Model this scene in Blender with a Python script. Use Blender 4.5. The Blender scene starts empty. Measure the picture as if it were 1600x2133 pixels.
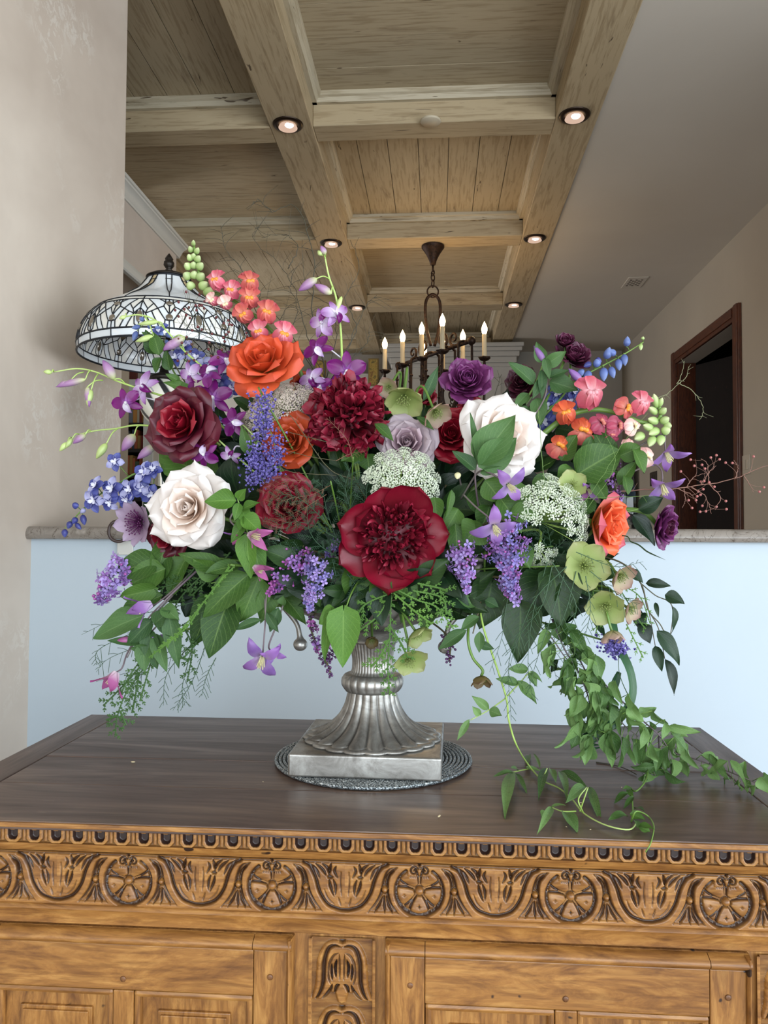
import bpy, math, random
import numpy as np
from mathutils import Vector, Matrix, Euler, Quaternion

# ------------------------------------------------------------------ camera
S = bpy.context.scene
COL = S.collection
CAMZ = 1.32
F = 1600.0
YAW, PITCH, ROLL = math.atan(110 / 1600), math.atan(54 / 1600), 0.005
cam = bpy.data.cameras.new('camera'); camo = bpy.data.objects.new('camera', cam)
COL.objects.link(camo)
CR = Matrix.Rotation(YAW, 3, 'Z') @ Matrix.Rotation(math.pi / 2 + PITCH, 3, 'X') @ Matrix.Rotation(ROLL, 3, 'Z')
camo.matrix_world = Matrix.Translation((0, 0, CAMZ)) @ CR.to_4x4()
cam.sensor_fit = 'VERTICAL'; cam.sensor_height = 24.0; cam.lens = 24.0 * F / 2133.0
cam.clip_start = 0.05
S.camera = camo
# ------------------------------------------------------------------ world, light, exposure
w = bpy.data.worlds.new('world'); S.world = w; w.use_nodes = True
wn = w.node_tree
sky = wn.nodes.new('ShaderNodeTexSky'); sky.sky_type = 'NISHITA'; sky.sun_disc = False
sky.sun_elevation = math.radians(38); sky.sun_rotation = math.radians(20); sky.air_density = 1.2; sky.dust_density = 2.0
wn.links.new(sky.outputs[0], wn.nodes['Background'].inputs[0])
wn.nodes['Background'].inputs[1].default_value = 0.20
def area(name, loc, tgt, sx, sy, power, col):
    l = bpy.data.lights.new(name, 'AREA'); l.shape = 'RECTANGLE'; l.size = sx; l.size_y = sy
    l.energy = power; l.color = col
    o = bpy.data.objects.new(name, l); COL.objects.link(o)
    o.location = loc
    o.rotation_euler = (Vector(tgt) - Vector(loc)).to_track_quat('-Z', 'Y').to_euler()
    return o
area('window_daylight', (0.45, -2.3, 1.5), (0.0, 2.0, 2.1), 4.2, 2.6, 178, (0.82, 0.91, 1.0))

area("side_fill", (4.3, -0.9, 1.3), (-0.4, 2.4, 2.5), 4.0, 2.4, 260, (0.86, 0.93, 1.0))  # unseen area light added at right to lift the ceiling and left wall
area("far_room_fill", (-4.3, 6.3, 1.6), (1.0, 5.6, 2.6), 2.6, 2.2, 150, (0.97, 0.97, 1.0))  # no window known here; added to brighten the dim far room
S.view_settings.view_transform = 'Standard'
S.view_settings.look = 'None'; S.view_settings.gamma = 1.0; S.view_settings.use_curve_mapping = False
S.view_settings.exposure = 0.0
S.cycles.use_denoising = True
S.cycles.max_bounces = 6; S.cycles.diffuse_bounces = 3; S.cycles.glossy_bounces = 3
S.cycles.transmission_bounces = 6; S.cycles.transparent_max_bounces = 6
S.cycles.caustics_reflective = False; S.cycles.caustics_refractive = False
S.cycles.sample_clamp_indirect = 5

# ------------------------------------------------------------------ pixel -> world point helpers
def ray(px, py):
    return CR @ Vector(((px - 800) / F, -(py - 1066.5) / F, -1.0))
def PY(px, py, y):
    d = ray(px, py); t = y / d.y
    return Vector((d.x * t, y, CAMZ + d.z * t))
def PZ(px, py, z):
    d = ray(px, py); t = (z - CAMZ) / d.z
    return Vector((d.x * t, d.y * t, z))
def PX(px, py, x):
    d = ray(px, py); t = x / d.x
    return Vector((x, d.y * t, CAMZ + d.z * t))
RIGHT = CR @ Vector((1, 0, 0)); UP = CR @ Vector((0, 1, 0)); BACK = CR @ Vector((0, 0, 1))
def MPP(y):            # metres per pixel at room depth y
    return y / F

# ------------------------------------------------------------------ objects
def lin(c):
    if isinstance(c, str):
        c = tuple(int(c[i:i + 2], 16) / 255 for i in (0, 2, 4))
    return tuple((x / 12.92 if x <= 0.04045 else ((x + 0.055) / 1.055) ** 2.4) for x in c[:3]) + (1.0,)

def tag(o, label, cat, group=None, kind=None):
    o['label'] = label; o['category'] = cat
    if group: o['group'] = group
    if kind: o['kind'] = kind
    return o
def empty(name, loc=(0, 0, 0), M=None):
    o = bpy.data.objects.new(name, None); COL.objects.link(o); o.empty_display_size = 0.01
    if M is not None: o.matrix_basis = M
    else: o.location = loc
    return o
def thing(name, label, cat, loc=(0, 0, 0), group=None, M=None):
    return tag(empty(name, loc, M), label, cat, group)
def put(name, mesh, parent=None, M=None, mat=None, label=None, kind=None):
    o = bpy.data.objects.new(name, mesh); COL.objects.link(o)
    if parent is not None: o.parent = parent
    if M is not None: o.matrix_basis = M
    if mat is not None:
        if not mesh.materials: mesh.materials.append(mat)
        elif mesh.materials[0] != mat:
            o.material_slots[0].link = 'OBJECT'; o.material_slots[0].material = mat
    if label: o['label'] = label
    if kind: o['kind'] = kind
    return o
def struct(name, mesh, mat, M=None, parent=None):
    o = put(name, mesh, parent, M, mat)
    if parent is None: o['kind'] = 'structure'
    return o

# ------------------------------------------------------------------ mesh builder
class MB:
    def __init__(s): s.v = []; s.f = []; s.uv = []; s.att = None
    def add(s, vs, fs, uvs=None):
        b = len(s.v); s.v.extend(vs); s.f.extend([tuple(i + b for i in f) for f in fs])
        s.uv.extend(uvs if uvs is not None else [(0, 0)] * len(vs)); return b
    def box(s, x0, x1, y0, y1, z0, z1):
        s.add([(x0, y0, z0), (x1, y0, z0), (x1, y1, z0), (x0, y1, z0), (x0, y0, z1), (x1, y0, z1), (x1, y1, z1), (x0, y1, z1)],
              [(0, 3, 2, 1), (4, 5, 6, 7), (0, 1, 5, 4), (1, 2, 6, 5), (2, 3, 7, 6), (3, 0, 4, 7)])
        return s
    def tube(s, pts, rad, n=6, cap=True, closed=False, uvl=None):
        pts = [Vector(p) for p in pts]; m = len(pts)
        if m < 2: return s
        R = rad if callable(rad) else (lambda t, r=rad: r)
        vs = []; uvs = []
        T0 = (pts[1] - pts[0]).normalized()
        nrm = T0.orthogonal().normalized()
        for i, p in enumerate(pts):
            if closed: T = (pts[(i + 1) % m] - pts[i - 1])
            else: T = (pts[min(i + 1, m - 1)] - pts[max(i - 1, 0)])
            T = T.normalized() if T.length > 1e-9 else T0
            nrm = (nrm - T * nrm.dot(T))
            nrm = nrm.normalized() if nrm.length > 1e-6 else T.orthogonal().normalized()
            bn = T.cross(nrm); t = i / (m - 1); r = R(t)
            for k in range(n):
                a = 2 * math.pi * k / n
                vs.append(tuple(p + (nrm * math.cos(a) + bn * math.sin(a)) * r)); uvs.append((k / n, t))
        fs = []
        for i in range(m - 1 + (1 if closed else 0)):
            j = (i + 1) % m
            for k in range(n):
                fs.append((i * n + k, i * n + (k + 1) % n, j * n + (k + 1) % n, j * n + k))
        if cap and not closed:
            fs.append(tuple(range(n - 1, -1, -1))); fs.append(tuple((m - 1) * n + k for k in range(n)))
        s.add(vs, fs, uvs); return s
    def lathe(s, prof, n=24, c=(0, 0), fl=None, cap=True, sy=1.0):
        """prof: list of (r, z); fl(theta, i) multiplies the radius"""
        vs = []; uvs = []; m = len(prof)
        for i, (r, z) in enumerate(prof):
            for k in range(n):
                a = 2 * math.pi * k / n; rr = r * (fl(a, i) if fl else 1.0)
                vs.append((c[0] + rr * math.cos(a), c[1] + rr * math.sin(a) * sy, z)); uvs.append((k / n, i / (m - 1)))
        fs = [(i * n + k, i * n + (k + 1) % n, (i + 1) * n + (k + 1) % n, (i + 1) * n + k) for i in range(m - 1) for k in range(n)]
        if cap:
            fs.append(tuple(range(n - 1, -1, -1))); fs.append(tuple((m - 1) * n + k for k in range(n)))
        s.add(vs, fs, uvs); return s
    def ball(s, c, r, n=8, m=6, sz=1.0, M=None):
        vs = []; fs = []
        for i in range(m + 1):
            ph = math.pi * i / m
            for k in range(n):
                a = 2 * math.pi * k / n
                p = Vector((r * math.sin(ph) * math.cos(a), r * math.sin(ph) * math.sin(a), r * sz * math.cos(ph)))
                if M is not None: p = M @ p
                vs.append((p[0] + c[0], p[1] + c[1], p[2] + c[2]))
        for i in range(m):
            for k in range(n):
                fs.append((i * n + k, (i + 1) * n + k, (i + 1) * n + (k + 1) % n, i * n + (k + 1) % n))
        s.add(vs, fs, [(0.5, i / m) for i in range(m + 1) for k in range(n)]); return s
    def grid(s, fn, nu, nv, closeu=False):
        """fn(u,v)->point, u,v in 0..1"""
        vs = []; uvs = []
        for j in range(nv + 1):
            for i in range(nu + 1):
                vs.append(tuple(fn(i / nu, j / nv))); uvs.append((i / nu, j / nv))
        W = nu + 1
        s.add(vs, [(j * W + i, j * W + i + 1, (j + 1) * W + i + 1, (j + 1) * W + i) for j in range(nv) for i in range(nu)], uvs); return s
    def prism(s, prof, x0, x1, axis='x'):
        """extrude closed 2d profile [(a,b)] from x0 to x1 along axis; profile coords = the other two"""
        n = len(prof)
        def q(t, a, b): return (t, a, b) if axis == 'x' else ((a, t, b) if axis == 'y' else (a, b, t))
        vs = [q(x0, a, b) for a, b in prof] + [q(x1, a, b) for a, b in prof]
        fs = [(i, (i + 1) % n, n + (i + 1) % n, n + i) for i in range(n)] + [tuple(range(n - 1, -1, -1)), tuple(range(n, 2 * n))]
        s.add(vs, fs); return s
    def xf(s, M, a=0):
        for i in range(a, len(s.v)): s.v[i] = tuple(M @ Vector(s.v[i]))
        return s
    def mesh(s, name='m', mat=None, smooth=True, angle=None):
        me = bpy.data.meshes.new(name)
        me.from_pydata(s.v, [], s.f)
        if s.uv:
            ul = me.uv_layers.new(name='UVMap')
            idx = np.empty(len(me.loops), dtype=np.int32); me.loops.foreach_get('vertex_index', idx)
            ul.data.foreach_set('uv', np.array(s.uv, dtype=np.float32)[idx].ravel())
        if s.att is not None:
            a = me.attributes.new('patina', 'FLOAT', 'POINT'); a.data.foreach_set('value', np.array(s.att, dtype=np.float32))
        if mat: me.materials.append(mat)
        if smooth:
            me.polygons.foreach_set('use_smooth', [True] * len(me.polygons))
            if angle: 
                try: me.set_sharp_from_angle(angle=math.radians(angle))
                except Exception: pass
        me.update(); return me
def boxmesh(x0, x1, y0, y1, z0, z1, mat=None, name='box'):
    return MB().box(x0, x1, y0, y1, z0, z1).mesh(name, mat, smooth=False)
def bev(o, wd=0.002, seg=2):
    m = o.modifiers.new('bevel', 'BEVEL'); m.width = wd; m.segments = seg; m.limit_method = 'ANGLE'; return o
def bez(pts, n=24):
    """smooth Catmull-Rom through points"""
    P = [Vector(p) for p in pts]
    if len(P) == 2: return [P[0].lerp(P[1], i / n) for i in range(n + 1)]
    P = [P[0] * 2 - P[1]] + P + [P[-1] * 2 - P[-2]]
    out = []; segs = len(P) - 3; per = max(2, n // segs)
    for i in range(segs):
        a, b, c, d = P[i:i + 4]
        for k in range(per):
            t = k / per
            out.append(0.5 * ((2 * b) + (c - a) * t + (2 * a - 5 * b + 4 * c - d) * t * t + (3 * b - a - 3 * c + d) * t ** 3))
    out.append(P[-2]); return out

# ------------------------------------------------------------------ materials
class NT:
    def __init__(s, name):
        s.m = bpy.data.materials.new(name); s.m.use_nodes = True; s.t = s.m.node_tree
        s.b = s.t.nodes['Principled BSDF']; s.out = s.t.nodes['Material Output']
    def n(s, typ, **kw):
        x = s.t.nodes.new('ShaderNode' + typ)
        for k, v in kw.items():
            if k.startswith('i_'):
                key = k[2:]
                x.inputs[int(key) if key.isdigit() else key.replace('_', ' ')].default_value = v
            else: setattr(x, k, v)
        return x
    def l(s, a, b): s.t.links.new(a, b)
    def coord(s, kind='Object', scale=(1, 1, 1), rot=(0, 0, 0)):
        c = s.n('TexCoord'); m = s.n('Mapping'); m.inputs['Scale'].default_value = scale; m.inputs['Rotation'].default_value = rot
        s.l(c.outputs[kind], m.inputs[0]); return m.outputs[0]
    def noise(s, vec, scale, detail=4, rough=0.6, dist=0):
        x = s.n('TexNoise'); x.inputs['Scale'].default_value = scale; x.inputs['Detail'].default_value = detail
        x.inputs['Roughness'].default_value = rough; x.inputs['Distortion'].default_value = dist
        s.l(vec, x.inputs['Vector']); return x.outputs['Fac']
    def ramp(s, fac, stops, interp='LINEAR'):
        r = s.n('ValToRGB'); cr = r.color_ramp; cr.interpolation = interp
        while len(cr.elements) < len(stops): cr.elements.new(0.5)
        for e, (p, c) in zip(cr.elements, stops): e.position = p; e.color = lin(c) if isinstance(c, str) else (c if len(c) == 4 else (*c, 1))
        s.l(fac, r.inputs[0]); return r.outputs[0]
    def mix(s, fac, a, b, mode='MIX'):
        x = s.n('MixRGB', blend_type=mode)
        for i, v in enumerate((fac, a, b)):
            if isinstance(v, (int, float)) : x.inputs[i].default_value = v if i == 0 else (v, v, v, 1)
            elif isinstance(v, tuple): x.inputs[i].default_value = v
            elif isinstance(v, str): x.inputs[i].default_value = lin(v)
            else: s.l(v, x.inputs[i])
        return x.outputs[0]
    def math(s, op, a, b=0.0, clamp=False):
        x = s.n('Math', operation=op, use_clamp=clamp)
        for i, v in enumerate((a, b)):
            if isinstance(v, (int, float)): x.inputs[i].default_value = v
            else: s.l(v, x.inputs[i])
        return x.outputs[0]
    def bump(s, h, strength=0.3, dist=0.002):
        b = s.n('Bump'); b.inputs['Strength'].default_value = strength; b.inputs['Distance'].default_value = dist
        s.l(h, b.inputs['Height']); s.l(b.outputs[0], s.b.inputs['Normal']); return s
    def set(s, col=None, rough=None, metal=None, **kw):
        if col is not None:
            if isinstance(col, (str, tuple)): s.b.inputs['Base Color'].default_value = lin(col) if isinstance(col, str) else col
            else: s.l(col, s.b.inputs['Base Color'])
        for k, v in (('Roughness', rough), ('Metallic', metal)):
            if v is not None:
                if isinstance(v, (int, float)): s.b.inputs[k].default_value = v
                else: s.l(v, s.b.inputs[k])
        for k, v in kw.items():
            s.b.inputs[k.replace('_', ' ')].default_value = v
        return s
def simple(name, col, rough=0.5, metal=0.0, **kw):
    return NT(name).set(col, rough, metal, **kw).m

def plaster(name, c1, c2, c3, scale=1.2, bump=0.15):
    t = NT(name); v = t.coord('Object')
    a = t.noise(v, scale, 5, 0.6, 0.4)
    c = t.ramp(a, [(0.30, c1), (0.55, c2), (0.75, c3)])
    f = t.noise(v, 60, 3)
    t.set(c, 0.75).bump(f, bump, 0.002); return t.m
def oak(name, ax, base='b5a383', dark='8e7c5f', light='c9bca0'):
    """pickled oak with long cracks; ax = axis of the grain"""
    t = NT(name)
    sc = [9.0, 9.0, 9.0]; sc[ax] = 0.9
    v = t.coord('Object', tuple(sc))
    g = t.noise(v, 2.2, 8, 0.65, 0.9)
    c = t.ramp(g, [(0.30, dark), (0.42, base), (0.62, base), (0.78, light)])
    sc2 = [26.0, 26.0, 26.0]; sc2[ax] = 3.4
    v2 = t.coord('Object', tuple(sc2))
    k = t.noise(v2, 1.5, 2, 0.5, 1.2)
    crack = t.ramp(k, [(0.255, (0, 0, 0)), (0.285, (1, 1, 1))])
    sc3 = [70.0, 70.0, 70.0]; sc3[ax] = 4.5
    fine = t.noise(t.coord('Object', tuple(sc3)), 1.0, 3, 0.6, 0.3)
    fc = t.ramp(fine, [(0.38, (0.72, 0.68, 0.62)), (0.5, (1, 1, 1))])
    c2 = t.mix(0.8, c, fc, 'MULTIPLY')
    c3 = t.mix(crack, '5b4c38', c2)
    t.set(c3, 0.6)
    hh = t.mix(0.5, crack, fc, 'MULTIPLY')
    t.bump(hh, 0.35, 0.003); return t.m
def walnut(name, ax, c_dark, c_mid, c_light, rough=0.4, patina=False, gs=1.0):
    t = NT(name)
    sc = [26.0 * gs] * 3; sc[ax] = 5.0 * gs
    g = t.noise(t.coord('Object', tuple(sc)), 1.6, 8, 0.70, 1.9)
    c = t.ramp(g, [(0.28, c_dark), (0.5, c_mid), (0.75, c_light)])
    sc2 = [240.0 * gs] * 3; sc2[ax] = 26.0 * gs
    fine = t.noise(t.coord('Object', tuple(sc2)), 1.0, 2, 0.5, 0.2)
    c = t.mix(0.55, c, t.ramp(fine, [(0.36, (0.55, 0.5, 0.45)), (0.52, (1, 1, 1))]), 'MULTIPLY')
    bl = t.noise(t.coord('Object', (1, 1, 1)), 5.5, 3, 0.6, 0.8)
    c = t.mix(0.55, c, t.ramp(bl, [(0.34, (0.62, 0.55, 0.48)), (0.55, (1, 1, 1))]), 'MULTIPLY')
    spot = t.noise(t.coord('Object', (1, 1, 1)), 55, 1, 0.4, 0)
    c = t.mix(t.ramp(spot, [(0.22, (0, 0, 0)), (0.245, (1, 1, 1))]), '2a190f', c)
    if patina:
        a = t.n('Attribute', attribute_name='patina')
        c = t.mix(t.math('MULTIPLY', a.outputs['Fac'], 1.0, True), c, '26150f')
    t.set(c, rough); t.bump(fine, 0.12, 0.001); return t.m

# ================================================================== ROOM
M_PLAS = plaster('pinkish_plaster', 'b9aea3', 'c9beb3', 'd6cabd', 1.3, 0.25)
def plas_worn():
    t = NT('worn_plaster'); v = t.coord('Object')
    a = t.noise(v, 1.1, 5, 0.6, 0.4)
    c = t.ramp(a, [(0.32, 'c2b4a6'), (0.5, 'd1c4b6'), (0.68, 'ddd1c3')])
    blob = t.noise(v, 2.6, 2, 0.5, 0.3); fine = t.noise(v, 26, 6, 0.75, 0.8)
    msk = t.math('MULTIPLY', t.ramp(blob, [(0.56, (0, 0, 0)), (0.66, (1, 1, 1))]), t.ramp(fine, [(0.50, (0, 0, 0)), (0.56, (1, 1, 1))]))
    c = t.mix(t.math('MULTIPLY', msk, 0.55), c, 'e0dad0')
    t.set(c, 0.8).bump(t.mix(0.5, fine, msk, 'ADD'), 0.12, 0.002); return t.m
M_WORN = plas_worn()
M_WALL = plaster('painted_wall', 'a69d8f', 'aca394', 'b2a999', 0.8, 0.08)
M_CEILP = plaster('painted_ceiling', 'c6bfb2', 'cac3b7', 'cec7bb', 0.7, 0.06)
M_HALF = plaster('half_wall_paint', 'b4c0c8', 'b8c4cc', 'bbc7cf', 0.9, 0.05)
M_WHITE = simple('white_trim_paint', 'c9c9c2', 0.45)
M_OAKX, M_OAKY = oak('pickled_oak_across', 0), oak('pickled_oak_along', 1)
M_PLX, M_PLY = oak('ceiling_plank_across', 0, 'b1a285', '93836a', 'c0b398'), oak('ceiling_plank_along', 1, 'b1a285', '93836a', 'c0b398')
M_LEDX, M_LEDY = oak('pale_oak_across', 0, 'bdb299', '968a70', 'cec5ae'), oak('pale_oak_along', 1, 'bdb299', '968a70', 'cec5ae')
M_GAP = simple('dark_gap', '3a3025', 0.9)
def marble():
    t = NT('grey_marble'); v = t.coord('Object', (1, 1, 1))
    a = t.noise(v, 6, 6, 0.65, 2.2)
    c = t.ramp(a, [(0.30, '6f675f'), (0.48, '8d857c'), (0.60, '7c746b'), (0.75, 'a59d94')])
    x = t.noise(v, 11, 3, 0.5, 3.0); 
    c = t.mix(t.ramp(x, [(0.485, (0, 0, 0)), (0.5, (1, 1, 1)), (0.515, (0, 0, 0))]), c, '54483f')
    t.set(c, 0.28); return t.m
M_MARB = marble()

XL, XR = -1.144, 1.97        # near left wall face, right wall face
YH = 2.10                    # half wall face
ZB, ZP = 3.32, 3.47          # beam underside, panel height
# floor / near and far
struct('floor', boxmesh(-4.6, 4.4, -3.2, 9.2, -0.1, 0.0), walnut('floor_oak', 1, '4a3524', '6a4e36', '7d6044', 0.5))
# left plastered wall, runs alongside and ends beyond the half wall
struct('wall_left', boxmesh(XL - 0.22, XL, -2.6, 2.70, 0, ZP + 0.1), M_WORN)
# half wall with marble cap
struct('wall_front', boxmesh(XL, 4.0, YH, YH + 0.16, 0, 1.3125), M_HALF)
prof = [(YH - 0.030, 1.3175), (YH - 0.026, 1.3125), (YH + 0.20, 1.3125), (YH + 0.20, 1.3475), (YH - 0.012, 1.3475), (YH - 0.020, 1.3455), (YH - 0.027, 1.340), (YH - 0.031, 1.332), (YH - 0.0325, 1.324)]
o = struct('trim_1', MB().prism(prof, XL - 0.012, 4.0, 'x').mesh('cap', smooth=True, angle=35), M_MARB); bev(o, 0.002)
o['label'] = 'grey veined marble cap along the top of the white half wall'
# far left bulkhead wall with an opening and a crown
XB = -1.55; YB0, YB1 = 2.70, 4.42
mb = MB().box(XB - 0.35, XB, YB0, YB1, 2.655, 3.05)
struct('wall_bulkhead', mb.mesh('w', smooth=False), M_PLAS)
mb = MB().prism([(XB, 2.625), (XB + 0.020, 2.625), (XB + 0.026, 2.632), (XB + 0.026, 2.662), (XB + 0.014, 2.672), (XB + 0.010, 2.690), (XB, 2.694)], YB0, YB1 - 0.05, 'y')
struct('trim_2', mb.mesh('t', smooth=True, angle=30), M_WHITE)
crown = [(XB - 0.02, 2.990), (XB + 0.008, 2.990), (XB + 0.010, 3.000), (XB + 0.016, 3.006), (XB + 0.022, 3.020), (XB + 0.034, 3.034), (XB + 0.048, 3.040), (XB + 0.050, 3.048), (XB + 0.058, 3.050), (XB + 0.060, 3.064), (XB - 0.02, 3.064)]
mb = MB().prism(crown, YB0, YB1 + 0.04, 'y')
struct('trim_3', mb.mesh('t', smooth=True, angle=30), M_WHITE)
struct('wall_recess', MB().box(-1.95, -1.90, 2.2, 4.6, 0, 3.4).box(-4.6, XL - 0.2, 2.2, 2.26, 0, 3.4).mesh('w', smooth=False), M_WALL)

# right wall with door opening
YD0, YD1, ZD = 5.19, 6.42, 2.760
mb = MB().box(XR, XR + 0.14, 2.26, YD0, 0, ZB + 0.1).box(XR, XR + 0.14, YD1, 9.0, 0, ZB + 0.1).box(XR, XR + 0.14, YD0, YD1, ZD, ZB + 0.1)
struct('wall_right', mb.mesh('w', smooth=False), M_WALL)
struct('wall_back', boxmesh(-4.6, XR + 0.2, 8.30, 8.45, 0, ZB + 0.16), plaster('far_wall_paint', 'a29c92', 'a8a298', 'aea89e', 0.8, 0.05))
struct('wall_far_left', boxmesh(-4.6, -4.5, 2.2, 8.4, 0, 3.5), M_WALL)
# hallway beyond the door, its lack of light put into near-black paint
M_DARKW = plaster('hallway_shade_paint', '16120f', '181411', '1b1613', 1, 0.05)
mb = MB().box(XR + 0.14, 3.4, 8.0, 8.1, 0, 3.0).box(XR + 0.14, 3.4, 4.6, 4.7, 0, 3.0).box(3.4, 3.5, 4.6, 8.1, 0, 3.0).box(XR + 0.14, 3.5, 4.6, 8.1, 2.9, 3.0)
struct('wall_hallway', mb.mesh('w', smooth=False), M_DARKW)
# door casing and leaf
M_DW = walnut('door_mahogany', 2, '351a0d', '552b17', '6f3b20', 0.35)
M_DWY = walnut('door_mahogany_head', 1, '351a0d', '552b17', '6f3b20', 0.35)
dr = empty('door_1', (XR, YD0, 0)); dr['kind'] = 'structure'; dr['label'] = 'tall doorway with dark mahogany casing and door leaf folded into the dark hallway'
def casing(name, y0, y1, z0, z1, m):
    b = MB().box(-0.022, 0.0, y0 - YD0, y1 - YD0, z0, z1)
    b.box(-0.030, 0.0, y0 - YD0 + 0.012, y1 - YD0 - 0.035 if z1 - z0 > 1 else y1 - YD0, z0, z1)
    bev(put(name, b.mesh('c', smooth=False), dr, None, m), 0.003)
casing('jamb', YD0 - 0.105, YD0, 0, ZD + 0.10, M_DW)
casing('jamb', YD1, YD1 + 0.105, 0, ZD + 0.10, M_DW)
b = MB().box(-0.022, 0, 0, YD1 - YD0, ZD, ZD + 0.10).box(-0.030, 0, 0, YD1 - YD0, ZD + 0.03, ZD + 0.088)
bev(put('head_casing', b.mesh('c', smooth=False), dr, None, M_DWY), 0.003)
b = MB().box(0, 0.14, -0.002, 0.03, 0, ZD).box(0, 0.14, YD1 - YD0 - 0.03, YD1 - YD0 + 0.002, 0, ZD)
put('reveal', b.mesh('c', smooth=False), dr, None, M_DW)
# leaf (opened into the hallway, hinged at the far jamb), wood colour darkened for the shade
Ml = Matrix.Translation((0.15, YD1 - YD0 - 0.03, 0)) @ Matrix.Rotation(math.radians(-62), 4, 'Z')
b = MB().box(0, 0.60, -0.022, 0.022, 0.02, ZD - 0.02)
bev(put('door_leaf', b.mesh('c', smooth=False), dr, Ml, walnut('shaded_leaf_wood', 2, '0b0503', '120906', '180c08', 0.95)), 0.003)
lf = [c for c in dr.children if c.name.startswith('door_leaf')][0]
for z0, z1 in ((0.25, 1.2), (1.35, 2.6)):
    for sx in (-1, 1):
        b = MB().box(0.10, 0.50, 0.022 * sx - 0.006, 0.022 * sx + 0.006, z0, z1)
        bev(put('panel', b.mesh('c', smooth=False), lf, None, bpy.data.materials['shaded_leaf_wood']), 0.005)
M_STEEL = simple('steel', 'a8a8a4', 0.35, 1.0)
for z in (0.3, 1.46, 2.35):
    put('hinge', MB().tube([(0, 0, z - 0.06), (0, 0, z + 0.06)], 0.009, 8).mesh('h'), lf, Matrix.Translation((0.0, 0.03, 0)), M_STEEL, 'steel butt hinge')
# switch plates
def wallplate(M, w, h, n, mat, label, name='switch_plate'):
    t = thing(name, label, 'switch', M=M)
    bev(put('plate', boxmesh(-w / 2, w / 2, -0.006, 0, -h / 2, h / 2), t, None, mat), 0.002)
    for i in range(n):
        x = (i - (n - 1) / 2) * 0.046
        bev(put('rocker', boxmesh(x - 0.016, x + 0.016, -0.010, -0.005, -0.032, 0.032), t, None, mat), 0.001)
M_PLATE = simple('ivory_plastic', 'b9b0a0', 0.4); M_PLATED = simple('brown_plastic', '2b211a', 0.4)
RZ90 = Matrix.Rotation(-math.pi / 2, 4, 'Z')
p = PX(1556, 968, XR)
wallplate(Matrix.Translation(p) @ RZ90, 0.12, 0.125, 2, M_PLATE, 'ivory double rocker switch plate on wall right of dark doorway')
p = PX(1362, 997, XR)
wallplate(Matrix.Translation(p) @ RZ90, 0.22, 0.125, 2, M_PLATED, 'dark brown switch plate on wall just left of the doorway', 'switch_plate')
p = PY(262, 1141, YH)
wallplate(Matrix.Translation(p), 0.046, 0.040, 0, M_WHITE, 'white outlet plate at top of half wall below marble cap', 'outlet_plate')

# ------------------------------------------------------------------ ceiling
# painted flat part to the right, and the plain part behind the camera
struct('ceiling', MB().box(0.76, 4.4, -3.2, 9.0, ZB + 0.012, ZB + 0.2).mesh('c', smooth=False), M_CEILP)
rows = [1.99 + 0.0, 2.14, 3.64, 3.79, 5.06, 5.24, 6.56, 6.74, 8.04, 8.22]   # cross beam edges, in pairs
XS = [(-3.55, -3.35), (-2.19, -1.98), (-0.818, -0.608), (0.561, 0.760)]
coff = empty('ceiling_coffer', (0, 0, 0)); coff['kind'] = 'structure'; coff['label'] = 'pickled oak coffered ceiling of beams, ledges and planks'
def part(name, b, mat, sm=False, bv=0.004):
    o = put(name, b.mesh(name, smooth=sm), coff, None, mat)
    if bv: bev(o, bv, 1)
    return o
random.seed(3)
for x0, x1 in XS:
    b = MB().box(x0, x1, 0.4, 8.3, ZB, ZP)
    part('beam', b, M_OAKY)
ycols = [(0.5, 1.99)] + []
for i in range(0, len(rows), 2):
    y0, y1 = rows[i], rows[i + 1]
    for k in range(3):
        part('cross_beam', MB().box(XS[k][1], XS[k + 1][0], y0, y1, ZB + 0.002, ZP), M_OAKX)
    # thin joint lines where the beams meet
bays = [(rows[i + 1], rows[i + 2]) for i in range(0, len(rows) - 2, 2)]
bays = [(0.6, rows[0])] + bays
for bi, (y0, y1) in enumerate(bays):
    for k in range(3):
        x0, x1 = XS[k][1], XS[k + 1][0]
        along = (bi + k) % 2 == 0        # plank direction alternates like a chequerboard
        if along:
            n = 7; wd = (x1 - x0) / n
            for i in range(n):
                zj = random.uniform(-0.001, 0.001)
                b = MB().box(x0 + i * wd + 0.0018, x0 + (i + 1) * wd - 0.0018, y0, y1, ZP + zj, ZP + 0.02)
                part('plank', b, M_PLY, bv=0)
        else:
            n = 7; wd = (y1 - y0) / n
            for i in range(n):
                zj = random.uniform(-0.001, 0.001)
                b = MB().box(x0, x1, y0 + i * wd + 0.0018, y0 + (i + 1) * wd - 0.0018, ZP + zj, ZP + 0.02)
                part('plank', b, M_PLX, bv=0)
        # ledge moulding round the bay
        def led(ax, a0, a1, e, s):
            pr = [(e, ZP - 0.045), (e + s * 0.022, ZP - 0.045), (e + s * 0.027, ZP - 0.034), (e + s * 0.032, ZP - 0.024), (e + s * 0.044, ZP - 0.018), (e + s * 0.046, ZP), (e, ZP)]
            if s < 0: pr = pr[::-1]
            part('ledge', MB().prism(pr, a0, a1, ax), M_LEDX if ax == 'x' else M_LEDY, bv=0)
        led('x', x0, x1, y0, 1); led('x', x0, x1, y1, -1)
        led('y', y0, y1, x0, 1); led('y', y0, y1, x1, -1)
struct('ceiling_deck', boxmesh(-4.6, 0.9, -3.2, 9.0, ZP + 0.025, ZP + 0.12), M_GAP)
struct('ceiling_near', boxmesh(-4.6, 0.76, -3.2, 0.4, ZB, ZP), M_CEILP)

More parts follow.
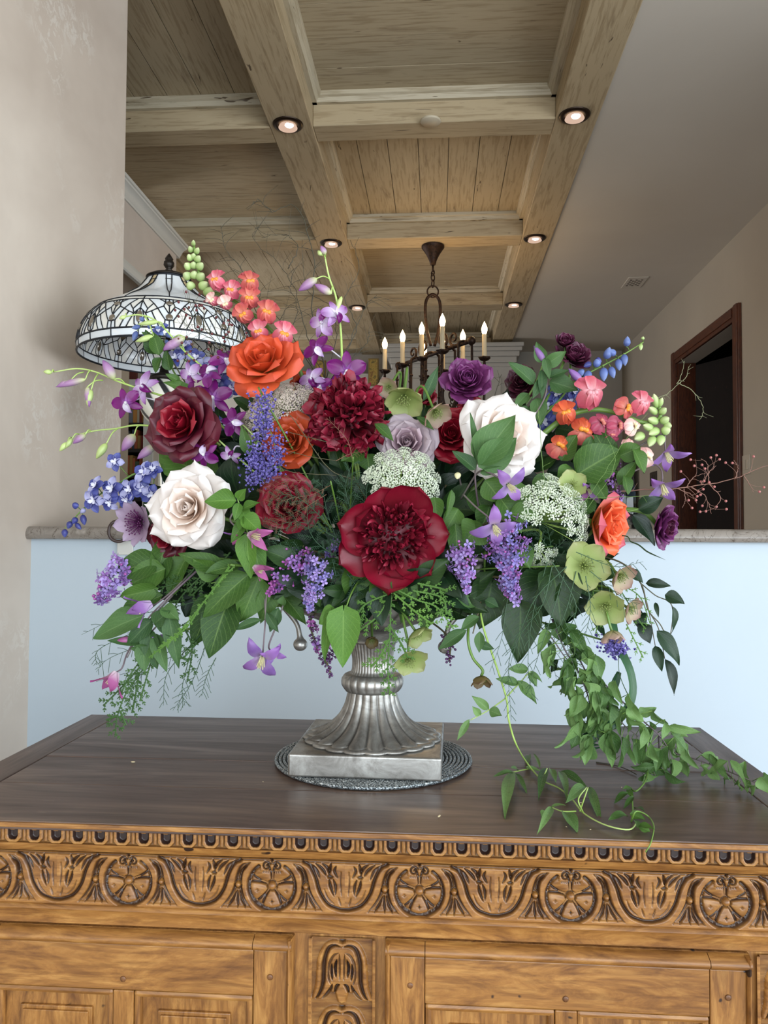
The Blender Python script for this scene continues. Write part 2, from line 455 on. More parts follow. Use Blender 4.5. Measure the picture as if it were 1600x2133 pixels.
# downlights
M_BRZ = simple('dark_bronze', '33261c', 0.35, 0.7)
def emis(name, col, st):
    t = NT(name); t.set('000000', 1.0); t.b.inputs['Emission Color'].default_value = lin(col); t.b.inputs['Emission Strength'].default_value = st; return t.m
M_LENS = emis('downlight_glow', 'f3cdb4', 0.75); M_BULBIN = emis('downlight_bulb', 'fff4e6', 9.0); M_REFL = simple('downlight_reflector', 'd9c8b8', 0.35, 0.2)
ring = MB().lathe([(0.044, 0.004), (0.046, -0.004), (0.054, -0.008), (0.070, -0.006), (0.074, -0.001), (0.074, 0.004)], 32, cap=False).mesh('ring', M_BRZ)
cone = MB().lathe([(0.046, 0.0), (0.040, 0.012), (0.032, 0.016), (0.0005, 0.016)], 24, cap=False).mesh('cone', M_LENS)
bulb = MB().ball((0, 0, 0), 0.022, 12, 6, 0.35).mesh('bulb', M_BULBIN)
dl = [(600, 259, 'near the camera on the left beam, above the orchid spray'), (1197, 240, 'nearest the camera on the right beam'),
      (690, 506, 'second along the left beam, above the purple orchid tip'), (1114, 496, 'second along the right beam'),
      (744, 640, 'third along the left beam, behind curly twigs'), (1070, 634, 'third along the right beam, above the dark ranunculus')]
for i, (px, py, wh) in enumerate(dl):
    p = PZ(px, py, ZB)
    t = thing('downlight', 'round bronze rimmed recessed downlight, ' + wh, 'ceiling light', p - Vector((0, 0, 0.001)), 'recessed downlights in the beams')
    put('rim', ring, t); put('reflector', cone, t, Matrix.Translation((0, 0, -0.017))); put('bulb', bulb, t, Matrix.Translation((0.006, 0.0, -0.004)))
    l = bpy.data.lights.new('downlight_lamp', 'SPOT'); l.energy = 5; l.color = (1, 0.86, 0.7); l.spot_size = math.radians(95); l.spot_blend = 0.7; l.shadow_soft_size = 0.04
    lo = bpy.data.objects.new('downlight_lamp', l); COL.objects.link(lo); lo.parent = t; lo.location = (0, 0, -0.03)
# round sensor cover on the cross beam
p = PZ(897, 252, ZB + 0.001)
t = thing('smoke_detector', 'small round cream cover plate on the nearest cross beam', 'detector', p)
put('cover', MB().lathe([(0.048, 0.003), (0.050, -0.004), (0.046, -0.008), (0.001, -0.009)], 32, cap=False).mesh('c'), t, None, simple('cream_plastic', 'c9bda4', 0.5))
# ceiling register
p = PZ(1322, 588, ZB + 0.012)
t = thing('ceiling_vent', 'small square pierced air vent in the flat painted ceiling', 'vent', p)
put('plate', boxmesh(-0.075, 0.075, -0.13, 0.13, -0.006, 0.0), t, None, M_CEILP); bev(t.children[0], 0.002)
b = MB()
for i in range(5):
    for j in range(7):
        if (i + j) % 2 == 0: b.box(-0.052 + i * 0.021, -0.036 + i * 0.021, -0.078 + j * 0.022, -0.062 + j * 0.022, -0.0068, -0.0055)
put('slot', b.mesh('slots', smooth=False), t, None, M_GAP, 'dark slots in the vent plate')

# ------------------------------------------------------------------ far end of the room
M_WCAB = simple('white_cabinet_paint', 'b4b2ac', 0.5)
hd = thing('range_hood', 'tall white painted hood with crown moulding on the far wall behind the chandelier', 'hood', (0, 8.05, 0))
x0, x1 = PY(822, 730, 8.05).x, PY(1064, 730, 8.05).x
bev(put('body', boxmesh(x0, x1, -0.25, 0.24, 2.0, 3.26), hd, None, M_WCAB), 0.004)
def frustum(x0, x1, y0, y1, levels):
    b = MB()
    for (e, z0, z1) in levels: b.box(x0 - e, x1 + e, y0 - e, y1, z0, z1)
    return b
bev(put('crown', frustum(x0, x1, -0.25, 0.24, [(0.02, 3.06, 3.10), (0.035, 3.10, 3.16), (0.06, 3.16, 3.21), (0.085, 3.21, 3.25), (0.10, 3.25, 3.29)]).mesh('c', smooth=False), hd, None, M_WCAB), 0.008)
bev(put('panel', boxmesh(x0 + 0.12, x1 - 0.12, -0.262, -0.25, 2.3, 2.95), hd, None, M_WCAB), 0.006)
bev(put('shelf', boxmesh(x0 - 0.05, x1 + 0.05, -0.31, 0.24, 1.92, 2.0), hd, None, M_WCAB), 0.006)
for sx, xx in ((1, x0), (-1, x1)):
    pr = [(0, 3.05)] + [(0.16 * math.sin(a) * 1.0, 3.05 - 0.16 * (1 - math.cos(a)) * 1.4) for a in [k * math.pi / 16 for k in range(1, 9)]] + [(0, 2.7)]
    b = MB().prism([(xx - sx * (a), z) for a, z in pr], -0.22, 0.2, 'y')
    put('bracket', b.mesh('br', smooth=True, angle=30), hd, None, M_WCAB)
# cabinet run left of the hood
kc = thing('kitchen_cabinet', 'pale grey wall cabinet run on the far wall left of the hood', 'cabinet', (0, 8.1, 0))
xa = PY(600, 760, 8.1).x
bev(put('body', boxmesh(xa - 1.2, x0 - 0.17, -0.1, 0.19, 1.6, 3.05), kc, None, M_WCAB), 0.004)
for i in range(5):
    a = xa - 1.15 + i * 0.48
    if a + 0.44 < x0 - 0.17: bev(put('door', boxmesh(a, a + 0.44, -0.118, -0.1, 1.65, 3.0), kc, None, M_WCAB), 0.006)
M_GOLD = NT('gilt_frame').set('7a6534', 0.5).m
def pict():
    t = NT('small_painting'); a = t.noise(t.coord('Object', (1, 1, 1)), 16, 4)
    t.set(t.ramp(a, [(0.35, '3d3a22'), (0.5, 'a58a3f'), (0.65, '6e4a25')]), 0.6); return t.m
M_PIC = pict()
for (px, py, lb) in ((668, 776, 'left one behind the peony'), (778, 772, 'right one beside the chandelier candles')):
    p = PY(px, py, 7.96)
    t = thing('picture', 'small gilt framed ochre picture on the far cabinets, ' + lb, 'picture', p)
    bev(put('frame', boxmesh(-0.055, 0.055, 0, 0.02, -0.16, 0.13), t, None, M_GOLD), 0.004)
    put('canvas', boxmesh(-0.042, 0.042, -0.004, 0.002, -0.145, 0.115), t, None, M_PIC)

# bookcase seen at far left behind the lamp
bx0, bx1, by = PY(196, 900, 5.5).x, PY(345, 900, 5.5).x, 5.5
bc = thing('bookcase', 'tall dark recessed bookcase with white columns and cornice at far left', 'bookcase', (0, by, 0))
put('back', boxmesh(bx0 - 0.3, bx1, 0.30, 0.34, 0, 2.36), bc, None, simple('dark_shelf_wood', '1c1713', 0.6))
xi0, xi1 = bx0 - 0.2, PY(300, 900, 5.5).x
bev(put('column', boxmesh(xi1, PY(322, 900, 5.5).x, -0.02, 0.3, 0, 2.34), bc, None, M_WHITE), 0.006)
bev(put('column', boxmesh(xi0 - 0.1, xi0, -0.02, 0.3, 0, 2.34), bc, None, M_WHITE), 0.006)
cz = PY(280, 826, 5.5).z; cz1 = PY(280, 798, 5.5).z
bev(put('cornice', MB().box(xi0 - 0.1, xi1 + 0.12, -0.03, 0.3, cz, cz + 0.035).box(xi0 - 0.14, xi1 + 0.16, -0.07, 0.3, cz + 0.035, cz + 0.065).box(xi0 - 0.18, xi1 + 0.2, -0.10, 0.3, cz + 0.065, cz1 + 0.01).mesh('c', smooth=False), bc, None, M_WHITE), 0.008)
M_SH = bpy.data.materials['dark_shelf_wood']
zs = [PY(250, y, by).z for y in (884, 938, 992, 1040)]
for z in zs: put('shelf', boxmesh(xi0, xi1, 0.0, 0.3, z - 0.012, z + 0.012), bc, None, M_SH)
random.seed(8)
bcols = ['7a2f24', '8a6a35', '2d3c4f', 'a59c86', '3b4a34', '5b2030', 'b07a3d', '6b6f77', '934b2c', '41413d']
bmesh_cache = {}
ORD = 'first second third fourth fifth sixth seventh eighth ninth tenth eleventh twelfth thirteenth fourteenth fifteenth sixteenth seventeenth eighteenth nineteenth twentieth'.split()
BCN = dict(zip(bcols, ['brick red', 'tan', 'slate blue', 'cream', 'olive green', 'wine red', 'ochre', 'grey', 'rust orange', 'charcoal']))
for si, z in enumerate(zs):
    x = xi1 - 0.012
    k = 0
    while x > PY(214, 900, by).x:
        wd = random.choice((0.018, 0.024, 0.032)); h = random.choice((0.10, 0.125, 0.145))
        c = random.choice(bcols); key = (wd, h)
        if key not in bmesh_cache:
            bmesh_cache[key] = (boxmesh(-wd / 2 + 0.0008, wd / 2 - 0.0008, 0, 0.11, 0, h), boxmesh(-wd / 2 + 0.003, wd / 2 - 0.003, 0.006, 0.106, 0.004, h + 0.0005))
        m = bpy.data.materials.get('book_' + c) or simple('book_' + c, c, 0.6)
        b = put('book', bmesh_cache[key][0], None, Matrix.Translation((x - wd / 2, by + 0.03, z + 0.0125)), m)
        tag(b, '%s book, %s from the right on the %s shelf of the dark bookcase' % (BCN[c], ORD[k], ORD[si]), 'book', 'books on the dark bookcase, %s shelf' % ('first second third fourth'.split()[si]))
        x -= wd; k += 1
# wall above the bookcase with two small hangings
struct('wall_far_recess', boxmesh(-4.5, PY(345, 900, 5.8).x, by + 0.36, by + 0.46, 0, 3.5), M_WALL)
for (px, c, lb) in ((277, '5a2a22', 'narrow dark red wall panel hanging above the bookcase cornice'), (330, '8c6d35', 'narrow ochre wall panel hanging right of the red one')):
    a = PY(px, 783, by + 0.34)
    o = put('wall_hanging', boxmesh(-0.032, 0.032, 0, 0.02, -0.10, 0.30), None, Matrix.Translation(a), simple('hang_' + c, c, 0.7)); bev(o, 0.003)
    tag(o, lb, 'wall hanging')

# ================================================================== CARVED CABINET
CX0, CX1, CY0, CY1, CZ = -0.620, 0.449, 0.845, 1.355, 1.0
WD = ('5f3a1b', '90622f', 'b98a4c')
M_CABX = walnut('honey_walnut_across', 0, *WD, 0.42); M_CABZ = walnut('honey_walnut_upright', 2, *WD, 0.42)
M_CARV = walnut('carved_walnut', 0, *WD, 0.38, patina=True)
M_BODY = walnut('cabinet_side_wood', 2, '4b2e18', '6b4526', '85592f', 0.5)
def topwood(name, ax):
    t = NT(name)
    sc = [11.0] * 3; sc[ax] = 1.3
    g = t.noise(t.coord('Object', tuple(sc)), 1.4, 7, 0.62, 1.6)
    c = t.ramp(g, [(0.28, '3a2a24'), (0.5, '57443b'), (0.74, '75604f')])
    sc2 = [120.0] * 3; sc2[ax] = 7.0
    fine = t.noise(t.coord('Object', tuple(sc2)), 1.0, 2, 0.5, 0.2)
    c = t.mix(0.5, c, t.ramp(fine, [(0.36, (0.55, 0.5, 0.47)), (0.5, (1, 1, 1))]), 'MULTIPLY')
    scr = t.noise(t.coord('Object', (9, 60, 1)), 2.0, 3, 0.6, 2.0)
    c = t.mix(t.math('MULTIPLY', t.ramp(scr, [(0.70, (0, 0, 0)), (0.76, (1, 1, 1))]), 0.35), c, 'a09284')
    r = t.ramp(g, [(0.3, (0.46, 0.46, 0.46)), (0.7, (0.30, 0.30, 0.30))])
    t.set(c, r, Coat_Weight=0.15, Coat_Roughness=0.25); t.bump(fine, 0.10, 0.001); return t.m
M_TOPX, M_TOPY = topwood('dark_table_wood_across', 0), topwood('dark_table_wood_along', 1)
cab = thing('carved_cabinet', 'antique carved walnut sideboard with dark plank top, panelled doors and scrolled frieze', 'cabinet', (0, 0, 0))
def cp(name, b, mat, bv=0.0015, sm=False, label=None, parent=None, ang=None):
    o = put(name, b.mesh(name, smooth=sm, angle=ang) if isinstance(b, MB) else b, parent or cab, None, mat, label)
    if bv: bev(o, bv, 2)
    return o
TH = 0.010
# top: breadboard ends and planks
cp('breadboard_end', MB().box(CX0, CX0 + 0.052, CY0, CY1, CZ - TH, CZ), M_TOPY)
cp('breadboard_end', MB().box(CX1 - 0.052, CX1, CY0, CY1, CZ - TH, CZ), M_TOPY)
ys = [CY0, 0.975, 1.095, 1.232, CY1]
for i in range(4):
    dz = (0, -0.0004, 0.0003, -0.0006)[i]
    cp('top_plank', MB().box(CX0 + 0.0525, CX1 - 0.0525, ys[i] + 0.0006, ys[i + 1] - 0.0006, CZ - TH, CZ + dz), M_TOPX, 0.0012)
cp('top_plank', MB().box(CX0 + 0.01, CX1 - 0.01, CY0 + 0.01, CY1 - 0.01, CZ - TH - 0.008, CZ - TH + 0.002), M_BODY, 0, label='underlayer of the cabinet top')
# light worn front lip
cp('front_lip', MB().box(CX0, CX1, CY0 - 0.0025, CY0 + 0.004, CZ - 0.0065, CZ - 0.0012), M_CABX, 0.0012, label='worn light front edge of the top')

YF = CY0 + 0.004      # face plane of the gadroon row
# ---- height field helper: fn(U,V)->(height, patina); plane x-z, proud towards -y
def relief(w, h, nu, nv, fn, depth, name, mat=None):
    u = np.linspace(0, 1, nu + 1); v = np.linspace(0, 1, nv + 1); U, V = np.meshgrid(u, v)
    H, P = fn(U * w, V * h)
    X = U * w; Z = -V * h; Y = -H * depth
    vs = np.stack([X, Y, Z], -1).reshape(-1, 3)
    W = nu + 1
    i = np.arange(nu)[None, :] + (np.arange(nv) * W)[:, None]; i = i.ravel()
    fs = np.stack([i, i + W, i + W + 1, i + 1], -1)
    me = bpy.data.meshes.new(name); me.vertices.add(len(vs)); me.vertices.foreach_set('co', vs.astype(np.float32).ravel())
    me.loops.add(len(fs) * 4); me.loops.foreach_set('vertex_index', fs.astype(np.int32).ravel())
    me.polygons.add(len(fs)); me.polygons.foreach_set('loop_start', np.arange(0, len(fs) * 4, 4, dtype=np.int32))
    me.polygons.foreach_set('loop_total', np.full(len(fs), 4, dtype=np.int32))
    me.update(calc_edges=True)
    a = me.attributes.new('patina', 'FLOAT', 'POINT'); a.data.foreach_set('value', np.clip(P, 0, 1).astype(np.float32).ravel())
    me.polygons.foreach_set('use_smooth', [True] * len(me.polygons))
    me.materials.append(mat or M_CARV)
    return me
def segd(X, Y, pts, taper=None):
    """distance field to a polyline and the parameter of the closest point"""
    D = np.full(X.shape, 1e9); T = np.zeros(X.shape); n = len(pts) - 1
    for k in range(n):
        ax, ay = pts[k]; bx, by = pts[k + 1]; dx, dy = bx - ax, by - ay
        t = np.clip(((X - ax) * dx + (Y - ay) * dy) / (dx * dx + dy * dy + 1e-12), 0, 1)
        d = np.hypot(X - ax - t * dx, Y - ay - t * dy); m = d < D
        D[m] = d[m]; T[m] = (k + t[m]) / n
    return D, T
def inpoly(X, Y, pts):
    r = np.zeros(X.shape, bool); n = len(pts); j = n - 1
    for i in range(n):
        xi, yi = pts[i]; xj, yj = pts[j]
        c = ((yi > Y) != (yj > Y)) & (X < (xj - xi) * (Y - yi) / (yj - yi + 1e-12) + xi)
        r ^= c; j = i
    return r
def smooth2(pts, n=24): return [(p[0], p[1]) for p in bez([(a, b, 0) for a, b in pts], n)]
class Carve:
    def __init__(s, X, Y): s.X, s.Y = X, Y; s.H = np.ones(X.shape); s.P = np.zeros(X.shape)
    def groove(s, pts, w, d, tap=False, pat=0.9):
        D, T = segd(s.X, s.Y, pts)
        ww = w * 1.25 * (np.sin(np.pi * np.clip(T, 0.02, 0.98)) ** 0.6 if tap else 1.0)
        g = np.clip(1 - D / ww, 0, 1); g = g ** 0.8
        s.H -= g * d; s.P = np.maximum(s.P, np.clip(g * 1.9 - 0.2, 0, 1) * pat); return s
    def ribs(s, pts, w, d):
        D, T = segd(s.X, s.Y, pts); g = np.clip(1 - (D / w) ** 2, 0, 1); s.H += g * d; return s
    def lower(s, pts, d, pat=0.35, soft=0.0012):
        m = inpoly(s.X, s.Y, pts); D, T = segd(s.X, s.Y, pts + [pts[0]])
        g = np.where(m, np.clip(D / soft, 0, 1), 0); s.H -= g * d; s.P = np.maximum(s.P, g * pat); return s
    def bead(s, cx, cy, r, top=1.1):
        d = np.hypot(s.X - cx, s.Y - cy); g = np.clip(1 - abs(d - r * 1.15) / (r * 0.4), 0, 1)
        s.H -= g * 0.5; s.P = np.maximum(s.P, g * 0.9)
        m = d < r; s.H[m] = (0.4 + (top - 0.4) * np.sqrt(np.clip(1 - (d[m] / r) ** 2, 0, 1))); s.P[m] = 0.1; return s

# ---- gadroon row : tongue (U with dark flute) and dart
GP = 0.0252; GH = 0.0185
def gad(X, Z):
    c = Carve(X - GP / 2, Z); x, z = c.X, c.Y
    H = np.full(x.shape, 0.15); P = np.full(x.shape, 0.55)
    # tongue body
    r = 0.0088; bot = 0.0178
    d = np.maximum(np.abs(x) - r, z - bot); d = np.maximum(d, (np.abs(x) + (z - bot) - r + 0.0042) * 0.7)
    m = d < 0; H[m] = 1.0; P[m] = 0.05
    r2 = 0.0059; zb = 0.0153
    d2 = np.where(z > zb - r2, np.hypot(x, (z - (zb - r2))) - r2, np.abs(x) - r2)
    ztop = 0.0022 + 0.0018 * (1 - (x / r2) ** 2)
    m2 = (d2 < 0) & (z > ztop)
    H[m2] = 0.75 - 0.75 * np.clip(-d2[m2] / 0.0022, 0, 1) ; P[m2] = 1.0
    # dart between tongues
    xx = np.minimum(np.abs(x - GP / 2), np.abs(x + GP / 2)); zt = 0.0165
    m3 = (xx < 0.0019) & (z < zt); H[m3] = 0.75 - 0.15 * (xx[m3] / 0.0023); P[m3] = 0.12
    m4 = z < 0.0009; H[m4] = 1.0; P[m4] = 0.1
    m5 = z > 0.0181; H[m5] = 0.1; P[m5] = 0.8
    return H, P
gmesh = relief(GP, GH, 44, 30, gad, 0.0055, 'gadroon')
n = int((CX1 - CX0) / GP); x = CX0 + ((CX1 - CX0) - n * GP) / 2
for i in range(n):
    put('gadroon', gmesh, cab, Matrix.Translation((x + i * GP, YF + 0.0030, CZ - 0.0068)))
ZG = CZ - 0.0068 - GH
# ogee moulding below
pr = [(YF + 0.02, ZG), (YF - 0.001, ZG), (YF - 0.0005, ZG - 0.002), (YF + 0.001, ZG - 0.005), (YF + 0.0035, ZG - 0.008), (YF + 0.004, ZG - 0.009), (YF + 0.0055, ZG - 0.0093), (YF + 0.0065, ZG - 0.0108), (YF + 0.0085, ZG - 0.0115), (YF + 0.02, ZG - 0.0115)]
cp('cornice_moulding', MB().prism(pr, CX0, CX1, 'x'), M_CABX, 0, True, ang=40)
ZF = ZG - 0.0128
cp('crevice_fillet', MB().box(CX0 + 0.008, CX1 - 0.008, YF + 0.0165, YF + 0.03, ZG - 0.0135, ZG - 0.011), M_BODY, 0); FP = 0.1645; FH = 0.0580; YZ = YF + 0.0085
# ---- frieze
def frieze(X, Y):
    X = X - FP / 2; x = X / FP; y = Y / FP          # x -0.5..0.5, y 0..0.352
    c = Carve(x, y); cy = 0.188; R = 0.160; HH = FH / FP
    L = math.pi * 2
    g = 0.0115
    # top & bottom fillets
    c.groove([(-0.6, 0.012), (0.6, 0.012)], 0.006, 0.4, pat=0.7)
    for sx in (-1, 1):
        U = lambda pts: [(sx * a, b) for a, b in smooth2(pts, 36)]
        # leaf field between the rosette band and the U band
        outer = U([(0.145, 0.030), (0.205, 0.055), (0.235, 0.115), (0.250, 0.19), (0.290, 0.27), (0.345, 0.335)])
        inner = U([(0.150, 0.036), (0.195, 0.075), (0.214, 0.14), (0.212, 0.21), (0.185, 0.285), (0.140, 0.335)])
        field = outer + inner[::-1]
        c.lower(field, 0.35, 0.30, 0.008)
        c.groove(outer, g, 0.55, True); c.groove(inner, g, 0.55, True)
        c.groove(U([(0.165, 0.055), (0.210, 0.10), (0.226, 0.16)]), 0.010, 0.45, True)
        c.groove(U([(0.236, 0.225), (0.236, 0.28), (0.232, 0.335)]), 0.010, 0.5, True)
        c.groove(U([(0.243, 0.23), (0.268, 0.285), (0.300, 0.335)]), 0.010, 0.5, True)
        c.groove(U([(0.222, 0.23), (0.208, 0.285), (0.180, 0.335)]), 0.010, 0.5, True)
        c.bead(sx * 0.232, 0.185, 0.020)
        # U band, inner outline of the tulip field
        ub = U([(0.215, 0.018), (0.262, 0.045), (0.300, 0.120), (0.330, 0.215), (0.385, 0.292), (0.46, 0.322), (0.5, 0.326)])
        c.groove(ub, 0.013, 0.7)
        c.groove(U([(0.250, 0.022), (0.300, 0.060), (0.330, 0.120)]), 0.012, 0.45, True)
        c.groove(U([(0.298, 0.022), (0.345, 0.060), (0.372, 0.100)]), 0.012, 0.55, True)
        c.groove(U([(0.340, 0.020), (0.378, 0.050), (0.395, 0.095)]), 0.012, 0.55, True)
        c.groove(U([(0.405, 0.018), (0.398, 0.055), (0.390, 0.095)]), 0.012, 0.55, True)
        c.lower([(sx * a, b) for a, b in [(0.372, 0.105), (0.398, 0.092), (0.425, 0.108), (0.410, 0.125), (0.385, 0.125)]], 0.6, 0.9, 0.006)
        c.groove(U([(0.392, 0.125), (0.400, 0.17), (0.425, 0.235)]), 0.011, 0.6, True)
        c.groove(U([(0.418, 0.120), (0.435, 0.17), (0.436, 0.225)]), 0.010, 0.5, True)
        c.groove(U([(0.440, 0.035), (0.428, 0.070), (0.450, 0.115)]), 0.010, 0.5, True)
        c.groove(U([(0.475, 0.06), (0.470, 0.15), (0.480, 0.24)]), 0.006, 0.3, True, 0.6)
        c.groove(U([(0.36, 0.19), (0.385, 0.25), (0.43, 0.29)]), 0.006, 0.25, True, 0.5)
        c.groove(U([(0.455, 0.24), (0.465, 0.27), (0.475, 0.30)]), 0.006, 0.3, True, 0.5)
        # volutes over the rosette
        vol = []
        for k in range(26):
            a = k / 25 * 2.4 * math.pi; r = 0.030 * (1 - k / 30)
            vol.append((sx * (0.036 - r * math.cos(a + 0.5)), 0.052 - r * math.sin(a + 0.5)))
        c.groove(vol, 0.0075, 0.55)
        c.ribs([(sx * 0.036, 0.052), (sx * 0.038, 0.055)], 0.012, 0.2)
    c.lower([(-0.012, 0.0), (0.012, 0.0), (0.004, 0.040), (-0.004, 0.040)], 0.5, 0.9, 0.004)
    # rosette
    d = np.hypot(x, y - cy); th = np.arctan2(x, y - cy)
    m = d < R * 0.96
    top = (y < cy - 0.085)
    lob = np.abs(np.cos(2.5 * th))
    Hr = 0.45 + 0.40 * lob * np.clip(d / R, 0, 1) - 0.25 * np.clip((d / R - 0.8) / 0.2, 0, 1)
    Hr = np.where(d < R, Hr, 1)
    mm = m & ~((y < 0.085) & (np.abs(x) < 0.075))
    c.H[mm] = Hr[mm]; c.P[mm] = 0.12
    for k in range(5):
        a0 = math.pi / 5 * (2 * k + 1)
        for off in (-0.16, 0.16):
            ln = [(math.sin(a0 + off * (0.25 + 0.9 * t * t)) * R * t, cy + math.cos(a0 + off * (0.25 + 0.9 * t * t)) * R * t) for t in np.linspace(0.18, 0.95, 8)]
            c.groove(ln, 0.009, 0.45, False, 0.95)
    for k in (0, 1, 4):
        a0 = 2 * math.pi / 5 * k
        px, pz = math.sin(a0) * R * 0.66, cy + math.cos(a0) * R * 0.66
        q = np.abs((x - px)) ** 0.6 + np.abs((y - pz)) ** 0.6; s = np.clip(1 - q / 0.10, 0, 1)
        c.H -= s * 0.5; c.P = np.maximum(c.P, s * 0.9)
    circ = [(R * math.sin(a), cy + R * math.cos(a)) for a in np.linspace(-2.55, 2.55, 50)]
    c.groove(circ, 0.013, 0.75)
    c.bead(0, cy, 0.027, 1.05)
    # fine saw of tool marks under the volutes
    for k in range(-4, 5):
        c.groove([(k * 0.013, 0.088 - abs(k) * 0.002), (k * 0.015, 0.112 - abs(k) * 0.003)], 0.0045, 0.3, True, 0.6)
    return np.clip(c.H, 0.0, 1.15), c.P
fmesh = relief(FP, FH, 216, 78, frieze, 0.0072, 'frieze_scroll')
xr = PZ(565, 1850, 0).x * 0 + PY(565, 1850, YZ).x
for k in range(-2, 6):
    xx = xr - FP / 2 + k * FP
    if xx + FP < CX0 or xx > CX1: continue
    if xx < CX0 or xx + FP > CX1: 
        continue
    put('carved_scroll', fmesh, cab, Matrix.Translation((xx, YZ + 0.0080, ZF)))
    xlast = xx + FP
    if k == -2 or 'xfirst' not in globals(): xfirst = xx
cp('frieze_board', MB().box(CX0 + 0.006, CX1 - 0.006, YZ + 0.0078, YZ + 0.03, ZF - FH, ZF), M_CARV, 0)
for a0, a1 in ((CX0 + 0.006, xfirst), (xlast, CX1 - 0.006)):
    if a1 - a0 > 0.004: cp('frieze_end', MB().box(a0, a1, YZ + 0.001, YZ + 0.01, ZF - FH, ZF), M_CABX, 0.001)
ZR = ZF - FH
pr = [(YZ + 0.03, ZR), (YZ, ZR), (YZ - 0.002, ZR - 0.001), (YZ - 0.0035, ZR - 0.004), (YZ - 0.0015, ZR - 0.008), (YZ - 0.001, ZR - 0.0205), (YZ + 0.002, ZR - 0.0225), (YZ + 0.03, ZR - 0.0225)]
cp('rail_moulding', MB().prism(pr, CX0 + 0.004, CX1 - 0.004, 'x'), M_CABX, 0, True, ang=40)
ZT = ZR - 0.0225        # top of doors
# carcass
cp('carcass', MB().box(CX0 + 0.012, CX1 - 0.012, YZ + 0.012, CY1 - 0.012, 0.08, CZ - 0.018), M_BODY, 0.003)
cp('face_frame', MB().box(CX0 + 0.01, CX1 - 0.01, YZ + 0.006, YZ + 0.014, 0.08, ZT), M_CABZ, 0)
for sx in (CX0 + 0.03, CX1 - 0.09):
    for yy in (YZ + 0.02, CY1 - 0.08): cp('foot', MB().lathe([(0.02, 0.0), (0.034, 0.01), (0.038, 0.04), (0.03, 0.07), (0.034, 0.085)], 16, (sx + 0.03, yy + 0.03)), M_BODY, 0, True)
cp('plinth', MB().box(CX0 + 0.004, CX1 - 0.004, YZ, CY1 - 0.01, 0.07, 0.11), M_CABX, 0.004)
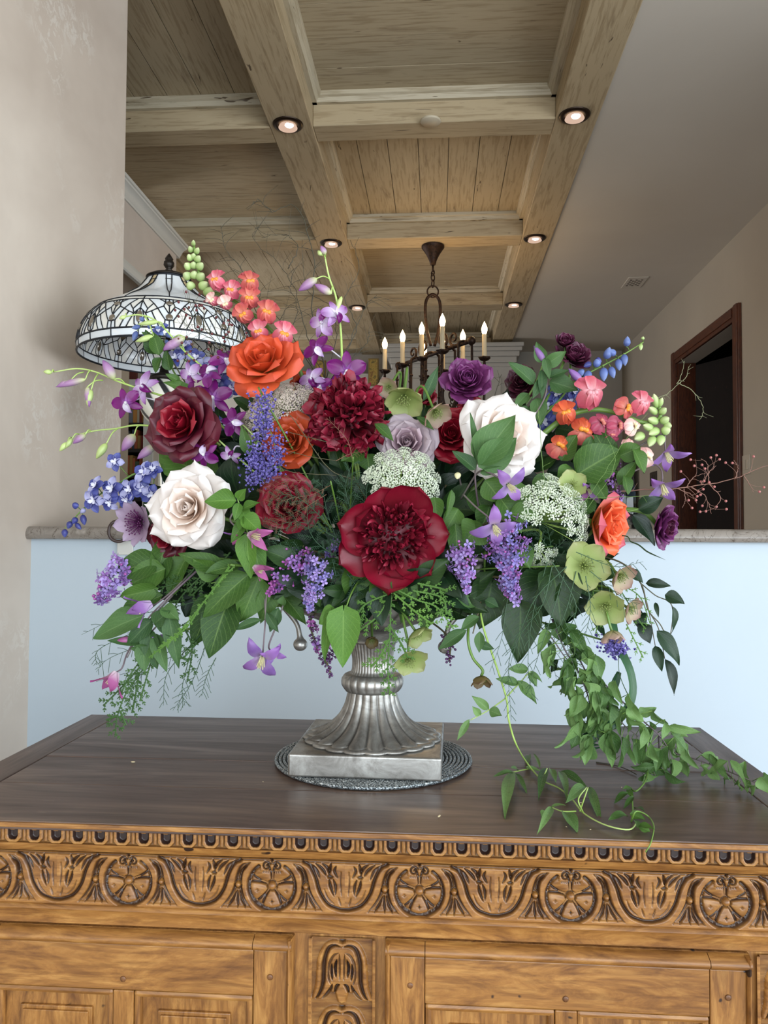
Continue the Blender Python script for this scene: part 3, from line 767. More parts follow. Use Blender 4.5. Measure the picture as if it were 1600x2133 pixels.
# doors
def door(x0, x1, label):
    D = cab
    yb = YZ + 0.006; z1 = ZT - 0.002; z0 = 0.13
    def q(name, b, mat, bv=0.0012, parent=None, label=None): return cp(name, b, mat, bv, parent=parent, label=label)
    root = put('door', MB().box(x0 + 0.002, x1 - 0.002, yb - 0.004, yb, z0, z1).mesh('d', smooth=False), cab, None, M_CABZ, label)
    st = 0.044; yf = yb - 0.0125
    # bolection edge moulding all round (rounded quadrant)
    def quad(xa, xb, za, zb, ax):
        if ax == 'x':
            pr = [(yb, za), (yb - 0.004, za + (zb - za) * 0.02), (yf - 0.0035, za + (zb - za) * 0.35), (yf - 0.005, za + (zb - za) * 0.65), (yf - 0.003, za + (zb - za) * 0.92), (yf, zb), (yb, zb)]
            if za > zb: pr = pr[::-1]
            return MB().prism(pr, xa, xb, 'x')
        pr = [(xa, yb), (xa + (xb - xa) * 0.02, yb - 0.004), (xa + (xb - xa) * 0.35, yf - 0.0035), (xa + (xb - xa) * 0.65, yf - 0.005), (xa + (xb - xa) * 0.92, yf - 0.003), (xb, yf), (xb, yb)]
        return MB().prism(pr, za, zb, 'z')
    em = 0.0140
    xj0, xj1 = x0 + st, x1 - st
    for a, b in ((x0 + 0.001, xj0 - 0.0004), (xj0 + 0.0004, xj1 - 0.0004), (xj1 + 0.0004, x1 - 0.001)):
        cp('edge_moulding', quad(a, b, z1, z1 - em, 'x'), M_CABX, 0, True, parent=root, ang=50)
    cp('edge_moulding', quad(x0, x0 + 0.006, z0, z1 - 0.001, 'z'), M_CABZ, 0, True, parent=root, ang=50)
    cp('edge_moulding', quad(x1, x1 - 0.006, z0, z1 - 0.001, 'z'), M_CABZ, 0, True, parent=root, ang=50)
    zr = z1 - em; rb = zr - 0.050
    q('stile', MB().box(x0 + 0.006, xj0 - 0.0005, yf, yb - 0.002, z0, zr - 0.0004), M_CABZ, parent=root)
    q('stile', MB().box(xj1 + 0.0005, x1 - 0.006, yf + 0.0006, yb - 0.002, z0, zr - 0.0004), M_CABZ, parent=root)
    q('rail', MB().box(xj0, xj1, yf + 0.0003, yb - 0.002, rb, zr - 0.0004), M_CABX, parent=root)
    q('rail', MB().box(xj0, xj1, yf, yb - 0.002, z0, z0 + 0.06), M_CABX, parent=root)
    xm = (xj0 + xj1) / 2 + 0.0005
    q('mullion', MB().box(xm - 0.0115, xm + 0.0115, yf + 0.0003, yb - 0.002, z0, rb - 0.0005), M_CABZ, parent=root)
    zp = [(z0 + 0.06, 0.44), (0.44, rb)]
    for zc in (0.44,): q('rail', MB().box(xj0, xj1, yf + 0.0003, yb - 0.002, zc - 0.02, zc + 0.02), M_CABX, parent=root)
    for xa, xb in ((xj0, xm - 0.0115), (xm + 0.0115, xj1)):
        for za, zb in ((z0 + 0.06, 0.42), (0.46, rb)):
            # sticking moulding
            for a, b, c, d in ((xa, xb, zb - 0.008, zb), (xa, xb, za, za + 0.008)):
                cp('bead', MB().box(a, b, yf + 0.0005, yb - 0.002, c, d), M_CABX, 0.0035, parent=root)
            for a, b, c, d in ((xa, xa + 0.008, za, zb), (xb - 0.008, xb, za, zb)):
                cp('bead', MB().box(a, b, yf + 0.001, yb - 0.002, c, d), M_CABZ, 0.0035, parent=root)
            # fielded panel : border, raised field
            cp('panel', MB().box(xa, xb, yb - 0.0035, yb - 0.001, za, zb), M_CABZ, 0, parent=root)
            e = 0.026
            cp('raised_field', MB().box(xa + e, xb - e, yb - 0.0075, yb - 0.002, za + e, zb - e * 0.9), M_CABZ, 0.0012, parent=root)
            cp('raised_field', MB().box(xa + e + 0.004, xb - e - 0.004, yb - 0.0100, yb - 0.002, za + e + 0.004, zb - e * 0.9 - 0.004), M_CABZ, 0.0008, parent=root)
    for xx, zz in ((x0 + 0.028, zr - 0.031), (x1 - 0.025, zr - 0.029), ((xj0 + xj1) / 2, rb + 0.012)):
        cp('peg', MB().lathe([(0.0034, 0), (0.003, 0.0008), (0.001, 0.001)], 12).xf(Matrix.Translation((xx, yf + 0.0002, zz)) @ Matrix.Rotation(math.pi / 2, 4, 'X')), M_BODY, 0, True, 'dark round wooden peg', root)
    return root
xc = [PY(px, 1990, YZ).x for px in (-78, 612, 802, 1562)]
door(xc[0], xc[1], 'left panelled door of the sideboard')
door(xc[2], xc[3], 'right panelled door of the sideboard')
# centre and right carved pilasters
PW, PH = 0.074, 0.0715
def bell(X, Y):
    x = (X - PW / 2) / PW; y = Y / PW
    c = Carve(x, y); hh = PH / PW
    c.H[:] = 0.30; c.P[:] = 0.30
    def pl(pts): return smooth2(pts, 40)
    out = pl([(0.0, 0.045), (0.14, 0.03), (0.27, 0.10), (0.36, 0.28), (0.385, 0.50), (0.40, 0.70), (0.45, 0.86), (0.46, 0.90)])
    poly = out + [(0.30, 0.90), (0.20, 0.78), (0.10, 0.80), (0.06, 0.93), (0.0, 0.96)]
    poly = poly + [(-a, b) for a, b in poly[::-1]]
    m = inpoly(x, y, poly); c.H[m] = 1.0; c.P[m] = 0.0
    D, T = segd(x, y, poly + [poly[0]]); c.H -= np.where(m, np.clip(1 - D / 0.03, 0, 1) * 0.4, 0)
    for s in (-1, 1):
        G = lambda pts, w, d, p=0.9: c.groove([(s * a, b) for a, b in pl(pts)], w, d, True, p)
        G([(0.02, 0.115), (0.12, 0.10), (0.21, 0.16), (0.265, 0.33), (0.275, 0.52), (0.285, 0.66), (0.33, 0.80), (0.40, 0.90)], 0.040, 0.75)
        G([(0.05, 0.20), (0.13, 0.25), (0.19, 0.38), (0.20, 0.55), (0.17, 0.66)], 0.022, 0.4, 0.7)
        G([(0.075, 0.30), (0.10, 0.42), (0.085, 0.56)], 0.028, 0.8, 1.0)
        G([(0.15, 0.36), (0.155, 0.48), (0.14, 0.60)], 0.024, 0.7, 1.0)
        G([(0.04, 0.22), (0.035, 0.40), (0.03, 0.60)], 0.018, 0.4, 0.7)
        G([(0.03, 0.66), (0.08, 0.70), (0.11, 0.80)], 0.028, 0.7)
        G([(0.14, 0.66), (0.17, 0.74), (0.24, 0.84), (0.30, 0.90)], 0.028, 0.6)
    c.lower([(-0.05, 0.02), (0.05, 0.02), (0.06, 0.055), (0, 0.08), (-0.06, 0.055)], 0.6, 0.9, 0.02)
    c.P = np.maximum(c.P, np.where(np.abs(x) > 0.45, 0.0, 0)); e = np.abs(x) > 0.455
    c.H[e] = 0.95; c.P[e] = 0.0
    return np.clip(c.H, 0, 1.1), c.P
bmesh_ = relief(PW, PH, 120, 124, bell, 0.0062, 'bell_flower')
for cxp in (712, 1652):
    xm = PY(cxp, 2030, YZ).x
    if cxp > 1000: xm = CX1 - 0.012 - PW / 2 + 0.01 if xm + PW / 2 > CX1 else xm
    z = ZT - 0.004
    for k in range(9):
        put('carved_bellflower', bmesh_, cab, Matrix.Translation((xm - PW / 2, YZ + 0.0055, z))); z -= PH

# ================================================================== URN, PLACEMAT
def pewter(name):
    t = NT(name); v = t.coord('Object', (1, 1, 1))
    a = t.noise(v, 18, 6, 0.7, 1.0); f = t.noise(v, 260, 3, 0.6)
    c = t.ramp(a, [(0.32, '6f6a64'), (0.5, '98958f'), (0.68, 'b8b6b0')])
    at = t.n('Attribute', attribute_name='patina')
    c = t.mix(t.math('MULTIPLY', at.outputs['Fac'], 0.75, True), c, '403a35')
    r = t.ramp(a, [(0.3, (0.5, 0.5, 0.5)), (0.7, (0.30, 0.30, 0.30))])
    t.set(c, r, 0.8); t.bump(f, 0.10, 0.001); return t.m
M_PEW = pewter('aged_pewter')
UC = Vector((PY(775, 1560, 1.105).x, 1.105, CZ))     # urn centre
pm = thing('placemat', 'round silver beaded placemat under the pewter urn', 'placemat', (UC.x + 0.001, UC.y + 0.014, CZ + 0.0005))
def beadmat():
    t = NT('silver_beads'); v = t.coord('Object', (1, 1, 1)); a = t.noise(v, 420, 2, 0.7); b = t.noise(v, 900, 2, 0.8)
    c = t.ramp(a, [(0.38, '2e3234'), (0.52, '8f989b'), (0.66, 'e6ebec')])
    t.set(c, t.ramp(b, [(0.4, (0.15, 0.15, 0.15)), (0.6, (0.6, 0.6, 0.6))]), 0.75); t.bump(a, 0.6, 0.002); return t.m
M_BEAD = beadmat()
put('backing', MB().lathe([(0.1400, 0), (0.141, 0.001), (0.1400, 0.002), (0.001, 0.002)], 64).mesh('b'), pm, None, simple('grey_fabric', '5c6062', 0.8))
for k in range(14):
    R = 0.1395 - k * 0.0056
    mb = MB(); mb.tube([(R * math.cos(a), R * math.sin(a), 0.0028) for a in [i * 2 * math.pi / 72 for i in range(72)]], 0.0026, 6, closed=True)
    put('bead_ring', mb.mesh('ring'), pm, None, M_BEAD)

urn = thing('urn', 'aged pewter pedestal urn with fluted foot on a square plinth', 'urn', M=Matrix.Translation((UC.x, UC.y, CZ + 0.0056)) @ Matrix.Rotation(math.radians(-1.3), 4, 'Z'))
k = 1.125 / F
o = put('plinth', boxmesh(-0.101, 0.101, -0.098, 0.100, 0, 0.030), urn, None, M_PEW); bev(o, 0.0028, 3)
# foot profile from photograph: (radius, height above plinth)
def flute(n, amp, sharp=0.6):
    def f(a, d): return 1 + amp * d * (abs(math.sin(n * a / 2)) ** sharp - 0.75)
    return f
NF = 20
prof = []; rows_ = 46; z0 = 0.030
pts = [(0.0895, 0.000), (0.0905, 0.003), (0.087, 0.0065), (0.076, 0.0105), (0.063, 0.0175), (0.052, 0.027), (0.044, 0.038), (0.0385, 0.050), (0.0355, 0.062), (0.0345, 0.068)]
cur = bez([(a, b, 0) for a, b in pts], 45)
vs = []; fs = []; at = []; N = NF * 10; m = len(cur)
for i, p in enumerate(cur):
    t = i / (m - 1)
    for j in range(N):
        a = 2 * math.pi * j / N; s = abs(math.sin(NF * a / 2)) ** 0.7
        amp = 0.15 * (1 - t) + 0.06
        r = p.x * (1 + amp * (s - 0.8)); z = p.y
        if i < 4: r *= 1 + 0.03 * (s - 0.5)
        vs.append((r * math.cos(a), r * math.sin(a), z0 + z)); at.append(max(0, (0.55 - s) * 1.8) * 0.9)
fs = [(i * N + j, i * N + (j + 1) % N, (i + 1) * N + (j + 1) % N, (i + 1) * N + j) for i in range(m - 1) for j in range(N)]
mb = MB(); mb.add(vs, fs); mb.att = at
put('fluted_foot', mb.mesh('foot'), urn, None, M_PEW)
put('scalloped_rim', MB().lathe([(0.085, 0.0305), (0.0965, 0.0305), (0.0965, 0.033), (0.092, 0.0352), (0.085, 0.0345)], 220, fl=lambda a, i: 1 + 0.055 * (abs(math.sin(NF * a / 2)) ** 0.7 - 0.6)).mesh('r'), urn, None, M_PEW)
# ring knop
zk = z0 + 0.0665
def beads(a, i): return 1 + (0.075 * (abs(math.sin(11 * a)) ** 0.5 - 0.7) if 2 <= i <= 6 else 0)
put('knop', MB().lathe([(0.033, zk), (0.0385, zk), (0.0410, zk + 0.004), (0.0432, zk + 0.008), (0.0438, zk + 0.013), (0.0430, zk + 0.018), (0.0400, zk + 0.0225), (0.0375, zk + 0.024), (0.033, zk + 0.0245)], 192, fl=beads).mesh('k'), urn, None, M_PEW)
# upper neck, fluted
zn = zk + 0.024
cur = bez([(0.0325, 0, 0), (0.0295, 0.006, 0), (0.0290, 0.020, 0), (0.0315, 0.036, 0), (0.0345, 0.048, 0)], 20)
vs = []; at = []; N2 = 40 * 6; m = len(cur)
for i, p in enumerate(cur):
    for j in range(N2):
        a = 2 * math.pi * j / N2; s = abs(math.sin(20 * a)) ** 0.6
        r = p.x * (1 + 0.05 * (s - 0.8)); vs.append((r * math.cos(a), r * math.sin(a), zn + p.y)); at.append(max(0, 0.6 - s) * 1.3)
mb = MB(); mb.add(vs, [(i * N2 + j, i * N2 + (j + 1) % N2, (i + 1) * N2 + (j + 1) % N2, (i + 1) * N2 + j) for i in range(m - 1) for j in range(N2)]); mb.att = at
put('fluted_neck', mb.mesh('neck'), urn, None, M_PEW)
zc = zn + 0.046
put('collar', MB().lathe([(0.030, zc - 0.001), (0.0365, zc - 0.001), (0.037, zc + 0.003), (0.034, zc + 0.006), (0.030, zc + 0.012), (0.027, zc + 0.016)], 64).mesh('c'), urn, None, M_PEW)
# bowl: wide, gadrooned, with scroll drops
zb = zc + 0.012
cur = bez([(0.026, 0, 0), (0.045, 0.008, 0), (0.085, 0.020, 0), (0.125, 0.038, 0), (0.155, 0.062, 0), (0.168, 0.088, 0), (0.172, 0.100, 0), (0.178, 0.104, 0), (0.178, 0.110, 0), (0.165, 0.110, 0), (0.150, 0.095, 0)], 60)
vs = []; at = []; N3 = 32 * 8; m = len(cur)
for i, p in enumerate(cur):
    t = i / (m - 1); am = 0.06 * max(0, min(1, t * 5, (0.62 - t) * 8))
    for j in range(N3):
        a = 2 * math.pi * j / N3; s = abs(math.sin(16 * a)) ** 0.6
        r = p.x * (1 + am * (s - 0.7)); vs.append((r * math.cos(a), r * math.sin(a) * 0.52, zb + p.y)); at.append(max(0, 0.55 - s) * 1.3 * (am > 0.01))
mb = MB(); mb.add(vs, [(i * N3 + j, i * N3 + (j + 1) % N3, (i + 1) * N3 + (j + 1) % N3, (i + 1) * N3 + j) for i in range(m - 1) for j in range(N3)]); mb.att = at
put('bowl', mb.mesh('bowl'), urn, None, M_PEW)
for sx in (-1, 1):
    path = bez([(sx * 0.150, 0.0, zb + 0.058), (sx * 0.128, -0.004, zb + 0.034), (sx * 0.110, -0.006, zb + 0.012), (sx * 0.105, -0.006, zb - 0.006), (sx * 0.104, -0.006, zb - 0.016)], 24)
    mb = MB().tube(path, lambda t: 0.0055 + 0.004 * max(0, (t - 0.75) * 4) - 0.002 * math.sin(t * 3), 10)
    mb.ball((sx * 0.104, -0.006, zb - 0.018), 0.0105, 12, 8, 0.9)
    put('scroll_drop', mb.mesh('drop'), urn, None, M_PEW)
URIM = UC.z + zb + 0.105

# ================================================================== STAINED GLASS LAMP
LC = Vector((PY(347, 900, 2.175).x, 2.175, 1.3480))
lamp = thing('table_lamp', 'stained glass table lamp with wide white leaded shade on the marble cap', 'lamp', LC)
M_LEAD = simple('lead_came', '2a2d33', 0.45, 0.6)
def glass(name, c1, c2, amber=0.0):
    t = NT(name); v = t.coord('Object', (1, 1, 1))
    a = t.noise(v, 9, 4, 0.6, 1.5)
    c = t.ramp(a, [(0.42, c1), (0.58, c1), (0.72, c2)])
    t.set(c, 0.16); 
    tr = t.n('BsdfTranslucent'); t.l(c, tr.inputs[0]); mx = t.n('MixShader'); mx.inputs[0].default_value = 0.10
    t.l(t.b.outputs[0], mx.inputs[1]); t.l(tr.outputs[0], mx.inputs[2]); t.l(mx.outputs[0], t.out.inputs[0]); return t.m
M_G1 = glass('milky_blue_glass', 'e6ecf0', 'f2f0ea'); M_G2 = glass('milky_cream_glass', 'ecebe4', 'e0d2ae'); M_G3 = glass('amber_glass', 'cdb990', 'b89c68')
M_JEW = simple('grey_glass_jewel', '6f6557', 0.08, 0.3, Coat_Weight=1.0)
# profile: t 0 (rim) .. 1 (cap); (radius, z) relative to lamp origin
R0 = 0.247; ZRIM = 1.842 - LC.z
SP = bez([(R0, 0.0, 0), (R0 * 1.005, 0.026, 0), (R0 * 0.99, 0.050, 0), (R0 * 0.95, 0.076, 0), (R0 * 0.88, 0.101, 0), (R0 * 0.79, 0.122, 0), (R0 * 0.68, 0.140, 0), (R0 * 0.55, 0.157, 0), (R0 * 0.42, 0.177, 0), (R0 * 0.31, 0.201, 0), (R0 * 0.24, 0.230, 0)], 60)
def shp(s, t, off=0.0):
    """s sector coordinate (0..10), t 0..1"""
    f = t * (len(SP) - 1); i = min(int(f), len(SP) - 2); p = SP[i].lerp(SP[i + 1], f - i)
    q = SP[min(i + 1, len(SP) - 1)] - SP[i]; nx, nz = q.y, -q.x; ln = math.hypot(nx, nz)
    a = 2 * math.pi * (s + 0.07) / NSEC - math.pi / 2
    r = p.x + off * nx / ln; z = p.y + off * nz / ln
    return Vector((r * math.cos(a), r * math.sin(a), ZRIM + z))
NSEC = 10
# polygons in one half sector (s 0..0.5, t), mirrored
H = [
 ('lower', [(0, 0), (0.5, 0), (0.5, 0.085), (0, 0.085)], 0),
 # chevron zone  t .115 .. .50
 ('pane', [(0.0, 0.085), (0.075, 0.115), (0.085, 0.20), (0.045, 0.275), (0.0, 0.30)], 0),
 ('pane', [(0.0, 0.085), (0.22, 0.085), (0.10, 0.24), (0.045, 0.275), (0.085, 0.20), (0.075, 0.115)], 2),
 ('pane', [(0.22, 0.085), (0.34, 0.085), (0.20, 0.265), (0.10, 0.24)], 1),
 ('pane', [(0.34, 0.085), (0.42, 0.085), (0.43, 0.175), (0.30, 0.30), (0.20, 0.265)], 2),
 ('pane', [(0.42, 0.085), (0.5, 0.085), (0.5, 0.165), (0.43, 0.175)], 1),
 ('pane', [(0.43, 0.175), (0.5, 0.165), (0.5, 0.235), (0.40, 0.33), (0.30, 0.30)], 1),
 ('pane', [(0.5, 0.235), (0.5, 0.33), (0.43, 0.385), (0.40, 0.33)], 2),
 ('pane', [(0.5, 0.33), (0.5, 0.43), (0.43, 0.43), (0.43, 0.385)], 1),
 ('pane', [(0.0, 0.30), (0.045, 0.275), (0.10, 0.24), (0.13, 0.29), (0.0, 0.40)], 1),
 ('pane', [(0.10, 0.24), (0.20, 0.265), (0.30, 0.30), (0.22, 0.36), (0.13, 0.29)], 1),
 ('pane', [(0.0, 0.40), (0.13, 0.29), (0.22, 0.36), (0.10, 0.43), (0.0, 0.43)], 2),
 ('pane', [(0.30, 0.30), (0.40, 0.33), (0.43, 0.385), (0.31, 0.43), (0.10, 0.43), (0.22, 0.36)], 1),
 ('pane', [(0.43, 0.385), (0.43, 0.43), (0.31, 0.43)], 2),
 ('band', [(0.0, 0.43), (0.5, 0.43), (0.5, 0.485), (0.0, 0.485)], 2),
]
def polymesh(poly, sgn, sec, off, nsub=3):
    """triangulated fan patch following the surface"""
    P = []
    n = len(poly)
    for i in range(n):
        a, b = poly[i], poly[(i + 1) % n]
        for k_ in range(nsub): 
            f = k_ / nsub; P.append((a[0] + (b[0] - a[0]) * f, a[1] + (b[1] - a[1]) * f))
    cx = sum(p[0] for p in P) / len(P); cy = sum(p[1] for p in P) / len(P)
    mb = MB(); V = [shp(sec + sgn * cx, cy, off)] + [shp(sec + sgn * (cx + (p[0] - cx) * 0.5), cy + (p[1] - cy) * 0.5, off) for p in P] + [shp(sec + sgn * p[0], p[1], off) for p in P]
    m_ = len(P); fs = [(0, 1 + i, 1 + (i + 1) % m_) for i in range(m_)] + [(1 + i, 1 + m_ + i, 1 + m_ + (i + 1) % m_, 1 + (i + 1) % m_) for i in range(m_)]
    if sgn < 0: fs = [f[::-1] for f in fs]
    mb.add([tuple(v) for v in V], fs); return mb
shade = put('lamp_shade', MB().lathe([(R0 * 0.235, ZRIM + 0.229), (R0 * 0.24, ZRIM + 0.233), (R0 * 0.20, ZRIM + 0.234)], 40, cap=False).mesh('sr'), lamp, None, M_LEAD, 'leaded white glass lamp shade')
random.seed(4)
GM = [M_G1, M_G1, M_G2, M_G3]
lead = MB()
half_cache = {}
def came(path, r=0.0017):
    lead.tube(path, r, 5)
def paneobj(poly, sgn, nm, mi, ns=3, sectors=range(NSEC), closer=True):
    key = polymesh(poly, sgn, 0, 0.0, ns).mesh('pane', M_G1)
    for sec in sectors:
        m = GM[mi] if random.random() < 0.8 else random.choice(GM[1:3])
        put('pane', key, shade, Matrix.Rotation(2 * math.pi * sec / NSEC, 4, 'Z'), m)
for (nm, poly, mi) in H:
    if nm in ('lower', 'band'):
        full = [(-0.5 + 0.5 * 0, poly[0][1])]
        y0_, y1_ = poly[0][1], poly[2][1]
        sh_ = 0.5 if nm == 'band' else 0.0
        paneobj([(-0.5 + sh_, y0_), (0.5 + sh_, y0_), (0.5 + sh_, y1_), (-0.5 + sh_, y1_)], 1, nm, mi, 6)
    else:
        for sg in (1, -1): paneobj(poly, sg, nm, mi)
# upper gores: bell flower panes
paneobj([(-0.5, 0.485), (0.5, 0.485), (0.5, 0.60), (0.44, 0.72), (0.30, 0.985), (-0.30, 0.985), (-0.44, 0.72), (-0.5, 0.60)], 1, 'gore', 1, 6)
paneobj([(0.5, 0.60), (0.56, 0.72), (0.70, 0.985), (0.30, 0.985), (0.44, 0.72)], 1, 'petal', 3, 4)
for sec in range(NSEC):
    for sg in (1, -1):
        for (nm, poly, mi) in H:
            if nm != 'pane': continue
            n_ = len(poly)
            for i in range(n_):
                a, b = poly[i], poly[(i + 1) % n_]
                if (a[0] < 0.001 and b[0] < 0.001 and sg < 0) or (a[0] > 0.499 and b[0] > 0.499 and sg < 0): continue
                if a > b and not (a[1] == b[1]): pass
                if (a, b) > (b, a) and any((b in p2 and a in p2) for (_, p2, _) in H if p2 is not poly): continue
                came([shp(sec + sg * (a[0] + (b[0] - a[0]) * f), a[1] + (b[1] - a[1]) * f, 0.0005) for f in (0, 0.34, 0.67, 1)])
        came([shp(sec + sg * a, b, 0.0005) for a, b in [(0.5, 0.485), (0.5, 0.60), (0.44, 0.72), (0.36, 0.87), (0.30, 0.985)]], 0.0018)
    came([shp(sec + 0.5, 0.0 + 0.085 * f, 0.0005) for f in (0, 0.5, 1)]); came([shp(sec, 0.43 + 0.055 * f, 0.0005) for f in (0, 0.5, 1)]); came([shp(sec, 0.085 * f, 0.0005) for f in (0, 0.5, 1)])
for t_, r_ in ((0.0, 0.003), (0.085, 0.0024), (0.43, 0.0018), (0.485, 0.0020), (0.985, 0.002), (0.93, 0.0015)):
    lead.tube([shp(k_ / 6, t_, 0.0005) for k_ in range(NSEC * 6)], r_, 6, closed=True)
put('lead_lattice', lead.mesh('lead'), shade, None, M_LEAD, 'dark leading between the glass panes', kind='stuff')
jw = MB().ball((0, 0, 0), 1.0, 12, 8).mesh('jewel', M_JEW)
def jewel(s, t, w, h):
    p = shp(s, t, 0.001); q = shp(s, t + 0.02, 0.001); n_ = (shp(s, t, 0.01) - p).normalized(); up = (q - p).normalized(); rt = up.cross(n_)
    M = Matrix((( rt.x * w, up.x * h, n_.x * 0.004, p.x), (rt.y * w, up.y * h, n_.y * 0.004, p.y), (rt.z * w, up.z * h, n_.z * 0.004, p.z), (0, 0, 0, 1)))
    put('jewel', jw, shade, M)
for sec in range(NSEC):
    jewel(sec, 0.205, 0.0085, 0.018); jewel(sec + 0.5, 0.205, 0.0095, 0.0095); jewel(sec + 0.5, 0.37, 0.0095, 0.0080)
M_LBRZ = simple('lamp_bronze', '2b2622', 0.4, 0.7)
put('cap', MB().lathe([(R0 * 0.26, ZRIM + 0.231), (R0 * 0.262, ZRIM + 0.234), (R0 * 0.20, ZRIM + 0.242), (R0 * 0.10, ZRIM + 0.248), (R0 * 0.06, ZRIM + 0.254), (0.004, ZRIM + 0.256)], 36).mesh('cap'), lamp, None, M_LBRZ, 'dark bronze cap')
fin = MB().lathe([(0.006, 0), (0.013, 0.003), (0.007, 0.008), (0.010, 0.012), (0.015, 0.020), (0.0145, 0.028), (0.010, 0.033), (0.0115, 0.038), (0.007, 0.046), (0.003, 0.052), (0.0005, 0.055)], 24, fl=lambda a, i: 1 + 0.08 * math.sin(9 * a + i * 0.8)).mesh('fin')
put('finial', fin, lamp, Matrix.Translation((0, 0, ZRIM + 0.253)), M_LBRZ, 'spiral pine cone finial')
# body: pale gourd with dark swirling bands
def gourd():
    t = NT('striped_ceramic'); c = t.n('TexCoord')
    uv = t.n('SeparateXYZ'); t.l(c.outputs['UV'], uv.inputs[0])
    a = t.math('ADD', t.math('MULTIPLY', uv.outputs[0], 7.0), t.math('MULTIPLY', uv.outputs[1], 3.2))
    f = t.math('FRACT', a)
    t.set(t.ramp(f, [(0.0, '2b2a2c'), (0.26, '2b2a2c'), (0.30, '8c8a88'), (0.36, 'd7d2c4'), (0.96, 'dcd8cc'), (1.0, '2b2a2c')]), 0.22); return t.m
zt = ZRIM - 0.02
body = [(0.016, 0.012), (0.013, 0.08), (0.012, 0.18), (0.014, 0.26), (0.020, 0.292), (0.045, 0.308), (0.063, 0.335), (0.068, 0.370), (0.060, 0.402), (0.040, 0.422), (0.030, 0.428)]
body = [(p.x, p.y) for p in bez([(a, b, 0) for a, b in body], 40)]
put('body', MB().lathe(body, 48).mesh('g'), lamp, Matrix.Translation((-0.010, 0, 0)), gourd(), 'white gourd body with dark swirling bands')
put('collar', MB().lathe([(0.026, 0.424), (0.040, 0.428), (0.042, 0.436), (0.034, 0.442), (0.014, 0.45), (0.010, 0.47)], 32).mesh('c'), lamp, Matrix.Translation((-0.010, 0, 0)), M_LBRZ)
put('stem', MB().tube([(-0.010, 0, 0.44), (0, 0, 0.50), (0, 0, ZRIM + 0.245)], 0.006, 10).mesh('s'), lamp, None, M_LBRZ)
put('base', MB().lathe([(0.075, 0), (0.075, 0.008), (0.060, 0.014), (0.034, 0.020)], 40).mesh('b'), lamp, Matrix.Translation((-0.010, 0, 0)), M_LBRZ)
# cord loop hanging over the cap edge
cp_ = [PY(262, 1088, 2.10), PY(240, 1086, 2.055), PY(229, 1096, 2.05), PY(227, 1112, 2.05), PY(234, 1124, 2.052), PY(248, 1128, 2.058), PY(262, 1124, 2.062)]
o = put('lamp_cord', MB().tube(bez([Vector(q) for q in cp_], 30), 0.0045, 8).mesh('cord'), None, None, simple('brown_cord', '3a2a26', 0.4))
tag(o, 'dark brown cord curling over the front edge of the marble cap', 'cord')
# glass cylinder with clear water on the cap at right
gl = NT('clear_glass'); g1 = gl.n('BsdfTransparent'); g1.inputs[0].default_value = (0.94, 0.96, 0.97, 1); g2 = gl.n('BsdfGlossy'); g2.inputs['Roughness'].default_value = 0.03
fr = gl.n('Fresnel'); fr.inputs[0].default_value = 1.5; gm = gl.n('MixShader'); gl.l(fr.outputs[0], gm.inputs[0]); gl.l(g1.outputs[0], gm.inputs[1]); gl.l(g2.outputs[0], gm.inputs[2]); gl.l(gm.outputs[0], gl.out.inputs[0])
p = PY(1290, 1100, 2.17)
v = thing('glass_cylinder', 'clear straight glass cylinder vase on the marble cap behind the orange rose', 'vase', (p.x, 2.17, 1.3480))
put('glass_wall', MB().lathe([(0.001, 0.0), (0.052, 0.0), (0.054, 0.002), (0.054, 0.20), (0.050, 0.20), (0.050, 0.012), (0.001, 0.012)], 48, cap=False).mesh('g'), v, None, gl.m)
p2 = simple('white_candle_wax', 'cfc9bd', 0.5)
put('candle', MB().lathe([(0.001, 0.0125), (0.030, 0.0125), (0.031, 0.09), (0.026, 0.094), (0.001, 0.090)], 24, cap=False).mesh('c'), v, None, p2, 'short pale candle')

# ================================================================== CHANDELIER
M_IRON = NT('wrought_iron'); a_ = M_IRON.noise(M_IRON.coord('Object'), 60, 4); M_IRON.set(M_IRON.ramp(a_, [(0.35, '1b120d'), (0.6, '3a261a')]), 0.55, 0.6).bump(a_, 0.3, 0.003); M_IRON = M_IRON.m
CC = Vector((-0.031, 5.21, 0))
ang = math.atan2(0.812, -0.584)
ch = thing('chandelier', 'black wrought iron chandelier with eight lit candles hanging from the coffered ceiling', 'chandelier', M=Matrix.Translation((CC.x, CC.y, 0)) @ Matrix.Rotation(ang, 4, 'Z'))
def cb(name, b, mat=None, label=None, parent=None, M=None): return put(name, b.mesh(name), parent or ch, M, mat or M_IRON, label)
cb('canopy', MB().lathe([(0.078, ZB), (0.078, ZB - 0.012), (0.070, ZB - 0.022), (0.045, ZB - 0.060), (0.026, ZB - 0.100), (0.018, ZB - 0.130), (0.001, ZB - 0.132)], 32, cap=False))
z = ZB - 0.130
cb('hanger', MB().tube([(0, 0, z), (0, 0, z - 0.05)], 0.007, 8))
z -= 0.045
def link(zc, rx, rz, r, rot): 
    pts = [(rx * math.cos(a), 0, zc + rz * math.sin(a)) for a in [i * 2 * math.pi / 20 for i in range(20)]]
    b = MB().tube(pts, r, 7, closed=True); b.xf(Matrix.Rotation(rot, 4, 'Z')); return b
link0 = []
zt_, zl = z, 3.02
cb('chain_link', link(z - 0.012, 0.017, 0.018, 0.0045, 0))
zz = z - 0.042
while zz > 3.045:
    cb('chain_link', link(zz, 0.014, 0.026, 0.0042, math.pi / 2 if len(link0) % 2 == 0 else 0)); link0.append(0); zz -= 0.043
cb('ring', link(3.005, 0.038, 0.040, 0.0055, -ang + 0.1))
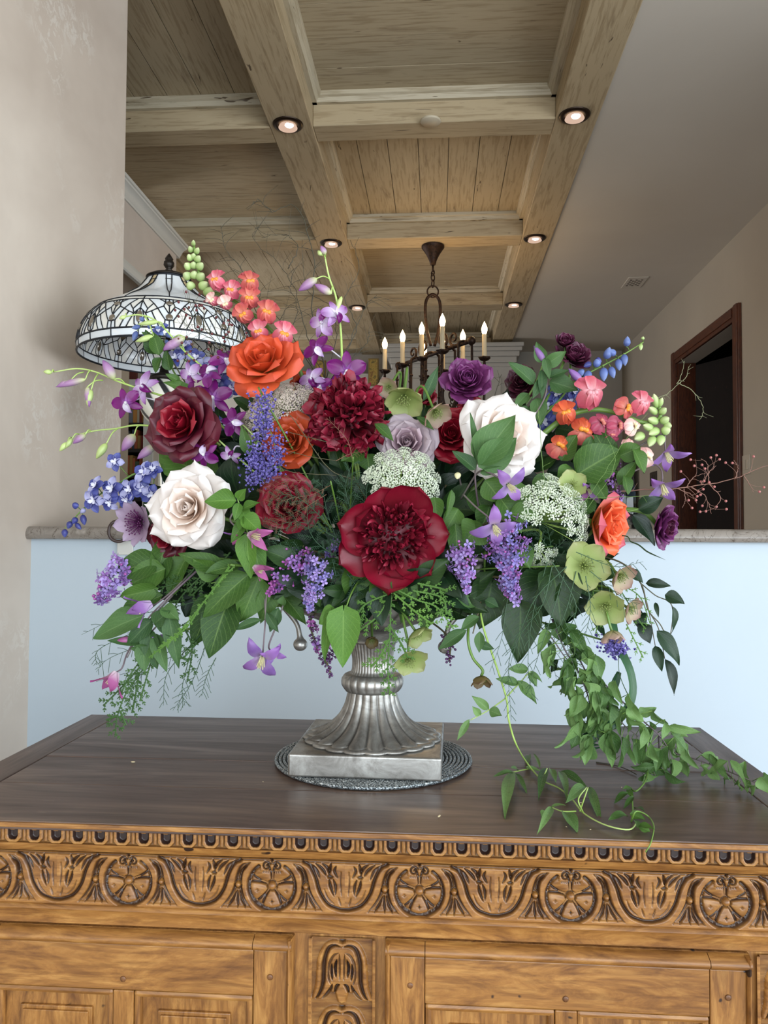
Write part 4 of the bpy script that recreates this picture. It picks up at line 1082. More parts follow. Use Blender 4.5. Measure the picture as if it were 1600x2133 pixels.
ppts = [(-0.012, 0, 2.63), (-0.040, 0, 2.74), (-0.052, 0, 2.88), (-0.040, 0, 2.955), (0, 0, 2.985), (0.040, 0, 2.955), (0.052, 0, 2.88), (0.040, 0, 2.74), (0.012, 0, 2.63)]
b = MB().tube(bez(ppts, 48), lambda t: 0.0105, 8); b.xf(Matrix.Rotation(-ang + 0.15, 4, 'Z'))
cb('loop', b)
HL, HW = 0.36, 0.17
cb('spine', MB().tube([(-HL - 0.06, 0, 2.575), (HL + 0.06, 0, 2.575)], 0.014, 10))
for sx in (-1, 1): cb('end_knob', MB().ball((sx * (HL + 0.065), 0, 2.575), 0.028, 12, 8))
# scrolls on the spine
def scroll(cx, cz, r, turns, sgn, plane='x', off=0.0):
    pts = []
    for i in range(40):
        a = i / 39 * turns * 2 * math.pi; rr = r * (1 - i / 48)
        q = (cx + sgn * (rr * math.sin(a)), off, cz - rr * math.cos(a)) if plane == 'x' else (off, cx + sgn * (rr * math.sin(a)), cz - rr * math.cos(a))
        pts.append(q)
    return pts
for sx in (-1, 1):
    cb('scroll', MB().tube(scroll(sx * 0.11, 2.645, 0.060, 1.35, sx), lambda t: 0.011 - 0.005 * t, 8))
    cb('scroll', MB().tube(scroll(sx * 0.24, 2.63, 0.048, 1.2, -sx), lambda t: 0.010 - 0.004 * t, 8))
# vertical bars with knuckles, bent over at the top into the spine
def bar(x, y, z0, z1, zk=None):
    b = MB().tube(bez([(x, y, z0), (x, y, z1 - 0.06), (x, y * 0.85, z1 - 0.015), (x, y * 0.3, z1), (x, 0, z1)], 16) if y else [(x, y, z0), (x, y, z1)], 0.0085, 7)
    for q in (0.35, 0.72): b.ball((x, y, z0 + (z1 - z0) * q), 0.0135, 8, 6, 0.8)
    return b
for i in range(5):
    x = -HL + i * HL / 2
    for sy in (-1, 1): cb('bar', bar(x, sy * 0.055, 2.12, 2.585))
for x in (-HL, HL):
    cb('cross_rod', MB().tube([(x, -HW, 2.30), (x, HW, 2.30)], 0.009, 8))
for z_, e in ((2.12, 0.0),):
    cb('frame', MB().tube([(-HL, -0.055, z_), (HL, -0.055, z_), (HL, 0.055, z_), (-HL, 0.055, z_)], 0.011, 8, closed=True))
M_WAX = simple('candle_sleeve', 'd2c2a0', 0.5, 0.0)
M_FLAME = emis('candle_bulb_glow', 'ffd9a0', 14.0); M_FIL = emis('candle_bulb_tip', 'ffb766', 3.5)
sleeve = MB().lathe([(0.0155, 0), (0.016, 0.02), (0.0148, 0.10), (0.0152, 0.155), (0.012, 0.158), (0.008, 0.158)], 16, fl=lambda a, i: 1 + 0.04 * math.sin(3 * a + i * 2)).mesh('sleeve', M_WAX)
bulbm = MB().lathe([(0.010, 0), (0.015, 0.012), (0.0195, 0.030), (0.0190, 0.044), (0.013, 0.062), (0.007, 0.074), (0.0025, 0.084), (0.0005, 0.088)], 16, cap=False).mesh('bulb', M_FLAME)
cup = MB().lathe([(0.006, -0.05), (0.010, -0.045), (0.008, -0.02), (0.022, -0.014), (0.034, -0.004), (0.040, 0.006), (0.034, 0.004), (0.018, 0.0), (0.001, 0.0)], 24, cap=False, fl=lambda a, i: 1 + (0.14 * math.sin(6 * a) if 3 <= i <= 6 else 0)).mesh('cup', M_IRON)
for i in range(4):
    for sy in (-1, 1):
        x = -0.345 + i * 0.23; y = sy * HW
        arm = bez([(x, sy * 0.055, 2.22), (x, sy * 0.10, 2.14), (x, sy * 0.155, 2.17), (x, y, 2.27), (x, y, 2.46)], 24)
        a = cb('arm', MB().tube(arm, 0.009, 7).tube(scroll(sy * 0.085, 2.235, 0.038, 1.1, sy, 'y', x), lambda t: 0.006 - 0.002 * t, 6).ball((x, y, 2.36), 0.014, 8, 6, 0.8))
        put('drip_cup', cup, ch, Matrix.Translation((x, y, 2.50)))
        put('candle', sleeve, ch, Matrix.Translation((x, y, 2.50)))
        put('bulb', bulbm, ch, Matrix.Translation((x, y, 2.656)), label='glowing flame shaped bulb')
        l = bpy.data.lights.new('candle_lamp', 'POINT'); l.energy = 1.3; l.color = (1, 0.66, 0.32); l.shadow_soft_size = 0.03
        lo = bpy.data.objects.new('candle_lamp', l); COL.objects.link(lo); lo.parent = ch; lo.location = (x, y, 2.79)

# ================================================================== FLORA : generators
def petalmat(name, base, mid, tip, rough=0.5, trans=0.22, vein=0.12, var=0.10, mid_p=0.5, sheen=0.0):
    t = NT(name); c = t.n('TexCoord'); s = t.n('SeparateXYZ'); t.l(c.outputs['UV'], s.inputs[0])
    n1 = t.noise(t.coord('UV', (14, 1.6, 1)), 2.0, 4, 0.6, 0.3)
    n2 = t.noise(t.coord('Object', (1, 1, 1)), 45, 3, 0.6, 0.5)
    v = t.math('ADD', s.outputs[1], t.math('MULTIPLY', t.math('SUBTRACT', n1, 0.5), 0.25))
    col = t.ramp(v, [(0.05, base), (mid_p, mid), (0.95, tip)])
    oi = t.n('ObjectInfo')
    br = t.math('ADD', t.math('MULTIPLY', oi.outputs['Random'], 2 * var), 1 - var)
    br = t.math('MULTIPLY', br, t.math('ADD', t.math('MULTIPLY', n2, vein * 2), 1 - vein))
    hs = t.n('HueSaturation'); t.l(col, hs.inputs['Color']); t.l(br, hs.inputs['Value'])
    t.set(hs.outputs[0], rough, Sheen_Weight=sheen)
    t.bump(n1, 0.10, 0.001)
    if trans > 0:
        tr = t.n('BsdfTranslucent'); t.l(hs.outputs[0], tr.inputs[0]); mx = t.n('MixShader'); mx.inputs[0].default_value = trans
        t.l(t.b.outputs[0], mx.inputs[1]); t.l(tr.outputs[0], mx.inputs[2]); t.l(mx.outputs[0], t.out.inputs[0])
    return t.m
def leafmat(name, dark, light, veinc, rough=0.4, trans=0.2, nv=9.0, vs=0.45, slope=0.32):
    t = NT(name); c = t.n('TexCoord'); s = t.n('SeparateXYZ'); t.l(c.outputs['UV'], s.inputs[0])
    au = t.math('ABSOLUTE', t.math('SUBTRACT', s.outputs[0], 0.5))           # 0 at midrib
    mid = t.ramp(au, [(0.0, (1, 1, 1)), (0.035, (0, 0, 0))])
    w_ = t.math('FRACT', t.math('MULTIPLY', t.math('SUBTRACT', s.outputs[1], t.math('MULTIPLY', au, slope * 2)), nv))
    side = t.ramp(t.math('ABSOLUTE', t.math('SUBTRACT', w_, 0.5)), [(0.0, (1, 1, 1)), (0.09, (0, 0, 0))])
    n = t.noise(t.coord('Object', (1, 1, 1)), 40, 4, 0.65, 0.6)
    oi = t.n('ObjectInfo')
    k_ = t.math('ADD', t.math('MULTIPLY', n, 0.7), t.math('MULTIPLY', oi.outputs['Random'], 0.5))
    col = t.ramp(k_, [(0.30, dark), (0.85, light)])
    vm = t.math('MULTIPLY', t.math('MAXIMUM', mid, t.math('MULTIPLY', side, 0.55)), vs)
    col = t.mix(vm, col, veinc)
    t.set(col, rough + 0.08, Specular_IOR_Level=0.32); t.bump(t.math('SUBTRACT', n, t.math('MAXIMUM', mid, side)), 0.22, 0.0012)
    if trans > 0:
        tr = t.n('BsdfTranslucent'); t.l(col, tr.inputs[0]); mx = t.n('MixShader'); mx.inputs[0].default_value = trans
        t.l(t.b.outputs[0], mx.inputs[1]); t.l(tr.outputs[0], mx.inputs[2]); t.l(mx.outputs[0], t.out.inputs[0])
    return t.m
M_STEM = petalmat('green_stem', '4e6b2a', '5d7d33', '6a8a3c', 0.45, 0, 0.2)
M_STEMP = petalmat('pale_green_stem', '8fae4e', 'a5c065', 'b9cf80', 0.45, 0.1, 0.1)
M_STEMD = petalmat('brown_green_stem', '3b3a22', '4a452b', '554f35', 0.55, 0, 0.2)
M_STEMV = petalmat('violet_grey_stem', '5d4f58', '6b5c60', '77706a', 0.55, 0, 0.2)
M_LF = {
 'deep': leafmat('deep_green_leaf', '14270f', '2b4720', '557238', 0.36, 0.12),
 'mid': leafmat('mid_green_leaf', '29471d', '4d702e', '83a058', 0.40, 0.25),
 'bright': leafmat('bright_green_leaf', '3f6621', '5e8836', '8cb05a', 0.42, 0.30),
 'clem': leafmat('clematis_leaf', '2b4a28', '4d6f3c', '86a06a', 0.45, 0.22, 6, 0.35, 0.6),
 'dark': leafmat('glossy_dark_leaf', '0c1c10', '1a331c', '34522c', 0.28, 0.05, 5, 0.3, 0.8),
 'vine': leafmat('vine_leaf', '3b5c2c', '789a5a', '9cb47c', 0.42, 0.25, 7, 0.35, 0.4),
 'strap': leafmat('strap_leaf', '1b3b22', '2f5734', '44693f', 0.3, 0.12, 1, 0.2, 0.0),
 'grey': leafmat('silvery_leaf', '5d7a62', '86a089', 'a5b9a2', 0.5, 0.2),
}
def frame(pos, facing, roll=0.0):
    z = Vector(facing).normalized(); up = UP if abs(z.dot(UP)) < 0.95 else RIGHT
    x = up.cross(z).normalized(); y = z.cross(x)
    M = Matrix((x, y, z)).transposed().to_4x4(); M.translation = pos
    return M @ Matrix.Rotation(roll, 4, 'Z')
def face(a, b, c=1.0): return RIGHT * a + UP * b + BACK * c
URN_AIM = Vector((UC.x, UC.y, URIM - 0.02))
def stem(t, world_pts, r0=0.0022, r1=None, mat=None, name='stem', n=24, sides=6):
    """tube through world points, as a part of thing t"""
    inv = t.matrix_basis.inverted(); r1 = r0 if r1 is None else r1
    pts = bez([inv @ Vector(p) for p in world_pts], n)
    return put(name, MB().tube(pts, lambda s: r0 + (r1 - r0) * s, sides).mesh('stem'), t, None, mat or M_STEM)
def stem_home(t, start, back, r=0.0022, mat=None, L=0.05):
    """from flower base back into the urn"""
    s = Vector(start); b = s - Vector(back).normalized() * L
    e = URN_AIM + Vector((random.uniform(-0.05, 0.05), random.uniform(-0.03, 0.03), random.uniform(-0.03, 0.0)))
    mid = b.lerp(e, 0.45) + Vector((0, 0.01, 0.01))
    return stem(t, [s, b, mid, e], r, r * 1.2, mat, n=18)

def petal_mb(L, a0, a1, W, r0=0.02, z0=0.0, bw=0.25, wide=0.62, wrap=1.0, edge=0.0, point=0.0, ruf=0.0, rk=4.0, seed=0, nu=8, nv=9, tip=0.0, ap=1.0, spiral=0.0, notch=0.0, skew=0.0):
    rs = random.Random(seed); ph = rs.uniform(0, 6.28); ph2 = rs.uniform(0, 6.28)
    cl = []; r, z = r0, z0; N = nv * 3
    for i in range(N + 1):
        v = i / N
        a = a0 + (a1 - a0) * v ** ap + tip * max(0, (v - 0.72) / 0.28) ** 1.5
        cl.append((r, z, a)); r += L / N * math.sin(a); z += L / N * math.cos(a)
    def f(v):
        b = bw + (1 - bw) * math.sin(math.pi / 2 * min(1, v / wide)) ** 0.85
        if v > wide:
            q = (v - wide) / (1 - wide)
            b *= (1 - point) * math.sqrt(max(0, 1 - q * q)) + point * (1 - q) ** 0.9 
        return b
    def fn(u01, v):
        u = u01 * 2 - 1; i = min(N, int(round(v * N))); r, z, a = cl[i]
        w_ = W * max(f(v), 0.004) * (1 + 0.05 * math.sin(3 * v + ph))
        x = w_ * u + skew * v * v * W
        nx, nz = math.cos(a), -math.sin(a)
        d = edge * abs(u) ** 2.2 * v ** 1.5 * W + ruf * W * math.sin(rk * u + ph) * v ** 2.5 + ruf * 0.5 * W * math.sin(rk * 2.3 * u + ph2 + 4 * v) * v ** 3
        rr = r + nx * d + spiral * u * W; zz = z + nz * d - notch * math.exp(-(u / 0.25) ** 2) * max(0, v - 0.8) * L * math.cos(a)
        Rw = max(0.02, (r + 0.02) * wrap)
        phi = max(-2.6, min(2.6, x / Rw))
        return (Rw * math.sin(phi), rr - Rw + Rw * math.cos(phi), zz)
    return MB().grid(fn, nu, nv)
PM = {}
def pmesh(key, **kw):
    if key not in PM: PM[key] = petal_mb(**kw).mesh('petal')
    return PM[key]
RZ = lambda a: Matrix.Rotation(a, 4, 'Z')
def SC(s): return Matrix.Diagonal((s, s, s, 1))
def calyx(t, R, mat, z=-0.33, n=5):
    me = pmesh(('sepal', n), L=0.55, a0=1.3, a1=2.3, W=0.10, r0=0.03, z0=0, bw=0.7, wide=0.3, point=1.0, wrap=3, nu=2, nv=5)
    for i in range(n): put('sepal', me, t, Matrix.Translation((0, 0, z * R)) @ RZ(i * 2 * math.pi / n) @ SC(R), mat)
    put('hip', MB().ball((0, 0, (z - 0.03) * R), 0.09 * R, 10, 6, 1.1).mesh('hip'), t, None, mat)

def bloom(kind, label, px, py, y, Rpx, fc, mats, roll=0.0, seed=0, name='rose', cat='flower', group=None, stemmat=None, opt=None):
    """layered bloom; mats = [inner, outer]"""
    o = dict(opt or {}); random.seed(seed + 11)
    pos = PY(px, py, y); R = Rpx * MPP(y); fv = face(*fc)
    M = frame(pos, fv, roll)
    t = thing(name, label, cat, M=M, group=group)
    back = 0.0
    def add(i, t_, key, kw, ph, sc=1.0, mat=None, tiltx=0.0):
        me = pmesh(key, **kw)
        m = Matrix.Translation((0, 0, back * R)) @ RZ(ph) @ Matrix.Rotation(tiltx, 4, 'X') @ SC(R * sc)
        put('petal', me, t, m, mat or (mats[0] if t_ < o.get('split', 0.5) else mats[-1]))
    if kind in ('rose', 'tea'):
        N = o.get('n', 26); op = o.get('open', 1.0); pt = o.get('point', 0.0)
        for i in range(N):
            q = i / (N - 1)
            L = 0.60 + 0.52 * q ** 0.8; a0 = 0.25 + 1.0 * q ** 0.7 * op; a1 = -0.25 + (1.35 * op) * q ** 1.15
            kw = dict(L=L, a0=a0, a1=a1, W=0.20 + 0.44 * q ** 0.75, r0=0.015 + 0.06 * q, z0=-0.34 - 0.03 * q, bw=0.45, wide=0.58 + 0.1 * (1 - q), wrap=1.0 + 1.1 * q ** 2,
                      edge=0.10 + (0.28 + 0.1 * pt) * q, point=pt * min(1, q * 1.6), ruf=0.035 + 0.03 * q, seed=i + (7 if pt else 0), tip=0.35 * q + (0.5 * pt * q), spiral=0.08 * (1 - q), nu=10, nv=10)
            add(i, q, (kind, i, N, op, pt), kw, i * 2.39996 + random.uniform(-0.15, 0.15), random.uniform(0.95, 1.05))
        calyx(t, R, M_STEM, -0.36); back_z = -0.4
    elif kind == 'ranunc':
        N = o.get('n', 46); op = o.get('open', 1.0)
        for i in range(N):
            q = i / (N - 1)
            kw = dict(L=0.24 + 0.72 * q ** 0.85, a0=0.7 + 0.75 * q * op, a1=-0.9 + 2.1 * q ** 1.2 * op, W=0.10 + 0.30 * q ** 0.7, r0=0.01 + 0.05 * q, z0=-0.10 - 0.22 * q, bw=0.5, wide=0.66,
                      wrap=1.05 + 0.6 * q, edge=0.04 + 0.10 * q, ruf=0.05 + 0.05 * q, rk=5, seed=i, tip=0.2 * q, nu=7, nv=8)
            add(i, q, ('ran', i, N, op), kw, i * 2.39996 + random.uniform(-0.2, 0.2), random.uniform(0.93, 1.07))
        back_z = -0.36
    elif kind == 'peony':
        G = o.get('guards', 8); ball = o.get('ball', 0.0)
        for i in range(G):
            inner = i >= G - 3
            kw = dict(L=(0.80 if inner else 1.0) + 0.04 * (i % 3), a0=1.45, a1=(0.70 if inner else 1.02) - 0.35 * ball + 0.16 * (i % 3), W=0.46 + 0.07 * (i % 2) + 0.08 * ball, r0=0.10, z0=-0.30, bw=0.42, wide=0.62, wrap=1.25, edge=-0.22, ruf=0.06, rk=3, seed=i, nu=14, nv=12, notch=0.35, tip=-0.25)
            ph = i * 2 * math.pi / max(1, G - 3) + (0.5 if inner else 0)
            if inner: ph = (i - G + 3) * 2.1 + 0.8
            add(i, 1.0, ('peg', i, G, ball), kw, ph + random.uniform(-0.12, 0.12), random.uniform(0.92, 1.06), tiltx=random.uniform(-0.12, 0.10))
        Np = o.get('n', 84); Rin = 0.62 + 0.20 * ball
        for i in range(Np):
            q = math.sqrt((i + 0.5) / Np) * random.uniform(0.85, 1.0); j = (i * 7) % 12
            kw = dict(L=0.27 + 0.045 * (j % 4) + 0.16 * ball, a0=0.1, a1=0.5 - 0.5 * (j % 3), W=(0.020 + 0.013 * (j % 4)) * (1 + 2.2 * ball), r0=0.0, z0=0.0, bw=0.5, wide=0.75, wrap=2.0 + j % 3, edge=0.3 - 0.5 * (j % 3), ruf=0.5 - 0.25 * (j % 2), rk=4, seed=j, nu=4, nv=7, point=0.5 * (j % 2) * (1 - ball), tip=0.7 - 1.1 * (j % 2), notch=0.8, skew=0.5 - (j % 3) * 0.5)
            me = pmesh(('pet', j, ball), **kw); a = i * 2.39996 + random.uniform(-0.35, 0.35)
            til = q * (0.55 + 0.75 * ball) + random.uniform(-0.35, 0.35)
            lift = 0.10 * (1 - ball) + ball * (0.34 * (1 - q * q) - 0.02) - 0.10 * (1 - ball) * (1 - q)
            m = Matrix.Translation((0, 0, (-0.24 + 0.06 * ball) * R)) @ RZ(a) @ Matrix.Translation((0, q * Rin * (0.86 - 0.05 * ball) * R, lift * R)) @ Matrix.Rotation(-til, 4, 'X') @ RZ(random.uniform(-1.4, 1.4)) @ SC(R * random.uniform(0.75, 1.2))
            put('petaloid', me, t, m, mats[0] if i % 4 else mats[-1])
        put('receptacle', MB().lathe([(0.001, -0.33 * R), (0.2 * R, -0.32 * R), (0.34 * R, -0.27 * R), (0.30 * R, -0.24 * R), (0.001, -0.22 * R)], 20, cap=False).mesh('rc'), t, None, mats[-1])
        calyx(t, R, M_STEM, -0.50); back_z = -0.5
    elif kind == 'open':         # hellebore, anemone-like: n broad sepals round a centre
        n = o.get('n', 5); cup = o.get('cup', 0.9)
        for i in range(n):
            kw = dict(L=0.98, a0=1.35 - 0.2 * (1 - cup), a1=cup, W=o.get('w', 0.50), r0=0.05, z0=-0.12, bw=0.35, wide=0.6, wrap=2.4, edge=o.get('edge', -0.1), point=o.get('point', 0.25), ruf=0.05, seed=i, tip=o.get('tip', 0.25), nu=8, nv=8)
            add(i, 1.0, ('op', i, n, cup, o.get('w', 0.5), o.get('point', .25), o.get('tip', .25)), kw, i * 2 * math.pi / n + random.uniform(-0.1, 0.1), random.uniform(0.9, 1.05))
        mb = MB(); rs = random.Random(seed)
        for i in range(o.get('stam', 30)):
            a = i * 2.4; rr = 0.18 * math.sqrt(i / 30); top = (rr * 1.9 * math.cos(a), rr * 1.9 * math.sin(a), 0.22 + rs.uniform(-0.05, 0.08))
            mb.tube([(rr * 0.5 * math.cos(a), rr * 0.5 * math.sin(a), -0.12), top], 0.012, 4, cap=False); mb.ball(top, 0.032, 5, 3)
        mb.xf(SC(R)); put('stamens', mb.mesh('st'), t, None, mats[0]); back_z = -0.12
    home = o.get('home', True)
    if o.get('path'):
        stem(t, [M @ Vector((0, 0, back_z * R))] + [PY(*p) for p in o['path']], o.get('sr', 0.0022), None, stemmat or M_STEM)
    elif home:
        stem_home(t, M @ Vector((0, 0, back_z * R)), fv, o.get('sr', 0.0026), stemmat or M_STEM)
    return t

# ---- leaves
def leaf_mb(L, W, shape='ovate', fold=0.25, bend=0.5, wav=0.0, seed=0, nu=6, nv=10, twist=0.0):
    """lies in local x (width), y (length), z (up); base at origin, petiole short"""
    rs = random.Random(seed); ph = rs.uniform(0, 6.28)
    cl = []; y, z = 0.0, 0.0; N = nv * 2
    for i in range(N + 1):
        v = i / N; a = -bend * 0.25 + bend * v
        cl.append((y, z)); y += L / N * math.cos(a); z -= L / N * math.sin(a)
    def f(v):
        if shape == 'heart': return (math.sin(math.pi * min(1, v ** 0.52)) ** 0.85) * (1.0) if v < 1 else 0
        if shape == 'ovate': return math.sin(math.pi * v ** 0.68) ** 0.95
        if shape == 'lance': return math.sin(math.pi * v ** 0.8) ** 1.1
        if shape == 'strap': return min(1, v * 6, (1 - v) * 3.0) ** 0.7
        if shape == 'round': return math.sin(math.pi * v ** 0.75) ** 0.6
        return math.sin(math.pi * v)
    def fn(u01, v):
        u = u01 * 2 - 1; i = min(N, int(round(v * N))); y, z = cl[i]
        w_ = W * 0.5 * max(0.01, f(max(1e-4, min(0.9999, v))))
        back = -0.10 * L * (1 - v) * abs(u) ** 2 if shape == 'heart' and v < 0.3 else 0
        a = twist * v
        x, zz = w_ * u, w_ * fold * (abs(u) ** 1.3) * 1.6 + wav * W * math.sin(7 * v + ph + (1.5 if u > 0 else 0)) * u * u - fold * W * 0.12 * math.sin(v * 22) * 0.12 * abs(u)
        return (x * math.cos(a) - zz * math.sin(a), y + back, z + x * math.sin(a) + zz * math.cos(a))
    return MB().grid(fn, nu, nv)
def lmesh(shape, fold, bend, wav, var, ratio):
    key = ('leaf', shape, fold, bend, wav, var, round(ratio, 1))
    if key not in PM: PM[key] = leaf_mb(1.0, round(ratio, 1), shape, fold, bend, wav, var).mesh('leaf')
    return PM[key]
def leaf(t, b, tp, w, nrm=None, shape='ovate', mat='mid', fold=0.25, bend=0.5, wav=0.08, var=0, name='leaf', label=None):
    """b, tp world points; w world width"""
    d = tp - b; L = d.length; yv = d.normalized()
    nrm = Vector(nrm) if nrm is not None else BACK
    z = (nrm - yv * nrm.dot(yv))
    z = z.normalized() if z.length > 1e-4 else yv.orthogonal()
    x = yv.cross(z)
    M = Matrix((x, yv, z)).transposed().to_4x4() @ SC(L * (1 + 0.035 * bend * bend)); M.translation = b
    ratio = max(0.1, min(1.4, w / L)) if shape != 'strap' else max(0.1, w / L)
    me = lmesh(shape, fold, bend, wav, var % 3, ratio)
    return put(name, me, t, t.matrix_basis.inverted() @ M, M_LF[mat] if isinstance(mat, str) else mat, label)
def leaves(name, label, stem_px, leafs, y=1.05, mat='mid', shape='ovate', sm=None, sr=0.0016, cat='foliage', fold=0.25, bend=0.5, wav=0.08, group=None, home=False, tn=0.5, taper=0.5):
    """stem_px: [(px,py[,y])...]; leafs: [(bx,by,tx,ty,wpx[,y0,y1[,nx,ny]])...]"""
    sp = [PY(p[0], p[1], p[2] if len(p) > 2 else y) for p in stem_px] if stem_px else []
    base = sp[0] if sp else PY(leafs[0][0], leafs[0][1], y)
    t = thing(name, label, cat, base, group); random.seed(int(base.x * 9999) & 0xffff)
    if sp:
        w_ = list(sp)
        if home: w_ = [URN_AIM + Vector((random.uniform(-.05, .05), 0, -0.02)), sp[0].lerp(URN_AIM, 0.4) + Vector((0, 0, 0.01))] + w_
        stem(t, w_, sr, sr * taper, sm or M_STEM, n=36)
    for i, l in enumerate(leafs):
        y0 = l[5] if len(l) > 5 else y; y1 = l[6] if len(l) > 6 else y0 + random.uniform(-0.015, 0.01)
        if len(l) > 7: nv_ = face(l[7], l[8])
        else: nv_ = face(random.uniform(-tn, tn), random.uniform(-tn, tn) + 0.25)
        leaf(t, PY(l[0], l[1], y0), PY(l[2], l[3], y1), l[4] * MPP(y0), nv_, shape, mat, fold, bend, wav, i)
    return t

def flat_petal(key, L, W, bendup=0.2, curl=0.3, cup=0.3, point=0.4, ruf=0.05, seed=0, nu=6, nv=8, bw=0.3, wide=0.55):
    """petal lying along +y, face +z, base at origin"""
    k = ('fp', key)
    if k not in PM:
        rs = random.Random(seed); ph = rs.uniform(0, 6)
        def fn(u01, v):
            u = u01 * 2 - 1; a = bendup - curl * v
            b = bw + (1 - bw) * math.sin(math.pi / 2 * min(1, v / wide)) ** 0.9
            if v > wide:
                q = (v - wide) / (1 - wide); b *= (1 - point) * math.sqrt(max(0, 1 - q * q)) + point * (1 - q)
            w_ = W * 0.5 * max(b, 0.01)
            return (w_ * u, L * v * math.cos(a * 0.8), L * v * math.sin(a) + cup * W * u * u * 0.6 + ruf * W * math.sin(5 * u + ph + 3 * v) * v)
        PM[k] = MB().grid(fn, nu, nv).mesh('petal')
    return PM[k]

# ---- orchids (dendrobium)
def orchid_bloom(t, pos, fc, Rpx, y, mats, roll=0.0):
    R = Rpx * MPP(y); M = t.matrix_basis.inverted() @ frame(pos, face(*fc), roll)
    sep = flat_petal('osep', 1.0, 0.46, 0.15, 0.35, 0.25, 0.45, 0.04)
    pet = flat_petal('opet', 1.0, 0.72, 0.12, 0.30, 0.2, 0.25, 0.06, 3)
    lip = flat_petal('olip', 0.75, 0.5, 0.9, 1.3, 0.9, 0.3, 0.08, 5)
    for a in (0, 2.25, -2.25): put('sepal', sep, t, M @ RZ(a) @ SC(R), mats[0])
    for a in (1.15, -1.15): put('petal', pet, t, M @ Matrix.Translation((0, 0, 0.02 * R)) @ RZ(a) @ SC(R), mats[0])
    put('lip', lip, t, M @ Matrix.Translation((0, 0, 0.05 * R)) @ RZ(math.pi) @ SC(R * 0.85), mats[1])
    put('column', ballm(), t, M @ Matrix.Translation((0, 0, 0.14 * R)) @ Matrix.Diagonal((0.10 * R, 0.12 * R, 0.14 * R, 1)), mats[2])
def ballm():
    if 'ball' not in PM: PM['ball'] = MB().ball((0, 0, 0), 1.0, 10, 7).mesh('ball')
    return PM['ball']
def budm(pt=0.9):
    """bud: base at origin, tip towards +y length 1"""
    if ('bud', pt) not in PM:
        prof = [(0.06, 0.0), (0.20, 0.08), (0.30, 0.22), (0.34, 0.40), (0.30, 0.60), (0.20, 0.80), (0.08, 0.94), (0.01, 1.0)]
        b = MB().lathe(prof, 12, fl=lambda a, i: 1 + 0.07 * math.cos(3 * a) * (i > 1)); b.xf(Matrix.Rotation(-math.pi / 2, 4, 'X'))
        PM[('bud', pt)] = b.mesh('bud')
    return PM[('bud', pt)]
def along(b, tp, nrm=None):
    yv = (tp - b).normalized(); nrm = nrm if nrm is not None else BACK
    z = (nrm - yv * nrm.dot(yv)).normalized(); x = yv.cross(z)
    M = Matrix((x, yv, z)).transposed().to_4x4(); M.translation = b
    return M
def bud(t, b, tp, wd, mat, name='bud', label=None):
    L = (tp - b).length
    return put(name, budm(), t, t.matrix_basis.inverted() @ along(b, tp) @ Matrix.Diagonal((wd / 0.68, L, wd / 0.68, 1)), mat, label)

# ---- snapdragon floret : ruffled upper lobes, lower lip, tube, orange throat
def snap_meshes():
    if 'snapu' not in PM:
        mb = MB()
        for s in (-1, 1):
            def fn(u01, v, s=s):
                u = u01 * 2 - 1; w_ = 0.44 * (0.45 + 0.55 * math.sin(math.pi / 2 * min(1, v / .6))) * (math.sqrt(max(0, 1 - ((v - .6) / .4) ** 2)) if v > .6 else 1)
                a = s * 0.46; x = w_ * u; y = 0.06 + 0.68 * v
                zz = 0.18 + 0.22 * v - 0.42 * v * v + 0.12 * u * u + 0.07 * math.sin(6 * u + 5 * v) * v
                return (x * math.cos(a) - y * math.sin(a) * -1 * 0 - y * math.sin(-a), y * math.cos(a) + x * math.sin(-a), zz)
            mb.grid(fn, 7, 8)
        PM['snapu'] = mb.mesh('upper')
        mb = MB()
        for s in (-1, 0, 1):
            def fn(u01, v, s=s):
                u = u01 * 2 - 1; w_ = (0.33 if s else 0.26) * (0.5 + 0.5 * math.sin(math.pi / 2 * min(1, v / .6))) * (math.sqrt(max(0, 1 - ((v - .6) / .4) ** 2)) if v > .6 else 1)
                a = s * 0.85; x = w_ * u; y = -(0.08 + 0.46 * v)
                zz = 0.32 + 0.22 * v - 0.85 * v * v + 0.06 * math.sin(5 * u + s)
                return (x * math.cos(a) - y * math.sin(a), y * math.cos(a) + x * math.sin(a), zz)
            mb.grid(fn, 6, 7)
        PM['snapl'] = mb.mesh('lower')
        PM['snapt'] = MB().lathe([(0.10, -0.62), (0.16, -0.5), (0.20, -0.2), (0.24, 0.06), (0.26, 0.22)], 12, cap=False).mesh('tube')
        mb = MB(); mb.ball((-0.12, -0.07, 0.31), 0.13, 8, 6, 0.9); mb.ball((0.12, -0.07, 0.31), 0.13, 8, 6, 0.9); mb.ball((0, -0.09, 0.30), 0.12, 8, 6, 0.9)
        PM['snapo'] = mb.mesh('throat')
        PM['snapc'] = MB().lathe([(0.02, -0.70), (0.14, -0.66), (0.18, -0.5), (0.19, -0.36)], 8, cap=False, fl=lambda a, i: 1 + 0.2 * math.sin(5 * a) * (i == 3)).mesh('cal')
